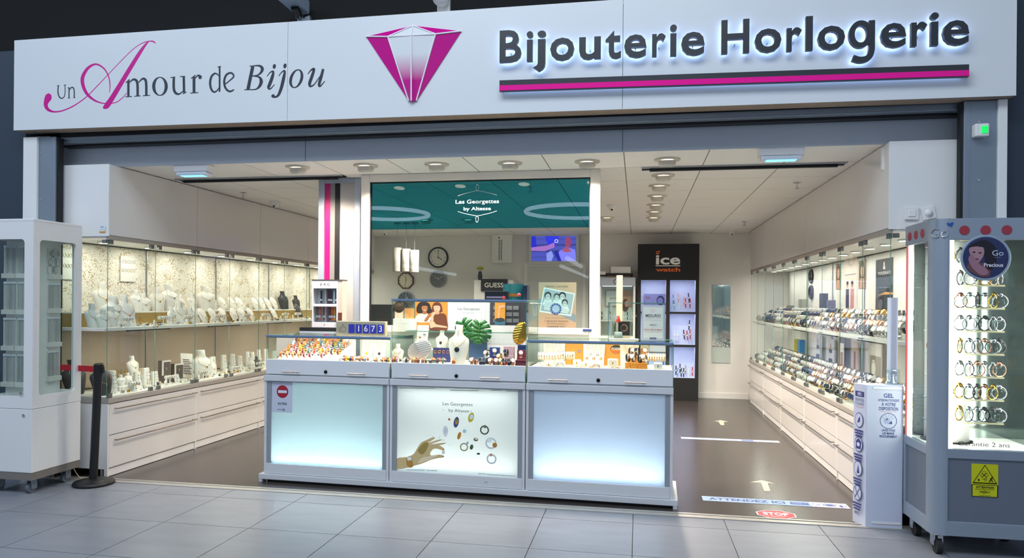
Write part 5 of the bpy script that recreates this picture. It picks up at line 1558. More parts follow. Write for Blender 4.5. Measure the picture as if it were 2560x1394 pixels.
p = on_desk(953, depth=1.55)
t = thing('computer_monitor', 'black computer monitor turned sideways on the work desk', 'monitor', (p.x, 1.55, pz), 1.25)
MB().box(-.2, -.02, .10, .2, .015, .36).build('screen_shell', 'black', t, bev=.006)
MB().box(-.03, 0, .0, .03, .03, .2).box(-.1, -.08, 0, .1, .08, .012).build('stand', 'black', t)
p = on_desk(990, depth=1.30)
t = thing('desk_arm', 'black articulated arm with a blue strap beside the monitor', 'arm', (p.x, 1.30, pz))
MB().tube([(0, 0, 0), (.0, 0, .12), (.05, 0, .2), (.16, -.02, .22), (.22, -.02, .16)], .022, 8).build('arm', 'black', t)
MB().tube([(.02, -.03, .10), (.1, -.04, .12), (.2, -.03, .15)], .008, 6).build('strap', mat('blue_strap', '#2b63c8', .5), t)
MB().lathe([(0, .0), (.07, .0), (.07, .02), (0, .02)], 16).build('base', 'black', t)
# cabinet with GUESS sign at the back
p0, p1 = at(1187, 700, y=6.1), at(1284, 700, y=6.1)
zc_ = at(1235, 745, y=6.1).z
gc = thing('back_cabinet', 'white cabinet by the back wall carrying the GUESS sign', 'cabinet', ((p0.x + p1.x) / 2, 6.2, 0))
hz = at(1235, 700, y=6.1).z
keep(MB().box(p0.x, 6.05, 0, p1.x, 6.45, hz).build('body', 'white', bev=.004), gc)
keep(MB().box(p0.x + .05, 6.045, zc_ - .3, p1.x - .05, 6.05, zc_ - .05).build('door', 'whitegl'), gc)
q0, q1 = at(1203, 697, y=6.02), at(1268, 728, y=6.02)
gs = thing('brand_sign', 'black block sign reading GUESS in white letters', 'sign', ((q0.x + q1.x) / 2, 6.0, q1.z))
keep(MB().box(q0.x, 6.0, q1.z, q1.x, 6.044, q0.z).build('block', 'blackmatt'), gs)
A = Art((q0.x, 5.9995, q1.z), (1, 0, 0), (0, 0, 1), (0, -1, 0)); A.text('GUESS', (q1.x - q0.x) / 2, (q0.z - q1.z) * .33, (q0.z - q1.z) * .38, '#ece9e4', width=(q1.x - q0.x) * .72, bold=.01)
A.build('lettering', gs)
p = at(1200, 700, y=6.15)
vs_ = thing('flower_vase', 'small dark vase with a yellow flower on the white back cabinet', 'vase', (p.x, 6.15, hz))
MB().lathe([(0, 0), (.028, 0), (.04, .06), (.026, .13), (.03, .14)], 14).build('vase', mat('dark_vase', '#2f343c', .4), vs_)
MB().ell((0, 0, .19), (.06, .05, .03), 10, 6).cyl((0, 0, .13), (0, 0, .18), .005, n=5).build('flower', mat('yellow_flower', '#b9b83a', .7, noise=.3), vs_)
# white corner cabinet and long low white cabinet at the back left
p0, p1 = at(985, 690, y=6.2), at(1046, 690, y=6.2)
# ================================================================ black watch tower
YT = 6.10
x0, x1 = at(1594, 700, y=YT).x, at(1748, 700, y=YT).x
zT = 2.355
tw = thing('watch_tower', 'tall black ICE WATCH display tower with lilac-lit windows against the back wall', 'display tower', ((x0 + x1) / 2, YT, 0))
w_ = x1 - x0


def tx(px_): return at(px_, 760, y=YT).x - (x0 + x1) / 2


def tz(py_): return at(1690, py_, y=YT).z


zh = tz(694)
MB().box(-w_ / 2, 0, zh, w_ / 2, .36, zT).build('header', 'blackmatt', tw, bev=.003)
MB().box(-w_ / 2, .34, 0, w_ / 2, .36, zh).box(-w_ / 2, 0, 0, -w_ / 2 + .012, .34, zh).box(w_ / 2 - .012, 0, 0, w_ / 2, .34, zh).build('carcass', 'blackmatt', tw)
cols = [(tx(1602), tx(1665)), (tx(1674.5), tx(1739))]
rows = [(tz(779), tz(700)), (tz(861), tz(784)), (tz(944), tz(867))]
uu = [-w_ / 2 + .012, cols[0][0], cols[0][1], cols[1][0], cols[1][1], w_ / 2 - .012]
for a, b in ((uu[0], uu[1]), (uu[2], uu[3]), (uu[4], uu[5])):
    MB().box(a, 0, 0, b, .03, zh).build('upright', 'blackmatt', tw)
zz = [0, rows[2][0], rows[2][1], rows[1][0], rows[1][1], rows[0][0], rows[0][1], zh]
for c in cols:
    for a, b in ((zz[0], zz[1]), (zz[2], zz[3]), (zz[4], zz[5]), (zz[6], zz[7])):
        MB().box(c[0], 0, a, c[1], .03, b).build('cross_bar', 'blackmatt', tw)
LIL = mat('pale_lilac_niche_lining', '#d9dbf2', .5)
for ci, c in enumerate(cols):
    for ri, r_ in enumerate(rows):
        nic = MB().box(c[0], .28, r_[0], c[1], .285, r_[1]).box(c[0] - .004, .03, r_[0], c[0], .28, r_[1]).box(c[1], .03, r_[0], c[1] + .004, .28, r_[1]).box(c[0], .03, r_[0] - .006, c[1], .28, r_[0]).box(c[0], .03, r_[1], c[1], .28, r_[1] + .006)
        n_ = nic.build('niche', LIL, tw)
        area('niche_led', ((x0 + x1) / 2 + (c[0] + c[1]) / 2, YT + .06, r_[1] - .004), c[1] - c[0] - .04, .8, (.74, .76, 1.0), sy=.03)
        g = MB().pane(c[0], .012, r_[0], c[1], .016, r_[1], 'y').build('window_glass', ['glass', 'gedge']); g.parent = tw
A = Art(((x0 + x1) / 2, YT - .0006, 0), (1, 0, 0), (0, 0, 1), (0, -1, 0))
lx = tx(1669)
A.text('ice', lx, tz(660), tz(635) - tz(660), '#f0f0ee', width=tx(1700) - tx(1639), bold=.025)
A.rect(tx(1638), tz(665), tx(1700), tz(663), '#f0f0ee')
A.text('watch', lx, tz(678), .062, '#f06a1e', width=tx(1700) - tx(1639), bold=.025)
A.ring(tx(1643), tz(631), .014, .024, '#f06a1e', n=16).ell(tx(1641), tz(632), .004, .004, '#f06a1e', n=6).ell(tx(1646), tz(632), .004, .004, '#f06a1e', n=6, same=True).stroke([(tx(1646), tz(628)), (tx(1649), tz(626))], .004, '#f06a1e')
A.build('logo', tw)
# watches inside the tower
SW = {}
for c in ('#c8383e', '#e9a7b4', '#27305e', '#86cfd0', '#e8e8ee', '#2a2a30', '#b9a08a', '#7f9fd8'):
    m_ = mat('silicone_' + c[1:], c, .5)
    s_ = MB().box(-.011, -.003, -.115, .011, .003, .115).build('strap', m_); k_ = MB().lathe([(0, .009), (.021, .009), (.023, .004), (.023, -.004), (0, -.004)], 16, T=Matrix.Rotation(PI / 2, 4, 'X')).build('case', m_)
    d_ = MB().lathe([(0, .0095), (.016, .0095)], 14, T=Matrix.Rotation(PI / 2, 4, 'X')).build('dial', mat('silicone_dial', '#e8e6e4', .4))
    SW[c] = (s_.data, k_.data, d_.data)
    for o in (s_, k_, d_): bpy.data.objects.remove(o)


def stick_watch(c, loc, rot, lab, grp, sc=1.0):
    a, b, d = SW[c]
    o = bpy.data.objects.new('silicone_watch', a); COL.objects.link(o); o.location = loc; o.rotation_euler = rot; o.scale = (sc, sc, sc * .8)
    tag(o, lab, 'watch', grp)
    for nm_, dd in (('case', b), ('dial', d)):
        q = bpy.data.objects.new(nm_, dd); COL.objects.link(q); q.parent = o; q.scale = (1, 1, 1.25)
cn = {'#c8383e': 'red', '#e9a7b4': 'pink', '#27305e': 'navy', '#86cfd0': 'turquoise', '#e8e8ee': 'white', '#2a2a30': 'black', '#b9a08a': 'beige', '#7f9fd8': 'sky blue'}
for px_, py_, c, up in ((1683, 748, '#7f9fd8', 1), (1685, 762, '#86cfd0', 1), (1696, 745, '#e9a7b4', 1), (1697, 760, '#e8e8ee', 1), (1710, 753, '#e9a7b4', 1), (1714, 757, '#c8383e', 1), (1722, 744, '#27305e', 1), (1725, 758, '#c8383e', 1), (1687, 838, '#e8e8ee', 0), (1694, 838, '#e8e8ee', 0), (1710, 836, '#27305e', 0), (1718, 838, '#c8383e', 0), (1725, 835, '#c8383e', 0), (1723, 812, '#2a2a30', 0)):
    p = at(px_, py_, y=YT + .16)
    stick_watch(c, (p.x, YT + .16, p.z), (0, rng.uniform(-.12, .12), 0), '%s watch in the %s window, black tower' % (cn[c], 'upper right' if up else 'middle right'), '%s watches in the black tower' % cn[c], .8)
for k, (px_, py_, c) in enumerate(((1690, 925, '#2a2a30'), (1700, 920, '#2a2a30'), (1714, 923, '#b9a08a'), (1709, 934, '#2a2a30'), (1721, 932, '#e8e8ee'), (1731, 928, '#c8383e'), (1694, 937, '#7f9fd8'), (1703, 938, '#2a2a30'))):
    p = at(px_, py_, y=YT + .14 + .02 * (k % 3))
    stick_watch(c, (p.x, YT + .14 + .02 * (k % 3), max(p.z, rows[2][0] + .07)), (0, 0, 0), '%s watch in the lowest window of the black tower' % cn[c], 'watches in the lowest tower window', .75)
p = at(1638, 750, y=YT + .25)
cd = thing('ice_card', 'lilac ICE card with watches in the upper left window of the black tower', 'display card', (p.x, YT + .25, rows[0][0]))
MB().box(-.17, 0, 0, .17, .006, .27).build('card', ink('#8f8cc0'), cd)
A = Art((p.x - .17, YT + .2495, rows[0][0]), (1, 0, 0), (0, 0, 1), (0, -1, 0))
A.text('ice', .06, .20, .04, '#9c5a6a', bold=.04).ell(.25, .17, .06, .075, '#2a2750').ell(.245, .165, .045, .05, '#7d78b8')
for k in range(5): A.ell(.06 + .055 * k, .06 + .02 * (k % 2), .018, .022, ['#d8d8ee', '#3a3a50', '#55557a', '#d8d8ee', '#d0a0b0'][k], same=k > 0)
A.build('print', cd)
# long mirror
p0, p1 = at(1782, 712, y=6.48), at(1825, 907, y=6.48)
m_ = thing('wall_mirror', 'tall frameless mirror strip on the back wall with a sparkling lower edge', 'mirror', ((p0.x + p1.x) / 2, 6.495, p1.z))
keep(MB().box(p0.x, 6.485, p1.z, p1.x, 6.498, p0.z).build('mirror_glass', mat('mirror_silvering', '#cdd6d4', .04, 1.0)), m_)
zf_ = p1.z + (p0.z - p1.z) * .2
keep(MB().box(p0.x, 6.4835, p1.z, p1.x, 6.4846, zf_).build('frosted_foot', mat('frosted_mirror', '#b9c6c1', .5)), m_)
sp = MB(); random.seed(2)
for _ in range(140):
    u_ = random.uniform(p0.x, p1.x - .01); z_ = zf_ + random.random() ** 2 * .16; q = random.uniform(.004, .012)
    sp.box(u_, 6.4825, z_, u_ + q, 6.4846, z_ + q, random.randrange(2))
tag(keep(sp.build('glitter_specks', [mat('dark_glitter', '#4f5a57', .3), mat('light_glitter', '#e6ece9', .3)]), m_), kind='stuff')
# GO display cabinet left of the tower, boxes piled on it
x0_, x1_ = at(1497, 780, y=6.05).x, at(1588, 780, y=6.05).x
zg = at(1545, 693, y=6.05).z; xm = (x0_ + x1_) / 2; w_ = x1_ - x0_
go = thing('go_cabinet', 'white glazed GO jewellery cabinet between the glazed screen and the black tower', 'display cabinet', (xm, 6.05, 0))
MB().box(-w_ / 2, 0, 0, w_ / 2, .4, .95).build('base', 'white', go, bev=.004)
MB().box(-w_ / 2, 0, zg - .13, w_ / 2, .4, zg).build('header', 'alupaint', go, bev=.004)
MB().box(-w_ / 2, .38, .95, w_ / 2, .4, zg - .13).build('back', mat('pale_lit_back', '#d6e2e2', .6), go)
for a_ in (-w_ / 2, w_ / 2 - .03): MB().box(a_, 0, .95, a_ + .03, .38, zg - .13).build('post', 'white', go)
MB().pane(-w_ / 2 + .03, .01, .95, w_ / 2 - .03, .015, zg - .13, 'y').build('glass_door', ['glass', 'gedge'], go)
for z_ in (.95, 1.18): MB().box(-w_ / 2 + .03, .02, z_, w_ / 2 - .03, .37, z_ + .01).build('shelf', 'shelf', go)
MB().box(-.2, .36, 1.4, .22, .375, zg - .18).build('poster_frame', mat('pale_wood_frame', '#b9a58f', .5), go)
MB().box(-w_ / 2 + .05, .05, zg - .135, w_ / 2 - .05, .09, zg - .13).build('lamp_strip', emis('case_lamp', '#eaf4ff', 3), go)
A = Art((xm, 6.0495, 0), (1, 0, 0), (0, 0, 1), (0, -1, 0)); A.text('Go', .0, zg - .10, .075, '#2a2c30', width=.12).ell(.085, zg - .03, .014, .01, '#2b5a9c', rot=.6).ell(.068, zg - .035, .01, .008, '#2b5a9c', rot=-.5, same=True); A.build('lettering', go)
A = Art((xm, 6.4245 - .015, 0), (1, 0, 0), (0, 0, 1), (0, -1, 0)); A.rect(-.18, 1.42, .06, zg - .2, '#e4ebea').rect(.06, 1.42, .2, zg - .2, '#c49a84').text('Jourdan', -.06, zg - .33, .04, '#303438', width=.13).ell(.12, zg - .42, .05, .1, '#6b3a34').ell(.14, zg - .4, .03, .05, '#d0a490'); A.build('print', go)
for k in range(10):
    stick_watch('#2a2a30' if k % 2 else '#e8e8ee', (xm - .3 + .065 * k, 6.2 + .03 * (k % 3), 1.19 + .075), (0, 0, 0), 'small %s watch standing on the shelf of the GO cabinet' % ('black' if k % 2 else 'white'), 'watches in the GO cabinet', .65)
for dx, w2, d2, z0, h2, c, lab in ((-.33, .12, .12, 0, .04, '#c9c4bc', 'small pale carton on the GO cabinet'), (-.28, .2, .2, .041, .05, '#e4e2de', 'white carton on top of the small pale one'), (.02, .34, .24, 0, .03, '#8d7a60', 'flat brown board on the GO cabinet'), (-.02, .5, .28, .031, .035, '#17181a', 'wide black tray on the GO cabinet'), (.05, .3, .22, .067, .10, '#ececea', 'white carton topmost of the pile on the GO cabinet')):
    if dx < -.2 and z0 == 0: pass
    o = MB().box(-w2 / 2, -d2 / 2, 0, w2 / 2, d2 / 2, h2).build('carton', mat('carton_' + c[1:], c, .5), None, (xm + dx, 6.25 if dx > -.2 else 6.14, zg + z0 + .0005), bev=.003)
    tag(o, lab, 'box')
# beige post behind the counter
p0, p1 = at(1541, 700, y=1.5), at(1557, 688, y=1.5)
o = MB().box(p0.x, 1.48, 0, p1.x, 1.52, p1.z).box(p0.x - .08, 1.4, 0, p1.x + .08, 1.6, .012).build('beige_post', mat('beige_post', '#cdbfa8', .5), bev=.004)
tag(o, 'slim beige post standing behind the glass counter, before the GO cabinet', 'post')
# ================================================================ things in and on the counter cases
DZ = DECKZ + .0005


def cpos(px_, v, z): return cw(cat_(px_, 880, v)[0], v, z)


def cz(px_, py_, v): return cat_(px_, py_, v)[1]


# cuff bracelets: open leather-lined metal bands
def cuff_data(col, metal='gold', w=.02):
    P, Q = [], []
    n = 14
    for i in range(n + 1):
        a = -PI / 2 + .5 + (2 * PI - 1.0) * i / n
        y, z = .027 * math.cos(a), .024 * math.sin(a) + .0245
        P.append([(-w / 2, y, z), (w / 2, y, z)]); Q.append([(-w / 2 + .002, y * 1.035, (z - .0245) * 1.035 + .0245), (w / 2 - .002, y * 1.035, (z - .0245) * 1.035 + .0245)])
    a = MB().grid(P).build('cuff', metal); b = MB().grid(Q).build('leather_band', mat('cuff_leather_' + col[1:], col, .5))
    d = (a.data, b.data); bpy.data.objects.remove(a); bpy.data.objects.remove(b); return d


CC = {'red': '#b3342c', 'orange': '#b06a2c', 'coral': '#b05c4c', 'pink': '#b8788a', 'navy': '#2b3358', 'black': '#26252a', 'teal': '#37626a', 'tan': '#b98a5c', 'yellow': '#b0903c', 'white': '#e8e2da', 'brown': '#6b4430', 'burgundy': '#6b2430', 'green': '#566f5c', 'sky': '#8aa4ba'}
CDATA = {k: cuff_data(v, ['silver', 'rosegold', 'gold'][i % 3]) for i, (k, v) in enumerate(CC.items())}


def cuff(c, loc, rz, lab, grp, sc=1.0, rx=0):
    a, b = CDATA[c]
    o = bpy.data.objects.new('cuff_bracelet', a); COL.objects.link(o)
    o.location = loc; o.rotation_euler = (rx, 0, rz); o.scale = (sc,) * 3
    tag(o, lab, 'bracelet', grp)
    q = bpy.data.objects.new('leather_band', b); COL.objects.link(q); q.parent = o


random.seed(21)
# --- left case: sloping tray of cuffs
tr = thing('bracelet_tray', 'cream sloping tray carrying rows of coloured cuff bracelets in the left counter case', 'tray', cw(.08, .06, DZ), CA)
MB().prism([(0, 0), (.33, 0), (.33, .125), (.30, .125), (0, .012)], lambda u, v, w: (w, u, v), .52).build('slope', 'casebase', tr)
MB().prism([(0, 0), (.33, 0), (.33, .15), (.30, .145), (0, .03)], lambda u, v, w: (.52 + w, u, v), .008).build('side_board', 'casebase', tr)
names = list(CC)
for r_ in range(5):
    for k in range(10):
        if r_ == 0 and k > 7: continue
        c = random.choice(names[:13] if r_ else ['white', 'orange', 'navy', 'tan', 'red', 'brown'])
        v = .035 + r_ * .062
        cuff(c, cw(.105 + k * .051 + .006 * (r_ % 2), .06 + v, DZ + .013 + v * .375), CA + random.uniform(-.1, .1), '%s cuff bracelet, row %s up the sloping tray' % (c, ['one', 'two', 'three', 'four', 'five'][r_]), 'cuff bracelets on the sloping tray', .92 + .05 * r_, .35)
for k in range(11):
    c = ['white', 'coral', 'navy', 'white', 'orange', 'sky', 'black', 'white', 'coral', 'pink', 'tan'][k]
    cuff(c, cw(.64 + (k % 6) * .042, .05 + .06 * (k // 6), DZ), CA + random.uniform(-.2, .2), '%s cuff bracelet loose in the left counter case' % c, 'loose cuffs in the left counter case', .95)


def board(name, lab, px0, px1, z0, z1, v, c, lean=.12, cat='display card', mt=None, th=.006, taper=0.0):
    """upright card in a case, measured between two photo columns"""
    u0, u1 = cat_(px0, 880, v)[0], cat_(px1, 880, v)[0]; w = u1 - u0
    t = thing(name, lab, cat, cw((u0 + u1) / 2, v, z0), rot=(-lean, 0, CA))
    MB().prism([(-w / 2 * (1 - taper), 0), (w / 2 * (1 - taper), 0), (w / 2, z1 - z0), (-w / 2, z1 - z0)], lambda u, q, d: (u, d, q), th).build('board', mt or mat('card_' + c[1:], c, .55), t)
    return t, w, z1 - z0


def face(t, w, h):
    """print frame on the front of a board; local coordinates, built straight under t"""
    return Art((-w / 2, -.0006, 0), (1, 0, 0), (0, 0, 1), (0, -1, 0))


def fin(A, t, stuff=True, nm='print'):
    o = A.mb.build(nm, A.mats or ['white'], t)
    if stuff: tag(o, kind='stuff')
    return o


t, w, h = board('brand_backdrop', 'blush pink Les Georgettes backdrop card at the back of the left counter case', 690, 850, DZ, DZ + .172, .44, '#e6cfc8', .05)
A = face(t, w, h); A.text('Les Georgettes', w * .5, h * .80, .018, '#8a7f80', width=.13); fin(A, t)


def neck_board(px0, px1, z0, z1, v, lab, kind, lean=.2, c='#efeae4', taper=.12):
    t, w, h = board('necklace_board', lab, px0, px1, z0, z1, v, c, lean, 'display board', 'velvet' if c == '#efeae4' else None, taper=taper)
    n = {'two': 2, 'many': 5}.get(kind, 1)
    for k in range(n):
        u = (k + .5) / n * w * .8 - w * .4; dp = h * (.45 if k % 2 else .62)
        MB().tube([(u - w * .14 / n * 2, -.004, h * .98), (u, -.006, h - dp), (u + w * .14 / n * 2, -.004, h * .98)], .0011, 5).build('chain', 'gold' if k % 2 == 0 else 'silver', t)
        MB().lathe([(0, .004), (.010, .003), (.012, 0)], 12, T=Matrix.Translation((u, -.004, h - dp - .010)) @ Matrix.Rotation(PI / 2, 4, 'X')).build('pendant', {'dark': 'blackvel', 'pink': 'rosegold', 'yellow': mat('yellow_tassel', '#e0b020', .6)}.get(kind, 'silver' if k % 2 else 'rosegold'), t)
    return t


neck_board(850, 884, DZ, DZ + .170, .30, 'white necklace board with a small rose pendant beside the cuff tray', 'one')
neck_board(902, 930, DZ, DZ + .170, .28, 'white necklace board with a long yellow tassel in the left counter case', 'yellow')
neck_board(932, 962, DZ, DZ + .170, .28, 'white necklace board with a dark round pendant in the left counter case', 'dark')
for k in range(9):
    c = ['white', 'tan', 'white', 'orange', 'black', 'yellow', 'white', 'brown', 'red'][k]
    cuff(c, cw(.90 + (k % 5) * .032, .05 + .07 * (k // 5), DZ), CA + random.uniform(-.3, .3), '%s cuff below the left case necklace boards' % c, 'cuffs below the necklace boards', .8)

# --- middle case
SHZ = 1.205
o = MB().pane(UW + .012, .30, 0, 2 * UW - .012, .52, .006, 'z').build('glass_shelf', ['glass', 'gedged'], units[1], (-UW - .003, 0, SHZ - .064))
t, w, h = board('women_poster', 'orange poster of two women in white and brown in the middle counter case', 1037, 1117, SHZ + .007, 1.452, .50, '#d08a34', 0)
A = face(t, w, h)
A.rect(0, 0, w, h, '#d18b35')
f = lambda x, y: ((x - 460) / 490 * w, h - (y - 125) / 520 * h)
pl_ = lambda pts, c: A.poly([f(*p) for p in spline(pts, 4, closed=True)], c)
pl_([(490, 330), (480, 250), (510, 170), (560, 135), (620, 135), (680, 170), (700, 240), (720, 310), (690, 345), (640, 350), (540, 345)], '#2b1a18')
pl_([(545, 350), (640, 340), (660, 380), (700, 420), (710, 500), (470, 500), (468, 420), (500, 370)], '#e2dad0')
pl_([(570, 215), (640, 210), (652, 260), (635, 310), (605, 325), (575, 300), (560, 255)], '#b5724a'); pl_([(585, 310), (635, 310), (640, 350), (605, 362), (575, 350)], '#a8663f')
pl_([(715, 320), (720, 230), (745, 160), (800, 138), (850, 165), (872, 230), (878, 310), (850, 320), (840, 340), (740, 330)], '#6a2c18')
pl_([(690, 640), (700, 450), (720, 370), (770, 350), (850, 340), (920, 355), (945, 440), (945, 640)], '#6d3418')
pl_([(750, 210), (830, 205), (845, 260), (825, 310), (790, 325), (760, 300), (745, 250)], '#dcae92'); pl_([(770, 310), (820, 305), (835, 345), (790, 360), (765, 345)], '#cf9c80')
pl_([(600, 480), (640, 400), (690, 340), (710, 360), (680, 420), (640, 490)], '#a8663f')
pl_([(700, 450), (720, 340), (760, 310), (775, 340), (745, 400), (745, 460), (720, 500)], '#dcae92'); pl_([(680, 520), (720, 470), (760, 500), (790, 540), (940, 575), (940, 600), (780, 590), (700, 610), (690, 560)], '#dcae92')
for x, y in ((590, 245), (625, 243), (770, 240), (812, 238)): A.ell(*f(x, y), w * .014, w * .007, '#2b1a18', n=8)
A.ell(*f(608, 288), w * .03, w * .012, '#e8d0c8', n=10).ell(*f(790, 288), w * .022, w * .008, '#b04a48', n=10)
A.poly([f(690, 640), f(790, 640), f(790, 645), f(690, 645)], '#3a2f70')
fin(A, t)


def herring(A, u0, v0, u1, v1, n=8):
    A.k += 1; w = (u1 - u0) / n
    for k in range(n):
        x0 = u0 + k * w; y = v0 - w
        A.stroke([(x0, v0), (x0, v1)], .0006, '#c3bfcc', same=True)
        while y < v1:
            ya, yb = max(v0, y), max(v0, y + (w if k % 2 else -w))
            if min(v1, y + w) > v0: A.stroke([(x0, max(v0, min(v1, y + (0 if k % 2 else w)))), (x0 + w, max(v0, min(v1, y + (w if k % 2 else 0))))], .0005, '#c9c5d2', same=True)
            y += .032


t, w, h = board('brand_backdrop', 'white herringbone Les Georgettes backdrop beside the women poster', 1118, 1224, SHZ + .007, 1.450, .505, '#d9d6de', 0)
A = face(t, w, h); herring(A, 0, 0, w, h, 10); A.text('Les Georgettes', w * .5, h * .72, .020, '#6a6874', width=.19).text('by Altesse', w * .5, h * .60, .012, '#a8a5b0', width=.10); fin(A, t)
t, w, h = board('drawer_rack', 'dark rack of small clear compartments with an orange card, in the middle counter case', 1224, 1318, SHZ + .007, 1.450, .495, '#33333d', 0, 'rack', th=.02)
for r_ in range(4):
    for k in range(4):
        MB().box(-w / 2 + .03 + k * .055, -.012, .02 + r_ * .052, -w / 2 + .078 + k * .055, 0, .052 + r_ * .052).build('compartment', mat('clear_grey_compartment', '#6f7078', .25, noise=.3, nscale=60), t)
t, w, h = board('orange_card', 'orange card with a raised bracelet arm in front of the dark rack', 1236, 1262, SHZ + .06, 1.446, .472, '#d8912e', 0)
A = face(t, w, h); A.rect(0, 0, w, h * .22, '#2f6a86').ell(w * .5, h * .22, w * .48, h * .1, '#2a2a30').poly([(w * .3, h * .3), (w * .45, h * .3), (w * .5, h * .75), (w, h * .8), (w, h * .9), (w * .38, h * .86)], '#e0a68a'); fin(A, t)
# card boxes left
t, w, h = board('card_box', 'white box file of pastel brand cards at the left of the middle counter case', 982, 1034, SHZ + .007, SHZ + .10, .42, '#ebe6e4', 0, 'card box', th=.07)
for k, (a, b, hh_, c) in enumerate(((.06, .45, .19, '#f0cdb4'), (.5, .95, .18, '#d6924c'))):
    MB().box(-w / 2 + w * a, .01 + .02 * k, h, -w / 2 + w * b, .014 + .02 * k, hh_).build('card', mat('card_' + c[1:], c, .5), t)
A = face(t, w, h); A.text('Les Georgettes', w * .55, h * .55, .007, '#b8b2b4', width=.07); fin(A, t)
# round seal on the glass
u_, z_ = cat_(997, 767, .02)
o = MB().lathe([(0, 0), (.044, 0), (.045, .0012), (0, .0014)], 32, T=Matrix.Rotation(PI / 2, 4, 'X')).build('round_sticker', mat('bronze_sticker', '#7f6444', .5), None, cw(u_, .0232, z_), (0, 0, CA))
tag(o, 'round bronze sticker on the front glass of the middle counter case', 'sticker')
A = Art((0, -.0016, 0), (1, 0, 0), (0, 0, 1), (0, -1, 0)); A.ring(0, 0, .036, .038, '#5f4a32').text('Les Georgettes', 0, -.003, .007, '#4f3e2a', width=.05); o2 = A.mb.build('print', A.mats, o); tag(o2, kind='stuff')


# busts
def big_bust(px_, v, z0, zt, w, lab, pend, mt='velvet'):
    hh = zt - z0
    mb, P = bust_mb(hh, w, .10, True, 18)
    b = mb.build('necklace_bust', mt, None, cpos(px_, v, z0), (0, 0, CA)); tag(b, lab, 'jewellery bust')
    c, low = chain_mb(P, hh, w, .45, r=.0013)
    n = thing('necklace', 'gold chain with %s hanging on the %s' % (pend[0], lab.split(' with ')[0]), 'necklace', cpos(px_, v, z0), CA)
    c.build('chain', 'gold', n)
    MB().lathe([(0, .006), (pend[1] * .8, .006), (pend[1], .003), (pend[1], 0)], 18, T=Matrix.Translation((low.x, low.y - .002, low.z - pend[1])) @ Matrix.Rotation(PI / 2, 4, 'X')).build('pendant', pend[2], n)


big_bust(1146, .13, DZ, cz(1146, 812, .13), .165, 'white leatherette bust with a tall neck at the centre of the middle counter case', ('a dark round openwork pendant', .02, mat('dark_openwork', '#2c2c30', .35, .5, noise=.8, nscale=90)))
neck_board(1040, 1069, 1.115, cz(1055, 812, .34), .34, 'white card with two dark pendants below the women poster', 'two')
big_bust(1104, .34, 1.06, cz(1104, 826, .34), .10, 'small flat white bust with a dark pendant left of the tall-necked bust', ('a small dark drop', .011, 'blackvel'))
big_bust(994, .16, DZ, cz(994, 859, .16), .10, 'small white bust with a pink pendant in the corner of the middle counter case', ('a pink disc', .018, mat('pink_shell', '#e8b8b0', .4)))
o = MB().box(0, 0, 0, .155, .12, .008).box(0, .02, -.125, .008, .12, 0).box(.147, .02, -.125, .155, .12, 0).build('display_bridge', 'white', None, cw(cat_(1052, 880, .28)[0], .28, 1.06), (0, 0, CA)); tag(o, 'white bridge stand carrying small busts in the middle counter case', 'stand')
t, w, h = board('earring_board', 'navy earring board with four gold hoops under the white bridge', 1082, 1126, DZ, DZ + .115, .27, '#33366e', .05)
for k in range(4):
    MB().tube([(-w * .36 + k * w * .24 + .010 * math.cos(a), -.006, h * .72 + .011 * math.sin(a)) for a in [2 * PI * q / 12 for q in range(12)]], .0022, 5, closed=True).build('hoop', 'gold' if k < 2 else 'rosegold', t)


# ribbed leaf-shaped trays standing on edge
def fan(px0, px1, py0, py1, v, mt, lab, rot):
    u0, u1 = cat_(px0, 880, v)[0], cat_(px1, 880, v)[0]; R_ = (u1 - u0) / 2; zc = cz((px0 + px1) / 2, (py0 + py1) / 2, v); hh = abs(cz(px0, py0, v) - cz(px0, py1, v)) / 2
    P = []
    for i in range(29):
        s_ = i / 28 * 2 - 1; row = []
        for j in range(25):
            q = j / 24 * 2 - 1
            r_ = math.sqrt(max(0, 1 - s_ * s_)); x = q * r_ * R_; z = s_ * hh
            xx = x * math.cos(rot) - z * math.sin(rot); zz_ = x * math.sin(rot) + z * math.cos(rot)
            row.append((xx, .0035 * math.sin((s_ * 9 + abs(q) * 3) * PI) - .02 * (1 - abs(q)) - .004, zz_))
        P.append(row)
    o = MB().grid(P).build('leaf_tray', mt, None, cw((u0 + u1) / 2, v, zc), (0, 0, CA), solid=.002)
    tag(o, lab, 'tray')


fan(1018, 1081, 851, 898, .14, mat('pearl_white_metal', '#d8cfcc', .35, .3), 'pearl white ribbed leaf-shaped tray standing in the middle counter case', .5)
fan(1283, 1320, 803, 862, .20, 'gold', 'gold ribbed leaf-shaped tray at the right end of the middle counter case', -.3)


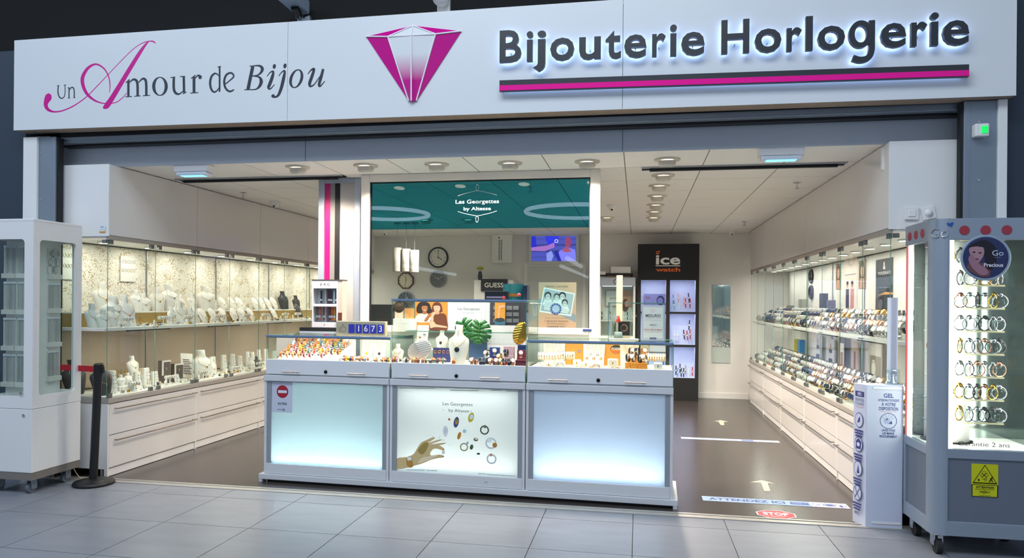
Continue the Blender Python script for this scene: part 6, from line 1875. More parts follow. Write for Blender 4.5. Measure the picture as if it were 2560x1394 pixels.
# monstera leaves
def monstera(px_, py_, v, hh, rot, lab):
    """heart-shaped blade hanging tip down, slit between the ribs"""
    def rim(a):      # a=0 tip, +-pi at the stalk; heart outline
        return Vector((.50 * math.sin(a) * (1 + .12 * math.cos(a)), 0, -.52 * math.cos(a) + (.10 if abs(a) > 2.6 else 0) * (abs(a) - 2.6)))
    t = thing('monstera_leaf', lab, 'leaf', cw(cat_(px_, 880, v)[0], v, cz(px_, py_, v)), rot=(0, rot, CA))
    mb = MB(); rid = lambda z: Vector((0, 0, z))
    for s_ in (-1, 1):
        for k in range(6):
            a0, a1 = s_ * (.12 + k * .46), s_ * (.12 + (k + 1) * .46 - .13)
            z0, z1 = -.42 + k * .125, -.42 + (k + 1) * .125
            pts = [rid(z0)] + [rim(a0 + (a1 - a0) * q / 5) for q in range(6)] + [rid(z1)]
            inn0, inn1 = rid(z0).lerp(pts[1], .30), rid(z1).lerp(pts[-2], .30)
            pts = [Vector((p.x * hh, .10 * hh * (p.x * 2) ** 2, p.z * hh)) for p in pts]
            mb.add(pts, [tuple(range(len(pts)))] , 0, True)
            nz = Vector((0, 0, z1)); nx_ = rim(s_ * (.12 + (k + 1) * .46))
            if k < 5:
                web = [rid(z1), rid(z1).lerp(rim(a1), .45), rid(z1).lerp(nx_, .45)]
                mb.add([Vector((p.x * hh, .10 * hh * (p.x * 2) ** 2, p.z * hh)) for p in web], [(0, 1, 2)], 0, True)
    tip = [rid(-.42), rim(-.12), rim(0), rim(.12)]
    mb.add([Vector((p.x * hh, 0, p.z * hh)) for p in tip], [(0, 1, 2, 3)], 0, True)
    mb.build('blade', mat('deep_green_leaf', '#155a22', .3, noise=.25, nscale=12), t, solid=.0012)
    MB().tube([(0, -.003, -hh * .45), (0, -.003, hh * .3), (hh * .04, .02, hh * .5)], .002, 5).build('midrib', mat('leaf_rib', '#4c8a3c', .5), t)
    for k in range(5):
        for s_ in (-1, 1):
            p = rim(s_ * (.3 + k * .46)); MB().tube([(0, -.002, hh * (-.36 + .125 * k)), (p.x * .8 * hh, .10 * hh * (p.x * 1.6) ** 2 - .002, p.z * .85 * hh)], .0008, 4).build('vein', mat('leaf_rib', '#4c8a3c', .5), t)


monstera(1163, 822, .33, .19, -.5, 'green monstera leaf leaning left behind the tall-necked bust')
monstera(1197, 828, .29, .20, .10, 'green monstera leaf hanging upright beside the herringbone stand')
t, w, h = board('blue_block', 'denim blue block under the monstera leaves', 1172, 1216, DZ, cz(1190, 842, .36), .36, '#2e4f78', 0, 'display block', th=.03)
t, w, h = board('brand_stand', 'white Les Georgettes stand with herringbone inset in the middle counter case', 1217, 1318, DZ, cz(1260, 813, .40), .40, '#e0dde2', .03, 'stand', th=.012)
A = face(t, w, h); herring(A, w * .07, 0, w, h * .66, 8); A.text('Les Georgettes', w * .62, h * .80, .014, '#7c7a86', width=.11); fin(A, t)
# watch boxes
for px0, px1, py1, v, c, lab in ((1212, 1224, 0, .2, '#1f1f26', 'black watch pillow box behind the navy box'), (1223, 1247, 868, .18, '#1f3f86', 'tall navy watch box'), (1258, 1284, 865, .20, '#c7a4b4', 'mauve watch box with a bow'), (1293, 1316, 862, .22, '#20408c', 'blue lid standing behind the burgundy boxes'), (1292, 1316, 875, .16, '#6a1f3a', 'upright burgundy watch box'), (1288, 1316, 900, .05, '#6a1f3a', 'low burgundy watch box in front'), (1222, 1250, 896, .10, '#24366e', 'low navy watch box')):
    u0, u1 = cat_(px0, 880, v)[0], cat_(px1, 880, v)[0]; zt = cz(px0, py1, v) if py1 else DZ + .11
    t = thing('watch_case_box', lab + ' in the middle counter case', 'box', cw((u0 + u1) / 2, v, DZ), CA); w = u1 - u0; h = max(.03, zt - DZ)
    MB().box(-w / 2, 0, 0, w / 2, .05, h * .55).build('box_base', mat('box_' + c[1:], c, .5), t, bev=.002)
    MB().box(-w / 2, .012, h * .56, w / 2, .05, h).build('lid', mat('box_' + c[1:], c, .5), t, bev=.002)
for k, (px_, v, z, kk) in enumerate(((1181, .05, 0, 8), (1203, .05, 0, 2), (1210, .06, .0, 7), (1218, .12, .05, 5), (1228, .05, 0, 4), (1236, .06, .07, 5), (1241, .045, 0, 8), (1255, .05, .0, 3), (1266, .15, .06, 2), (1274, .05, 0, 2), (1282, .05, 0, 4), (1303, .045, .06, 4), (1262, .045, 0, 9), (1250, .09, .03, 3))):
    put_watch(kk, cpos(px_, v, DZ + z + .034), (0, 0, CA + random.uniform(-.4, .4)), '%s among the gift boxes, middle case' % WN[kk], 'watches in the middle counter case', 1.0)
for k, (px_, v, c) in enumerate(((985, .05, 'coral'), (996, .05, 'pink'), (1015, .05, 'white'), (1018, .06, 'brown'), (1032, .05, 'orange'), (1037, .05, 'tan'), (1046, .05, 'brown'), (1057, .06, 'coral'), (1084, .10, 'orange'), (1097, .11, 'navy'), (1110, .11, 'green'), (1134, .045, 'coral'), (1190, .12, 'navy'))):
    cuff(c, cpos(px_, v, DZ), CA + random.uniform(-.3, .3), '%s cuff bracelet near the middle case front glass' % c, 'cuffs in the middle counter case', 1.0)
t = thing('leaflet', 'black folded leaflet with a hand print lying at the front of the middle counter case', 'leaflet', cpos(1078, .05, DZ), rot=(-.5, 0, CA)); MB().box(-.055, 0, 0, .055, .003, .035).build('sheet', mat('black_leaflet', '#1c1a1e', .5), t); A = Art((-.055, -.0005, 0), (1, 0, 0), (0, 0, 1), (0, -1, 0)); A.poly([(.015, .006), (.04, .004), (.03, .025), (.02, .03)], '#d8a890').rect(.06, .01, .1, .014, '#b8b4b0').rect(.06, .02, .09, .023, '#b8b4b0'); fin(A, t)

# --- right case
neck_board(1357, 1411, DZ, DZ + .172, .32, 'wide white board of fine chains beside the first honey-coloured panel', 'many')
neck_board(1457, 1512, DZ, DZ + .172, .30, 'wide white board of rose gold pendants between the honey-coloured panels', 'many')
neck_board(1549, 1597, DZ, DZ + .176, .26, 'white board with a dark cord necklace by the FOSSIL panel', 'dark')
M['honey'] = mat('honey_wood_panel', '#c8882e', .45, noise=.12, nscale=5, stretch=(1, 1, 6))
for px0, px1, lab in ((1412, 1458, 'honey-coloured wooden back panel with a small blue button'), (1510, 1552, 'honey-coloured wooden back panel bearing the FOSSIL badge')):
    t, w, h = board('honey_backdrop', lab, px0, px1, DZ, DZ + .176, .36, '#c8882e', .08, 'backdrop', 'honey')
    if px0 > 1500:
        A = face(t, w, h); A.ell(w * .72, h * .72, .045, .033, '#26262e', n=24).poly([(w * .72 + .043 * math.cos(a), h * .72 + .031 * math.sin(a)) for a in [PI + PI * q / 16 for q in range(17)]], '#c86a1e').text('FOSSIL', w * .72, h * .72 - .004, .018, '#f0ece4', width=.07, bold=.02); fin(A, t)
    else:
        A = face(t, w, h); A.ell(w * .78, h * .6, .011, .011, '#4a5a86').ell(w * .78, h * .6, .006, .006, '#9aa6c8').ell(w * .35, h * .5, .005, .012, '#e8d8a8').ell(w * .5, h * .46, .007, .01, '#5a4a3a'); fin(A, t)
t, w, h = board('photo_card', 'card with a pale floral photo at the right end of the right counter case', 1601, 1622, DZ + .05, DZ + .172, .30, '#b8b49a', .05)
A = face(t, w, h)
for k in range(9): A.ell(w * (.2 + .3 * (k % 3)), h * (.25 + .25 * (k // 3)), w * .14, w * .10, ['#d8d6c4', '#6f7a58', '#a09a80'][k % 3], rot=k, n=10)
fin(A, t)
t, w, h = board('photo_card', 'card with a blue-grey mountain photo at the right end of the right counter case', 1623, 1664, DZ + .05, DZ + .172, .32, '#c3ccdc', .05)
A = face(t, w, h); A.rect(0, 0, w, h * .55, '#5a6a86').poly([(0, 0), (w * .3, h * .45), (w * .5, h * .2), (w * .75, h * .5), (w, h * .1), (w, 0)], '#2c3442').poly([(w * .3, h * .45), (w * .4, h * .3), (w * .2, h * .2)], '#d8dde6'); fin(A, t)


def roll(px0, px1, py_, v, z, lab, cols, n):
    u0, u1 = cat_(px0, 880, v)[0], cat_(px1, 880, v)[0]
    t = thing('bracelet_roll', lab, 'display roll', cw((u0 + u1) / 2, v, z), CA); w = u1 - u0
    MB().tube([(-w / 2, 0, .028), (w / 2, 0, .028)], .028, 18).build('roll', 'velvet', t)
    MB().box(-w / 2 + .01, -.01, -(z - DZ), -w / 2 + .02, .01, .005).box(w / 2 - .02, -.01, -(z - DZ), w / 2 - .01, .01, .005).build('support', 'acryl', t)
    for k in range(n):
        x = -w / 2 + w * (k + .5) / n
        b = thing('bangle', 'thin %s bangle worn on the %s' % (['rose gold', 'silver', 'gold', 'black'][k % 4], lab.split(' of ')[0].split(' in ')[0]), 'bangle', cw((u0 + u1) / 2 + x, v, z + .028), CA, 'bangles in the right counter case')
        MB().tube([(0, .0305 * math.cos(a), .0305 * math.sin(a)) for a in [2 * PI * q / 14 for q in range(14)]], .0025, 5, closed=True).build('band', cols[k % len(cols)], b)
        MB().ell((0, -.031, .004), (.005, .003, .006), 6, 5).build('charm', cols[(k + 1) % len(cols)], b)


roll(1346, 1392, 885, .16, DZ + .05, 'white roll of silver bangles at the left of the right counter case', ['silver', 'silver', 'rosegold'], 7)
roll(1394, 1436, 885, .14, DZ + .06, 'white roll of copper bangles in the right counter case', ['rosegold', 'silver', 'gold', 'blackvel'], 7)
roll(1615, 1664, 895, .16, DZ + .06, 'long white roll of small watches at the right of the right counter case', ['gold', 'silver', 'rosegold'], 8)
for k, (px0, px1, v, hh, lab) in enumerate(((1362, 1382, .06, .035, 'small acrylic-topped white pad with rings'), (1389, 1412, .06, .045, 'arched white pad with a silver bangle'), (1432, 1452, .10, .06, 'upright white block behind the rings'), (1452, 1478, .09, .045, 'low white block in the middle of the right case'), (1479, 1502, .05, .04, 'arched white pad with a rose gold bangle'), (1519, 1545, .06, .075, 'plain white block before the FOSSIL panel'), (1634, 1656, .05, .055, 'rounded white pad with a blue pendant'))):
    u0, u1 = cat_(px0, 880, v)[0], cat_(px1, 880, v)[0]; w = u1 - u0
    t = thing('display_pad', lab, 'display block', cw((u0 + u1) / 2, v, DZ), CA)
    MB().box(-w / 2, -.0, 0, w / 2, .05, hh).build('pad', 'velvet', t, bev=.008)
    if k in (1, 4): MB().tube([(w * .42 * math.cos(a), -.003, hh * .95 * math.sin(a)) for a in [PI * q / 12 for q in range(13)]], .0025, 6).build('bangle', 'silver' if k == 1 else 'rosegold', t)
    else: MB().ell((0, -.002, hh * .6), (.004, .003, .012), 8, 6).build('pendant', mat('blue_pendant', '#4a7aa8', .3) if k == 6 else 'gold', t)
for k, (px_, v, hh) in enumerate(((1570, .10, .05), (1585, .08, .05), (1600, .10, .045), (1612, .08, .05), (1577, .18, .09), (1594, .18, .09), (1608, .17, .09))):
    u = cat_(px_, 880, v)[0]
    o = MB().box(-.02, -.02, 0, .02, .02, hh).build('wood_block', 'honey', None, cw(u, v, DZ), (0, 0, CA), bev=.002); tag(o, 'honey wooden block under cord bracelets in the right counter case', 'block', 'wooden blocks in the right counter case')
    kk = [2, 6, 2, 0, 6, 2, 8][k]
    put_watch(kk, cw(u, v, DZ + hh + .034), (0, 0, CA + .5 * (-1) ** k), '%s on a honey wooden block, right case' % WN[kk].replace('watch', 'cord watch'), 'bracelets on wooden blocks', 1.0)
mb = MB(); random.seed(8)
for _ in range(70):
    u, v, r_ = random.uniform(2.22, 2.95), random.uniform(.04, .09), random.uniform(.004, .009)
    c = cw(u, v, DZ + r_); mb.tube([c + CU * r_ * math.cos(a) + Vector((0, 0, r_ * math.sin(a))) for a in [2 * PI * q / 8 for q in range(8)]], .0016, 4, random.randrange(3), closed=True)
o = mb.build('rings', ['gold', 'rosegold', 'silver']); tag(o, 'loose gold and silver rings along the front of the right counter case', 'rings', kind='stuff')

# ================================================================ on top of the cases
TZ0 = 1.165 + .003
# thumbs-up flip counter
u0, u1 = cat_(840, 820, .16)[0], cat_(963, 820, .16)[0]; w = u1 - u0; h = .118
t = thing('like_counter', 'pale wooden flip counter with a thumbs-up and the number 1673', 'counter display', cw((u0 + u1) / 2, .16, TZ0), CA)
M['palewood'] = mat('pale_birch', '#f0d6b4', .5, noise=.08, nscale=6, stretch=(1, 6, 6))
MB().box(-w / 2, 0, 0, w / 2, .05, h).build('case', 'palewood', t, bev=.003)
MB().pane(-w / 2 - .012, -.006, -.0005, w / 2 + .03, -.003, h + .006, 'y').build('acrylic_front', ['acryl', 'acryl'], t)
A = Art((-w / 2, -.0068, 0), (1, 0, 0), (0, 0, 1), (0, -1, 0))
for k, d in enumerate(' 1673'):
    x = w * .265 + k * w * .147
    A.rect(x, .024, x + w * .12, h - .024, '#2430b4', same=k > 0)
for k, d in enumerate('1673'):
    x = w * .265 + (k + 1) * w * .147; A.text(d, x + w * .06, .038, h * .42, '#f4f2f0', bold=.01, same=k > 0)
A.stroke([(w * .265, h * .5), (w * .97, h * .5)], .0006, '#1a2288')
tp = [(.07, .30), (.07, .58), (.105, .58), (.105, .30)]
sc_ = lambda p: (p[0] * w, p[1] * h)
A.stroke([sc_(p) for p in tp + tp[:1]], .0013, '#3c3470')
A.stroke([sc_(p) for p in ((.105, .56), (.13, .62), (.14, .78), (.155, .80), (.165, .74), (.158, .60), (.205, .60), (.212, .54), (.205, .34), (.19, .28), (.13, .28), (.105, .33))], .0013, '#3c3470')
fin(A, t)
# black tray and ZRC strap display behind it
u0, u1 = cat_(750, 826, .43)[0], cat_(842, 826, .43)[0]
o = MB().box(0, 0, 0, u1 - u0, .10, .02).box(0, 0, .02, u1 - u0, .10, .052, 1).build('strap_tray', ['alupaint', 'black'], None, cw(u0, .42, TZ0), (0, 0, CA), bev=.002); tag(o, 'long black-topped tray on the left counter case', 'tray')
VZ = .52
u0, u1 = cat_(784, 760, .46)[0], cat_(848, 760, .46)[0]; w = u1 - u0; zb_ = TZ0 + .0525; h = cz(815, 701, .46) - zb_
t = thing('strap_display', 'white ZRC watch strap display box with coloured straps behind two windows', 'strap display', cw((u0 + u1) / 2, .43, zb_), CA)
MB().box(-w / 2, .0, 0, -w / 2 + .012, .09, h).box(w / 2 - .012, 0, 0, w / 2, .09, h).box(-w / 2 + .012, .075, 0, w / 2 - .012, .09, h).box(-w / 2 + .012, 0, 0, w / 2 - .012, .075, .045).box(-w / 2 + .012, 0, h * .83, w / 2 - .012, .075, h).box(-w / 2 + .012, 0, h * .445, w / 2 - .012, .075, h * .50).build('case', mat('white_plastic_case', '#dcd8dc', .35), t, bev=.002)
MB().box(-.004, .01, .045, .004, .075, h * .83).build('divider', mat('grey_divider', '#a8a5aa', .4), t)
for z0_, z1_ in ((.048, h * .44), (h * .505, h * .825)): MB().pane(-w / 2 + .013, .004, z0_, w / 2 - .013, .006, z1_, 'y').build('window', ['acryl', 'acryl'], t)
MB().box(-w / 2 - .003, -.002, h, w / 2 + .045, .092, h + .008).build('lid', mat('dark_lid', '#4a4240', .5), t)
MB().box(w / 2, .002, 0, w / 2 + .042, .09, h).build('side_print', mat('side_print', '#c9bdb2', .5), t)
MB().box(w / 2 + .004, .0, h * .1, w / 2 + .04, .002, h * .32).build('side_picture', mat('brown_picture', '#6a3a22', .5, noise=.4, nscale=40), t)
A = Art((-w / 2, -.0008, 0), (1, 0, 0), (0, 0, 1), (0, -1, 0)); A.text('Z R C', w * .5, h * .895, h * .05, '#4a464a', width=w * .4).ell(w * .5, h * .06, .005, .003, '#2a2a2c'); fin(A, t)
for k, (fx, row, c) in enumerate(((.30, 1, '#26242a'), (.60, 1, '#7a1f2c'), (.68, 1, '#2a3350'), (.80, 1, '#d8d6da'), (.88, 1, '#3a4a66'), (.14, 0, '#6b6258'), (.24, 0, '#d05a2c'), (.42, 0, '#8a1c2c'), (.64, 0, '#8f2434'), (.73, 0, '#d8602c'), (.82, 0, '#d89a34'))):
    x = -w / 2 + w * fx; z0_ = .06 if row == 0 else h * .52; ln = h * .33 if row == 0 else h * .27
    s_ = MB().box(x - .008, .03, z0_, x + .008, .034, z0_ + ln).build('strap', mat('strap_' + c[1:], c, .5), t)
    q = MB().box(x - .009, .028, z0_ + ln * .18, x + .009, .0295, z0_ + ln * .32).build('price_label', mat('white_label', '#e8e8ee', .5)); q.parent = s_
# teal bag and black boxes on the tall case
TZ1 = 1.462 + .003
u0, u1 = cat_(1254, 730, .30)[0], cat_(1308, 730, .30)[0]; w = u1 - u0; h = cz(1280, 709, .30) - TZ1
t = thing('gift_bag', 'glossy dark teal pouch with an orange label and red seal on the tallest glass case', 'bag', cw((u0 + u1) / 2, .30, TZ1), CA)
P = [[(w / 2 * s_ * (1 - .04 * q), .02 + .04 * (1 - s_ * s_) * -1 * (1 - .5 * q) + .02 * q, h * q) for s_ in (-1, -.6, -.2, .2, .6, 1)] for q in (0, .3, .6, .85, 1)]
mb = MB().grid(P); mb.grid([[(a[0], .09, a[2]) for a in reversed(r_)] for r_ in P]); mb.add([P[-1][k] for k in range(6)] + [(P[-1][5][0], .09, h), (P[-1][0][0], .09, h)], [tuple(range(8))]); mb.add([P[i][0] for i in range(5)] + [(P[i][0][0], .09, P[i][0][2]) for i in range(4, -1, -1)], [tuple(range(10))]); mb.add([P[i][5] for i in range(5)] + [(P[i][5][0], .09, P[i][5][2]) for i in range(4, -1, -1)], [tuple(reversed(range(10)))])
mb.build('pouch', mat('glossy_teal', '#0c4a4e', .2), t)
MB().box(w * -.12, -.0225, h * .22, w * .30, -.0205, h * .40).build('label', mat('orange_label', '#a86a1e', .5), t)
MB().lathe([(0, .002), (.014, .002), (.014, 0)], 14, T=Matrix.Translation((w * .34, -.0225, h * .33)) @ Matrix.Rotation(PI / 2, 4, 'X')).build('seal', mat('red_seal', '#d84a58', .5), t)
u0, u1 = cat_(1214, 735, .20)[0], cat_(1270, 735, .20)[0]; w = u1 - u0; h = cz(1240, 726, .20) - TZ1
t = thing('gift_box', 'black gift box with a lilac ribbon strip and red seal on the tallest glass case', 'box', cw((u0 + u1) / 2, .17, TZ1), CA)
MB().box(-w / 2, 0, 0, w / 2, .07, h * .94).build('box', mat('blue_black_box', '#131822', .35), t, bev=.003)
MB().box(-w * .42, -.0015, h * .22, w * .32, 0, h * .38).build('ribbon', mat('lilac_ribbon', '#9a8aa8', .5), t)
MB().lathe([(0, .002), (.014, .002), (.014, 0)], 14, T=Matrix.Translation((w * .36, -.001, h * .26)) @ Matrix.Rotation(PI / 2, 4, 'X')).build('seal', mat('red_seal', '#d84a58', .5), t)
u0, u1 = cat_(1308, 730, .32)[0], cat_(1319, 730, .32)[0]
o = MB().box(-(u1 - u0) / 2, 0, 0, (u1 - u0) / 2, .12, cz(1313, 712, .32) - TZ1).build('upright_box', mat('navy_upright', '#12203a', .4), None, cw((u0 + u1) / 2, .30, TZ1), (0, 0, CA), bev=.004); tag(o, 'narrow navy upright box beside the teal pouch', 'box')
# small glass case on the right counter, notice, spray bottle
u0, u1 = cat_(1520, 800, .08)[0], cat_(1664, 800, .08)[0]; w = u1 - u0; h = cz(1590, 758, .08) - TZ0
t = thing('small_glass_case', 'small open glass box standing on the right counter case', 'glass case', cw(u0, .08, TZ0), CA)
for a in ((0, 0, 0, w, .005, h, 'y'), (0, .005, 0, .005, .40, h, 'x'), (w - .005, .005, 0, w, .40, h, 'x'), (0, .0, h, w, .40, h + .005, 'z')):
    MB().pane(*a).build('glass_pane', ['glass', 'gedged'], t)
u0, u1 = cat_(1604, 800, .34)[0], cat_(1662, 800, .34)[0]; w = u1 - u0; h = cz(1633, 762, .34) - TZ0
t = thing('hygiene_notice', 'lavender-bordered MESURES notice in a clear holder on the right counter case', 'notice', cw((u0 + u1) / 2, .34, TZ0), rot=(-.06, 0, CA))
MB().box(-w / 2, 0, 0, w / 2, .004, h).build('sheet', mat('lavender_sheet', '#c9c6da', .4), t)
MB().box(-w / 2, .004, 0, w / 2, .07, .004).build('holder_foot', 'acryl', t)
A = face(t, w, h); A.rect(w * .08, h * .06, w * .92, h * .94, '#e6e2e4')
A.ell(w * .48, h * .84, w * .11, h * .06, '#e8d0d4').text('MESURES', w * .5, h * .66, h * .085, '#4a464e', width=w * .66, bold=.015).text('de prévention sanitaire', w * .5, h * .62, h * .022, '#8a868e', width=w * .7)
A.stroke([(w * .16, h * .575), (w * .44, h * .575), (w * .47, h * .55), (w * .5, h * .575), (w * .84, h * .575)], .0008, '#d88a90')
A.text('MERCI', w * .5, h * .41, h * .055, '#4a464e', width=w * .28).text('de', w * .5, h * .35, h * .025, '#8a868e').text('VOUS LAVER LES MAINS', w * .5, h * .28, h * .045, '#d8454a', width=w * .76, bold=.01).text('avec du gel hydroalcoolique', w * .5, h * .235, h * .02, '#6a666e', width=w * .74)
A.rect(w * .36, h * .03, w * .64, h * .085, '#4a5a7a').text('COVID-19', w * .5, h * .045, h * .025, '#d8dcec', width=w * .2); fin(A, t)
p = cpos(1545, .30, TZ0); h = cz(1545, 789, .30) - TZ0
t = thing('spray_bottle', 'clear spray bottle with an orange-red trigger head inside the small glass box', 'spray bottle', p, CA)
MB().lathe([(0, 0), (.034, 0), (.035, .004), (.035, h * .52), (.028, h * .66), (.014, h * .72), (.013, h * .78)], 18).build('bottle', glassmat('clear_bottle', '#d6dede', 1.4), t)
MB().lathe([(0, .002), (.031, .002), (.031, h * .34), (0, h * .34)], 16).build('liquid', mat('whitish_liquid', '#e6e4e0', .4), t)
MB().lathe([(.017, h * .74), (.017, h * .84), (.010, h * .88), (.012, h), (0, h)], 14).build('collar', mat('red_orange_plastic', '#e0381e', .4), t)
MB().box(-.055, -.009, h * .93, .012, .009, h).tube([(-.03, 0, h * .93), (-.04, 0, h * .80), (-.028, 0, h * .70)], .005, 6).build('trigger', mat('red_white_trigger', '#e8ded8', .4), t)
p = cpos(1540, .40, TZ0)
t = thing('bracelet_print', 'dark print with a rose gold bangle standing inside the small glass box', 'display card', cw(cat_(1560, 800, .42)[0], .42, TZ0), CA); MB().box(-.045, 0, .03, .045, .005, .14).box(-.045, -.004, 0, .045, .012, .03, 1).build('card', [mat('brown_black_print', '#2a2422', .5), 'palewood'], t)
A = Art((-.045, -.0006, .03), (1, 0, 0), (0, 0, 1), (0, -1, 0)); A.ring(.045, .06, .022, .027, '#c98a6a'); fin(A, t)
o = MB().box(0, 0, 0, .22, .05, .016).build('folded_paper', 'velvet', None, cw(cat_(1522, 836, .20)[0], .20, TZ0), (0, 0, CA + .03), bev=.003); tag(o, 'long folded cream paper lying in front of the spray bottle', 'paper')
# ================================================================ left mobile showcase
CXF, CYF, CYB = -.160, -.235, .222
CXB = -.56
ct = thing('mobile_showcase', 'white mobile showcase on castors with rounded windows and silver chain cards', 'showcase', (-.36, 0, 0))
k_ = lambda o: keep(o, ct)
Z0, Z1, Z2 = .125, .632, 2.035
k_(MB().box(CXB, CYF, Z0 + .035, CXF, CYB, Z1 - .003).build('base_cabinet', 'white', bev=.004))
k_(MB().box(CXB + .003, CYF + .003, Z0 - .02, CXF - .003, CYB - .003, Z0 + .034).build('chassis', mat('raw_chipboard', '#7c766f', .8, noise=.25, nscale=60)))
k_(MB().cyl((CXF - .07, CYF, .585), (CXF - .07, CYF - .006, .585), .011, n=12).build('lock', 'chrome'))


def holed(u0, u1, v0, v1, a0, a1, b0, b1, r, fn, d):
    """plate with a rounded window, both faces and the rim"""
    q = 6; inner = []
    for cx_, cy_, s0 in ((a1 - r, b1 - r, 0), (a0 + r, b1 - r, PI / 2), (a0 + r, b0 + r, PI), (a1 - r, b0 + r, 1.5 * PI)):
        for i in range(q + 1): inner.append((cx_ + r * math.cos(s0 + PI / 2 * i / q), cy_ + r * math.sin(s0 + PI / 2 * i / q)))
    outer = []
    for x, y in inner:
        pass
    oc = [(u1, v1), (u0, v1), (u0, v0), (u1, v0)]
    mb = MB(); n = q + 1
    for w_ in (0, d):
        for c in range(4):
            seg = inner[c * n:(c + 1) * n]
            for i in range(q): mb.add([fn(*oc[c], w_), fn(*seg[i], w_), fn(*seg[i + 1], w_)], [(0, 1, 2)])
            nx = (c + 1) % 4
            mb.add([fn(*oc[c], w_), fn(*seg[-1], w_), fn(*inner[nx * n], w_), fn(*oc[nx], w_)], [(0, 1, 2, 3)])
    m = len(inner)
    for i in range(m): mb.add([fn(*inner[i], 0), fn(*inner[(i + 1) % m], 0), fn(*inner[(i + 1) % m], d), fn(*inner[i], d)], [(0, 1, 2, 3)])
    for i in range(4): mb.add([fn(*oc[i], 0), fn(*oc[(i + 1) % 4], 0), fn(*oc[(i + 1) % 4], d), fn(*oc[i], d)], [(0, 1, 2, 3)])
    return mb


fr_ = lambda u, v, w: (u, CYF + w, v); si_ = lambda u, v, w: (CXF - w, u, v); bk_ = lambda u, v, w: (u, CYB - w, v); sl_ = lambda u, v, w: (CXB + w, u, v)
for fn, a, b, wa, wb, nm in ((fr_, CXB, CXF, CXB + .07, -.236, 'front_frame'), (si_, CYF + .0225, CYB - .0225, -.178, .165, 'side_frame'), (bk_, CXB, CXF, CXB + .07, CXF - .07, 'back_frame'), (sl_, CYF + .0225, CYB - .0225, CYF + .07, CYB - .07, 'side_frame')):
    k_(holed(a, b, Z1, Z2 - .02, wa, wb, .722, 1.884, .03, fn, .022).build(nm, 'white'))
k_(MB().box(CXB, CYF, Z2 - .02, CXF, CYB, Z2).build('top_board', 'white', bev=.004))
k_(MB().box(CXB + .02, CYF + .02, Z1, CXF - .02, CYB - .02, Z1 + .02).build('floor_board', 'white'))
k_(MB().pane(CXB + .06, CYF + .023, .70, -.225, CYF + .026, 1.90, 'y').build('front_glass', ['glass', 'gedge']))
k_(MB().pane(CXF - .026, CYF + .05, .70, CXF - .023, CYB - .04, 1.90, 'x').build('side_glass', ['glass', 'gedge']))
pd = k_(MB().box(-.262, CYF - .012, .735, -.238, CYF, .762).build('padlock', 'chrome', bev=.003))
k_(MB().box(CXB + .03, -.10, Z1 + .02, -.30, -.085, Z2 - .03).box(-.312, -.085, Z1 + .02, -.30, .165, Z2 - .03).build('chain_panel', 'white'))
for x, y in ((CXF - .06, CYF + .07), (CXF - .06, CYB - .07), (CXB + .06, CYF + .07), (CXB + .06, CYB - .07)):
    c = MB().box(x - .03, y - .03, .10, x + .03, y + .03, .106).box(x - .022, y - .03, .03, x - .017, y + .02, .10).box(x + .017, y - .03, .03, x + .022, y + .02, .10)
    c.tube([(x - .014, y - .015, .038), (x + .014, y - .015, .038)], .038, 18, 1)
    k_(c.build('castor', ['steel', 'greyrub']))
# chain cards
random.seed(4)


def chain_card(base, U, N, w, h, lab, n, hoops=False):
    """white card with a ledge; chains hang as thin tubes"""
    t = thing('chain_card', lab, 'chain card', base, group='silver chain cards in the white mobile showcase')
    U = Vector(U); N = Vector(N); B = Vector(base); up = Vector((0, 0, 1))
    mb = MB(); Tm = Matrix(((U.x, N.x, 0, 0), (U.y, N.y, 0, 0), (0, 0, 1, 0), (0, 0, 0, 1)))
    MB().box(0, -.0, 0, w, .008, h, T=Tm).build('card', 'velvet', t)
    MB().box(0, .008, 0, w, .03, .035, T=Tm).build('ledge', 'velvet', t)
    for k in range(n):
        x = w * (.08 + .84 * k / max(1, n - 1))
        if hoops:
            r_ = .012 + .008 * (k % 3); zc = h * (.85 - .28 * (k // 4)); x = w * (.18 + .2 * (k % 4))
            MB().tube([Tm @ Vector((x + r_ * math.cos(a), .012, zc + r_ * 1.4 * math.sin(a))) for a in [2 * PI * q / 12 for q in range(12)]], .0016, 5, closed=True).build('hoop', 'silver', t)
        else:
            MB().tube([Tm @ Vector((x, .011, .036)), Tm @ Vector((x, .011, h * .93))], random.choice((.0012, .0016, .0022)), 5).build('chain', mat('oxidised_chain', '#9aa0a8', .35, .9), t)
            MB().box(x - .005, .008, h * .93, x + .005, .014, h * .97, T=Tm).build('hook', mat('clear_hook', '#dfe6ee', .3), t)


ordw = ['top', 'second', 'third', 'lowest']
for r_ in range(4):
    for c_, x0_ in ((1, -.42),):
        chain_card((x0_, -.1005, 1.60 - r_ * .275), (1, 0, 0), (0, -1, 0), .115 if c_ else .18, .25, '%s white card of silver chains behind the front window of the mobile showcase' % ordw[r_], 9)
        chain_card((-.545, -.1005, 1.60 - r_ * .275), (1, 0, 0), (0, -1, 0), .115, .25, '%s white chain card in the outer column of the mobile showcase' % ordw[r_], 9)
    chain_card((-.2995, .03, 1.60 - r_ * .265), (0, 1, 0), (1, 0, 0), .12, .235, '%s white card %s behind the side window of the mobile showcase' % (ordw[r_], 'of silver hoops' if r_ == 0 else 'of silver chains'), 9 if r_ else 12, r_ == 0)

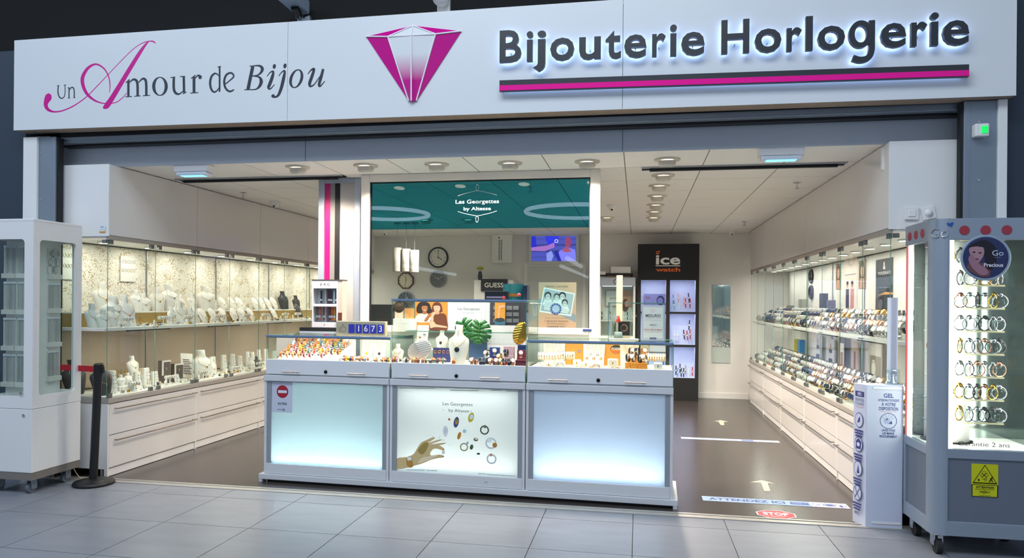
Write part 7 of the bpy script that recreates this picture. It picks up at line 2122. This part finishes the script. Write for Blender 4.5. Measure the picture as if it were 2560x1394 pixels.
# belt barrier post, leaning slightly
t = thing('barrier_post', 'black retractable belt barrier post with round base and red belt', 'barrier post', (.045, .13, 0))
MB().lathe([(0, 0), (.145, 0), (.148, .012), (.140, .026), (.06, .045), (.036, .05), (0, .05)], 32).build('base', 'black', t)
MB().tube([(-.005, 0, .04), (.03, 0, .86)], .030, 20).build('pole', 'black', t)
MB().tube([(.03, 0, .85), (.034, 0, .93)], .034, 20).lathe([(0, .93), (.036, .93), (.036, .937), (0, .937)], 20, (.034, 0, 0)).build('belt_head', 'black', t)
MB().box(.055, -.012, .87, .078, .012, .92).build('belt_clip', 'black', t, bev=.003)
MB().prism([(.0, .02), (.0, .023), (-.445, .114), (-.445, .111)], lambda u, v, w: (u, v, .872 + w), .046).build('belt', mat('red_webbing', '#c01428', .6), t)
# loose cable behind the cart
o = MB().tube(spline([(-.24, .232, .10), (-.22, .245, .05), (-.19, .25, .012), (-.155, .255, .006), (-.135, .25, .006)], 6), .004, 6).build('loose_cable', mat('cream_cable', '#b8a88a', .5)); tag(o, 'cream cable hanging down behind the white mobile showcase', 'cable')
# ================================================================ right-hand GO showcase on castors
RX0, RY0 = 5.912, -.235          # front-left corner, before rounding
RW, RD = .60, .47
rc = thing('go_showcase', 'silver-blue GO mobile showcase with rounded corner post, bangles inside and lit edges', 'showcase', (6.2, 0, 0))
k_ = lambda o: keep(o, rc)
X0r, X1r, Y0r, Y1r = RX0, RX0 + RW, RY0, RY0 + RD - .03
CR = .085
ZB_, ZT_ = .115, 1.955


def corner(cx_, cy_, a0, z0, z1, mt, nm, n=10):
    return k_(MB().lathe([(0, z0), (CR, z0), (CR, z1), (0, z1)], n, (cx_, cy_, 0), a0=a0, a1=a0 + PI / 2, sm=False).build(nm, mt))


M['goblue'] = mat('silver_blue_lacquer', '#98a4b2', .38, .35, noise=.03)
M['gopanel'] = mat('slate_blue_panel', '#68727f', .5, noise=.05, nscale=6)
corner(X0r + CR, Y0r + CR, PI, ZB_, ZT_, 'goblue', 'corner_post')
# front frame (facing -Y) and left frame (facing -X)
FX0, FX1 = X0r + CR, X1r
for z0, z1 in ((ZB_, ZB_ + .085), (.565, .62), (1.83, ZT_)):
    k_(MB().box(FX0, Y0r, z0, FX1, Y0r + .03, z1).build('front_rail', 'goblue', bev=.003))
    k_(MB().box(X0r, Y0r + CR, z0, X0r + .03, Y1r, z1).build('side_rail', 'goblue', bev=.003))
k_(MB().box(FX1 - .03, Y0r, ZB_ + .085, FX1, Y0r + .03, 1.83).build('front_stile', 'goblue'))
k_(MB().box(X0r, Y1r - .03, ZB_ + .085, X0r + .03, Y1r, .565).build('side_stile', 'goblue'))
k_(MB().box(FX0, Y0r + .008, ZB_ + .085, FX1 - .03, Y0r + .014, .565).build('front_panel', 'gopanel'))
k_(MB().box(X0r + .008, Y0r + CR, ZB_ + .085, X0r + .014, Y1r - .03, .565).build('side_panel', 'gopanel'))
k_(MB().box(X0r + .03, Y0r + .03, ZB_, X1r, Y1r, ZB_ + .02).box(X0r + .03, Y1r - .012, ZB_, X1r, Y1r, .58).build('carcass', 'gopanel'))
k_(MB().box(X0r + .03, Y0r + .03, .60, X1r, Y1r, .62).build('deck', 'white'))
k_(MB().box(X0r + .02, Y0r + .02, 1.90, X1r, Y1r, ZT_ - .002).build('canopy', 'goblue'))
# edge lights and glass
k_(MB().box(FX0, Y0r + .016, .62, FX0 + .03, Y0r + .03, 1.83).box(FX1 - .055, Y0r + .016, .62, FX1 - .031, Y0r + .03, 1.83).build('light_strip', emis('warm_edge_light', '#fff4dc', 2.2)))
k_(MB().box(X0r + .014, Y1r - .055, .62, X0r + .03, Y1r - .015, 1.83).build('light_strip', emis('cool_edge_light', '#fdfaf4', 3.0)))
k_(MB().box(X0r + .004, Y1r - .013, .62, X0r + .02, Y1r - .006, 1.83).build('red_seal_line', mat('red_seal_line', '#b8484a', .5)))
k_(MB().pane(FX0, Y0r + .010, .622, FX1 - .03, Y0r + .014, 1.828, 'y').build('front_glass', ['glass', 'gedge']))
k_(MB().pane(X0r + .008, Y0r + CR, .622, X0r + .012, Y1r - .012, 1.828, 'x').build('side_glass', ['glass', 'gedge']))
k_(MB().box(X0r + .002, Y0r + CR, 1.795, X0r + .016, Y0r + CR + .05, 1.83).build('hinge', 'chrome', bev=.003))
M['gomirror'] = mat('smoky_mirror_back', '#8f9a98', .08, .9)
k_(MB().box(X0r + .05, Y1r - .02, .62, X1r, Y1r - .012, 1.88).box(X1r - .012, Y0r + .04, .62, X1r - .004, Y1r - .02, 1.88).build('mirror_back', 'gomirror'))
area('go_case_light', (FX0 + .03, Y0r + .035, 1.22), .03, 5.5, (1.0, .95, .84), rot=(PI / 2, 0, -.35), sy=1.15)
area('go_case_light', (FX1 - .05, Y0r + .035, 1.22), .03, 5.5, (1.0, .95, .84), rot=(PI / 2, 0, .5), sy=1.15)
# red dots
for k in range(3):
    x = at(2411 + 53 * k, 569, y=Y0r).x
    k_(MB().cyl((x, Y0r - .003, 1.885), (x, Y0r + .001, 1.885), .027, n=24).build('red_dot', mat('dull_red_dot', '#9c3442', .5)))
    y = Y0r + CR + .08 + .10 * k
    k_(MB().cyl((X0r - .003, y, 1.885), (X0r + .001, y, 1.885), .027, n=24).build('red_dot', mat('dull_red_dot', '#9c3442', .5)))
# Go in chrome letters on the corner post and a blue butterfly
gx_ = X0r + CR - .066; gy_ = Y0r + .028
vs, fs = glyphs('Go', 0)
x0g, x1g = min(v[0] for v in vs), max(v[0] for v in vs)
cdir = Vector((.82, -.57, 0))
lw = .095
def fnG(u, v, w):
    an = PI + .40 + (u - x0g) / (x1g - x0g) * 1.05
    return (X0r + CR + (CR + .0005 + w) * math.cos(an), Y0r + CR + (CR + .0005 + w) * math.sin(an), 1.845 + v * .085)



k_(extrude2(MB(), vs, fs, fnG, 0, .006).build('chrome_letters', 'chrome'))
A = Art((X0r + .085, Y0r - .003, 1.915), (1, 0, 0), (0, 0, 1), (0, -1, 0)); A.ell(-.008, .006, .011, .007, '#1c52a8', rot=-.6, n=10).ell(.008, .008, .011, .008, '#1c52a8', rot=.6, n=10).ell(.004, -.004, .007, .005, '#1c52a8', n=10); A.build('butterfly', rc)
# round portrait sign
sx, sz = at(2463, 644, y=Y0r + .004).x, at(2463, 644, y=Y0r + .004).z
rs = thing('round_sign', 'round dark blue Go Precious sign with a portrait, hung in the showcase front', 'sign', (sx, Y0r + .004, sz))
MB().lathe([(0, 0), (.132, 0), (.132, .006), (.124, .008), (.118, .005), (0, .005)], 40, T=Matrix.Rotation(PI / 2, 4, 'X')).build('disc', mat('grey_blue_rim', '#8fa0b4', .4), rs)
A = Art((sx, Y0r - .0016, sz), (1, 0, 0), (0, 0, 1), (0, -1, 0), .0002)
A.ell(0, 0, .119, .119, '#26305a', n=40).poly([(-.10, -.05), (-.08, -.08), (-.03, -.108), (.02, -.11), (.03, -.06), (-.02, -.03), (-.07, .0)], '#6b4348')
pq = lambda pts, c: A.poly(spline(pts, 4, closed=True), c)
pq([(-.09, .04), (-.05, .09), (.0, .10), (.05, .06), (.055, -.02), (.03, -.07), (.0, -.05), (-.01, .02), (-.05, .05)], '#16121e')
pq([(-.085, .055), (-.05, .075), (-.015, .06), (-.008, .03), (-.02, -.005), (-.045, -.03), (-.07, -.005), (-.085, .03)], '#a8818c')
pq([(-.09, .0), (-.07, .02), (-.05, -.01), (-.03, -.04), (.0, -.06), (.015, -.09), (-.02, -.10), (-.06, -.07), (-.085, -.03)], '#9a7080')
pq([(-.09, .06), (-.06, .085), (-.01, .078), (-.02, .062), (-.05, .066)], '#16121e')
for x, y in ((-.062, .032), (-.03, .028)): A.ell(x, y, .009, .004, '#1c1420', n=8)
A.ell(-.045, -.008, .010, .005, '#7a3848', n=8)
A.text('Go', .062, .012, .032, '#c9d4ea', width=.058).text('mother', .062, .0, .006, '#9aa8c8', width=.034).text('Precious', .04, -.052, .022, '#e6e4ee', width=.10, bold=.02)
tag(A.build('print', rs), kind='stuff')
# lettering on the window foot
A = Art((0, Y0r + .0096, 0), (1, 0, 0), (0, 0, 1), (0, -1, 0)); p = at(2460, 1112, y=Y0r + .009); A.text('Garantie 2 ans', p.x, .640, .026, '#2c2c30', width=.27); A.build('window_lettering', rc)
# yellow warning plate
p0, p1 = at(2429, 1158, y=Y0r + .006), at(2495, 1243, y=Y0r + .006); w = p1.x - p0.x; h = p0.z - p1.z
ws = thing('warning_plate', 'yellow ATTENTION warning plate with a smoke triangle on the slate blue panel', 'warning sign', (p0.x, Y0r + .0075, p1.z))
MB().box(0, -.002, 0, w, 0, h).build('plate', mat('warning_yellow', '#c9cc10', .4), ws)
A = Art((p0.x, Y0r + .005, p1.z), (1, 0, 0), (0, 0, 1), (0, -1, 0), .0002)
A.rect(0, 0, w, h * .37, '#15160c').rect(w * .04, h * .015, w * .96, h * .35, '#c9cc10')
tri = [(w * .06, h * .42), (w * .94, h * .42), (w * .5, h * .97)]
A.stroke(tri + tri[:2], w * .022, '#15160c')
for x, y, r_ in ((.48, .60, .09), (.40, .66, .07), (.55, .67, .08), (.47, .73, .08), (.52, .53, .06)): A.ring(x * w, y * h, w * (r_ - .012), w * r_, '#15160c', n=14, same=x != .48)
A.rect(w * .24, h * .48, w * .30, h * .54, '#15160c').stroke([(w * .66, h * .46), (w * .72, h * .54), (w * .76, h * .60)], w * .018, '#15160c').stroke([(w * .72, h * .54), (w * .80, h * .47)], w * .018, '#15160c').stroke([(w * .68, h * .56), (w * .82, h * .58)], w * .014, '#15160c').ell(w * .77, h * .63, w * .025, w * .025, '#15160c', n=8)
A.text('ATTENTION', w * .5, h * .265, h * .06, '#15160c', width=w * .68, bold=.03).rect(w * .14, h * .225, w * .86, h * .235, '#15160c').text('PROTECT', w * .5, h * .13, h * .045, '#15160c', width=w * .4, bold=.02).ring(w * .47, h * .15, w * .05, w * .062, '#15160c', n=14).rect(w * .28, h * .04, w * .72, h * .05, '#6a6a18')
tag(A.build('print', ws), kind='stuff')
# castors
for x, y in ((X0r + .05, Y0r + .06), (X1r - .05, Y0r + .06), (X0r + .05, Y1r - .06), (X1r - .05, Y1r - .06)):
    c = MB().lathe([(0, .115), (.04, .115), (.04, .108), (0, .108)], 12, (x, y, 0)).box(x - .025, y - .03, .045, x - .018, y + .025, .108).box(x + .018, y - .03, .045, x + .025, y + .025, .108)
    c.tube([(x - .016, y - .02, .042), (x + .016, y - .02, .042)], .042, 18, 1)
    k_(c.build('castor', ['chrome', 'rubber']))
# bangles on white pillar and acrylic trays inside
pt = thing('bangle_tower', 'white cylinder with clear trays carrying bangles inside the GO showcase', 'display stand', (6.10, .05, .6205))
MB().lathe([(0, 0), (.12, 0), (.12, 1.22), (0, 1.22)], 28).build('pillar', 'white', pt)
MB().lathe([(0, 0), (.14, 0), (.14, .008), (0, .008)], 28).build('foot', 'black', pt)
BG = {}
for nm_, mt in (('silver', 'silver'), ('rose gold', 'rosegold'), ('gold', 'gold'), ('black', 'blackvel')):
    a = MB().tube([(.031 * math.cos(q), 0, .031 * math.sin(q) + .034) for q in [2 * PI * i / 20 for i in range(20)]], .0035, 6, closed=True).build('band', mt)
    b = MB().tube([(.024 * math.cos(q), .0, .024 * math.sin(q) + .028) for q in [-.3 + (PI + .6) * i / 12 for i in range(13)]], .006, 5, flat=(Vector((0, 1, 0)), 2.2)).build('clear_stand', 'acryl')
    c = MB().lathe([(0, .005), (.012, .004), (.013, 0)], 12, T=Matrix.Translation((0, -.004, .066)) @ Matrix.Rotation(PI / 2 - .6, 4, 'X')).build('charm', mt)
    BG[nm_] = (a.data, b.data, c.data)
    for o in (a, b, c): bpy.data.objects.remove(o)
random.seed(6)
lev = 0
for lev in range(9):
    z = .6205 + .14 + lev * .134
    tr_ = MB().box(-.02, -.215, 0, .22, -.10, .004).build('clear_tray', 'acryl', pt, (0, 0, z - .6205))
    q = MB().box(-.02, -.216, -.002, .22, -.2135, .008).build('gilt_edge', mat('brass_edge', '#d8cfa8', .4, .3)); q.parent = tr_
    for k, (x, y) in enumerate(((-.015, -.13), (.02, -.17), (.065, -.165), (.105, -.16), (.145, -.17), (.185, -.16), (-.085, -.13), (-.14, -.09))):
        if lev == 8 and 0 < k < 5: continue
        if k >= 6 and k == 7 and lev == 8: continue
        nm_ = random.choice(('silver', 'silver', 'rose gold', 'silver', 'gold', 'black'))
        a, b, c = BG[nm_]
        o = bpy.data.objects.new('bangle', a); COL.objects.link(o); o.location = (6.12 + x + (.0 if k < 6 else .0), .02 + y, z + .0045); o.rotation_euler = (0, 0, random.uniform(-.5, .9)); o.scale = (1.22,) * 3
        tag(o, '%s bangle in the GO showcase, %s tier' % (nm_, ['lowest', 'second', 'third', 'fourth', 'fifth', 'sixth', 'seventh', 'eighth', 'topmost'][lev]), 'bangle', 'bangles in the GO showcase')
        for n2, dd in (('clear_stand', b), ('charm', c)):
            qq = bpy.data.objects.new(n2, dd); COL.objects.link(qq); qq.parent = o
    q = MB().box(-.17, -.155, 0, -.06, -.06, .004).build('clear_tray', 'acryl', pt, (0, 0, z - .6205))

# ================================================================ hand-gel totem
gx0, gx1 = at(2165, 1100, y=.225).x, at(2258, 1100, y=.225).x; gt = .93
gs = thing('gel_totem', 'white cardboard hand-gel totem printed GEL HYDROALCOOLIQUE beside the GO showcase', 'totem', ((gx0 + gx1) / 2, .225, 0))
M['lavcard'] = mat('lavender_white_card', '#c9cfe2', .5, noise=.02)
pts = [(gx0, .315), (gx1, .315), (gx1, .56), (gx0 - .055, .56), (gx0 - .055, .50)]
keep(MB().prism([(gx0, .225), (gx1, .225), (gx1, .345), (gx0 - .045, .345)], lambda u, v, w: (u, v, w), gt).build('column', 'lavcard', bev=.004), gs)
keep(MB().box(gx0 + .16, .335, gt, gx1 + .0, .343, 1.50).build('header_board', 'lavcard'), gs)
keep(MB().box(gx1 - .10, .26, gt, gx1 - .01, .32, gt + .10).build('clear_dispenser', 'acryl'), gs)
for z_ in (.03, gt - .025): keep(MB().box(gx0 + .04, .221, z_, gx1 - .01, .226, z_ + .012).build('fold_tab', 'white'), gs)
A = Art((gx0, .2245, 0), (1, 0, 0), (0, 0, 1), (0, -1, 0)); w = gx1 - gx0; NV = '#3a4280'
cxg = w * .60
for s_, z_, h_, ww in (('GEL', .85, .028, .06), ('HYDROALCOOLIQUE', .826, .016, .125), ('À VOTRE', .796, .022, .085), ('DISPOSITION', .768, .022, .115), ('LAVEZ-VOUS', .632, .015, .08), ('LES MAINS', .612, .015, .07), ('REGULIEREMENT', .592, .015, .105)):
    A.text(s_, cxg, z_, h_, NV, width=ww, bold=.02)
A.stroke([(cxg - .05, .76), (cxg - .005, .76), (cxg, .754), (cxg + .005, .76), (cxg + .05, .76)], .0008, '#c8505a')
A.ring(cxg, .70, .048, .051, NV, n=30).poly([(cxg - .03, .705), (cxg - .005, .72), (cxg + .02, .70), (cxg + .005, .68), (cxg - .02, .685)], '#aab2d0').poly([(cxg - .022, .708), (cxg, .716), (cxg - .008, .704)], NV).poly([(cxg + .0, .682), (cxg + .02, .70), (cxg + .022, .68)], NV)
for k in range(5): A.stroke([(cxg + .02 * math.cos(.5 + k * .5), .70 + .02 * math.sin(.5 + k * .5)), (cxg + .045 * math.cos(.5 + k * .5), .70 + .045 * math.sin(.5 + k * .5))], .0006, NV)
tag(A.build('print', gs), kind='stuff')
sd = Vector((gx0 - .045, .345, 0)) - Vector((gx0, .225, 0)); sl = sd.length; sd.normalize()
A = Art(Vector((gx0, .225, 0)) + sd * sl, -sd, (0, 0, 1), Vector((-sd.y, sd.x, 0)) * (1 if Vector((-sd.y, sd.x, 0)).x < 0 else -1), .0006)
A.k = 1
cs = sl * .5
K = sl / .27
A.rect(cs - .09 * K, .845, cs + .09 * K, .88, NV).text('INFO', cs, .852, .022, '#d8dcf0', width=.08 * K, bold=.02).text('POUR SE PROTEGER', cs, .815, .02, NV, width=.18 * K).text('ET LES AUTRES', cs, .79, .02, NV, width=.18 * K).stroke([(cs - .09 * K, .778), (cs + .09 * K, .778)], .001, '#c8505a')
for k, z_ in enumerate((.69, .53, .37, .21)):
    A.ell(cs, z_, .085 * K, .05, NV, n=24).ell(cs, z_, .076 * K, .045, '#c9cfe2', n=24)
    if k == 1: A.poly([(cs - .05 * K, z_ - .03), (cs + .05 * K, z_ - .03), (cs + .06 * K, z_ + .02), (cs, z_ + .042), (cs - .05 * K, z_ + .02)], NV).ell(cs, z_, .03 * K, .014, '#d8dcf0')
    elif k == 2: A.poly([(cs - .02 * K, z_ - .03), (cs + .035 * K, z_ - .03), (cs + .008 * K, z_ + .03)], NV)
    elif k == 3: A.stroke([(cs - .05 * K, z_ - .033), (cs + .05 * K, z_ + .033)], .003, NV).stroke([(cs + .05 * K, z_ - .033), (cs - .05 * K, z_ + .033)], .003, NV)
    else: A.poly([(cs - .035 * K, z_ - .02), (cs + .02 * K, z_ - .01), (cs + .025 * K, z_ + .025), (cs - .01 * K, z_ + .01)], NV)
    for q in range(3): A.rect(cs - (.09 - .01 * q) * K, z_ - .075 - .018 * q, cs + (.09 - .01 * q) * K, z_ - .064 - .018 * q, NV, same=q > 0)
A.text('MERCI', cs, .07, .02, NV, width=.09 * K, bold=.02)
tag(A.build('side_lettering', gs), kind='stuff')

# ================================================================ floor markings in the watch aisle
def floor_art(name, lab, cat, draw, lift=.0006):
    A = Art((0, 0, .0012), (1, 0, 0), (0, 1, 0), (0, 0, 1), lift * .4); draw(A)
    o = A.build(name); tag(o, lab, cat); return o


def fp(px_, py_): p = at(px_, py_, z=0); return (p.x, p.y)


def quad_band(A, a, b, c, d, col): A.poly([fp(*a), fp(*b), fp(*c), fp(*d)], col)


def d_wait(A):
    q = [fp(1755, 1245), fp(2116, 1256), fp(2120, 1269), fp(1758, 1253)]
    x0, x1 = fp(1757, 1249)[0], fp(2118, 1263)[0]; y0 = (fp(1758, 1253)[1] + fp(2120, 1269)[1]) / 2; y1 = y0 + .125
    A.rect(x0, y0, x1, y1, '#8fa8dc')
    A.rect(x0 + (x1 - x0) * .75, y0, x1, y1, '#c9cfe6')
    A.text('ATTENDEZ ICI', x0 + (x1 - x0) * .31, y0 + .035, .06, '#3c3f6e', width=(x1 - x0) * .53, bold=.03).rect(x0 + (x1 - x0) * .61, y0 + .03, x0 + (x1 - x0) * .735, y0 + .09, '#3c4a86').text('COVID-19', x0 + (x1 - x0) * .672, y0 + .045, .03, '#a8b8e4', width=(x1 - x0) * .1)
    for k in range(3):
        cx_ = x0 + (x1 - x0) * (.80 + .075 * k); A.ring(cx_, y0 + .062, .036, .040, '#4a5590', n=20, same=k > 0)
    A.ell(x0 + (x1 - x0) * .875, y0 + .06, .03, .02, '#4a5590').ell(x0 + (x1 - x0) * .95, y0 + .05, .012, .02, '#4a5590').ell(x0 + (x1 - x0) * .80, y0 + .062, .016, .008, '#8a92b8')


def d_wait2(A):
    x0, x1 = fp(1703, 1095)[0], fp(1945, 1101)[0]; y0 = fp(1820, 1101)[1]; y1 = y0 + .10
    A.rect(x0, y0, x1, y1, '#aab8dc').rect(x0 + (x1 - x0) * .76, y0, x1, y1, '#d0d4e4').text('GARDEZ VOS DISTANCES', x0 + (x1 - x0) * .34, y0 + .028, .05, '#5a5f8a', width=(x1 - x0) * .48).rect(x0 + (x1 - x0) * .62, y0 + .02, x0 + (x1 - x0) * .74, y0 + .08, '#5a6a9c').ell(x0 + (x1 - x0) * .04, y0 + .05, .035, .025, '#d0a8a8')
    for k in range(3): A.ring(x0 + (x1 - x0) * (.80 + .08 * k), y0 + .05, .028, .033, '#6a74a0', n=16, same=k > 0)


floor_art('floor_sticker', 'blue ATTENDEZ ICI floor strip with round pictograms near the threshold', 'floor sticker', d_wait)
floor_art('floor_sticker', 'thin pale floor strip with small lettering further in the watch aisle', 'floor sticker', d_wait2)


def d_stop(A):
    c = fp(1934, 1276); cx_, cy_ = c[0], .40; R_ = .14
    oc = lambda r_: [(cx_ + r_ * math.cos(PI / 8 + PI / 4 * i), cy_ + r_ * .72 * math.sin(PI / 8 + PI / 4 * i)) for i in range(8)]
    A.poly(oc(R_), '#e4dede').poly(oc(R_ * .93), '#c8434a').text('STOP', cx_, cy_ - .02, .065, '#ece4e4', width=.17, bold=.03).rect(cx_ - .07, cy_ - .045, cx_ + .07, cy_ - .038, '#e0b0b0').rect(cx_ - .045, cy_ - .062, cx_ + .045, cy_ - .056, '#e0b0b0')


floor_art('stop_sticker', 'red octagonal STOP sticker on the dark wood floor', 'floor sticker', d_stop)
for lab, pts in (('pale tape arrow on the floor, just past the ATTENDEZ ICI strip', [(1876, 1205), (1904, 1200), (1936, 1208), (1919, 1207.5), (1926, 1227), (1911, 1227), (1902, 1206)]), ('pale tape arrow on the floor further in, past the thin strip', [(1784, 1053), (1802, 1050), (1820, 1054), (1809, 1054.5), (1811, 1062), (1802, 1062), (1796, 1053.5)])):
    floor_art('floor_arrow', lab, 'floor arrow', lambda A: A.poly([fp(*p) for p in pts], '#c9b99c'))

# ================================================================ luminaires further down the mall hall, mirrored faintly in the screen glass
def mirrored(px_, py_, z):
    """where a hall light hangs whose reflection shows at this point of the screen glass"""
    p = at(px_, py_, y=YO); d = p - CAM; d.y = -d.y
    return p + d * ((z - p.z) / d.z)


HL = emis('white_hall_lamp', '#eaf2ff', 7)
for k, (a, b) in enumerate((((1010, 664), (1138, 686)), ((1402, 664), (1473, 694)), ((1418, 645), (1453, 666)))):
    p, q = mirrored(*a, 3.2), mirrored(*b, 3.2)
    t = thing(['hall_side', 'hall_middle', 'hall_far'][k] + '_tube_light_offscreen', 'long suspended tube light %s in the mall hall facing the shop' % ['nearest the jewellery side', 'over the middle', 'beyond the middle one'][k], 'tube light', p)
    keep(MB().tube([p, q], .09, 8).build(['side', 'middle', 'far'][k] + '_tube_offscreen', HL), t)
    keep(MB().cyl(p, p + Vector((0, 0, 2.5)), .01, n=6).cyl(q, q + Vector((0, 0, 2.5)), .01, n=6).build('suspension', 'steel'), t)
for k, (px_, py_, r_) in enumerate(((960, 535, 1.6), (1445, 529, 1.8))):
    p = mirrored(px_, py_, 4.6)
    t = thing(['hall_small', 'hall_large'][k] + '_ring_light_offscreen', '%s suspended ring light in the mall hall facing the shop' % ['smaller', 'larger'][k], 'ring light', p)
    keep(MB().tube([p + Vector((r_ * math.cos(a), r_ * math.sin(a), 0)) for a in [2 * PI * i / 48 for i in range(48)]], .07, 6, closed=True).build(['small', 'large'][k] + '_ring_offscreen', HL), t)
    keep(MB().cyl(p + Vector((r_, 0, 0)), p + Vector((0, 0, 2)), .01, n=6).cyl(p + Vector((-r_, 0, 0)), p + Vector((0, 0, 2)), .01, n=6).build('suspension', 'steel'), t)

# ================================================================ tell look-alikes apart by their order in the place
ORD = ['first', 'second', 'third', 'fourth', 'fifth', 'sixth', 'seventh', 'eighth', 'ninth', 'tenth', 'eleventh', 'twelfth', 'thirteenth', 'fourteenth', 'fifteenth', 'sixteenth', 'seventeenth', 'eighteenth', 'nineteenth', 'twentieth']
same = {}
for o in list(COL.objects):
    if o.parent is None and 'label' in o and 'group' in o: same.setdefault((o['group'], o['label']), []).append(o)
for (g, l), lst in same.items():
    if 1 < len(lst) <= 20:
        along_y = any(w in g for w in ('shelf', 'deck of', 'aisle', 'showcases', 'lower jewellery'))
        lst.sort(key=lambda o: (o.matrix_basis.translation.y if along_y else o.matrix_basis.translation.x))
        suf = ' in from the entrance' if along_y else ' from the jewellery side'
        if len(l.split()) + 5 <= 16:
            for i, o in enumerate(lst): o['label'] = l + ', ' + ORD[i] + suf
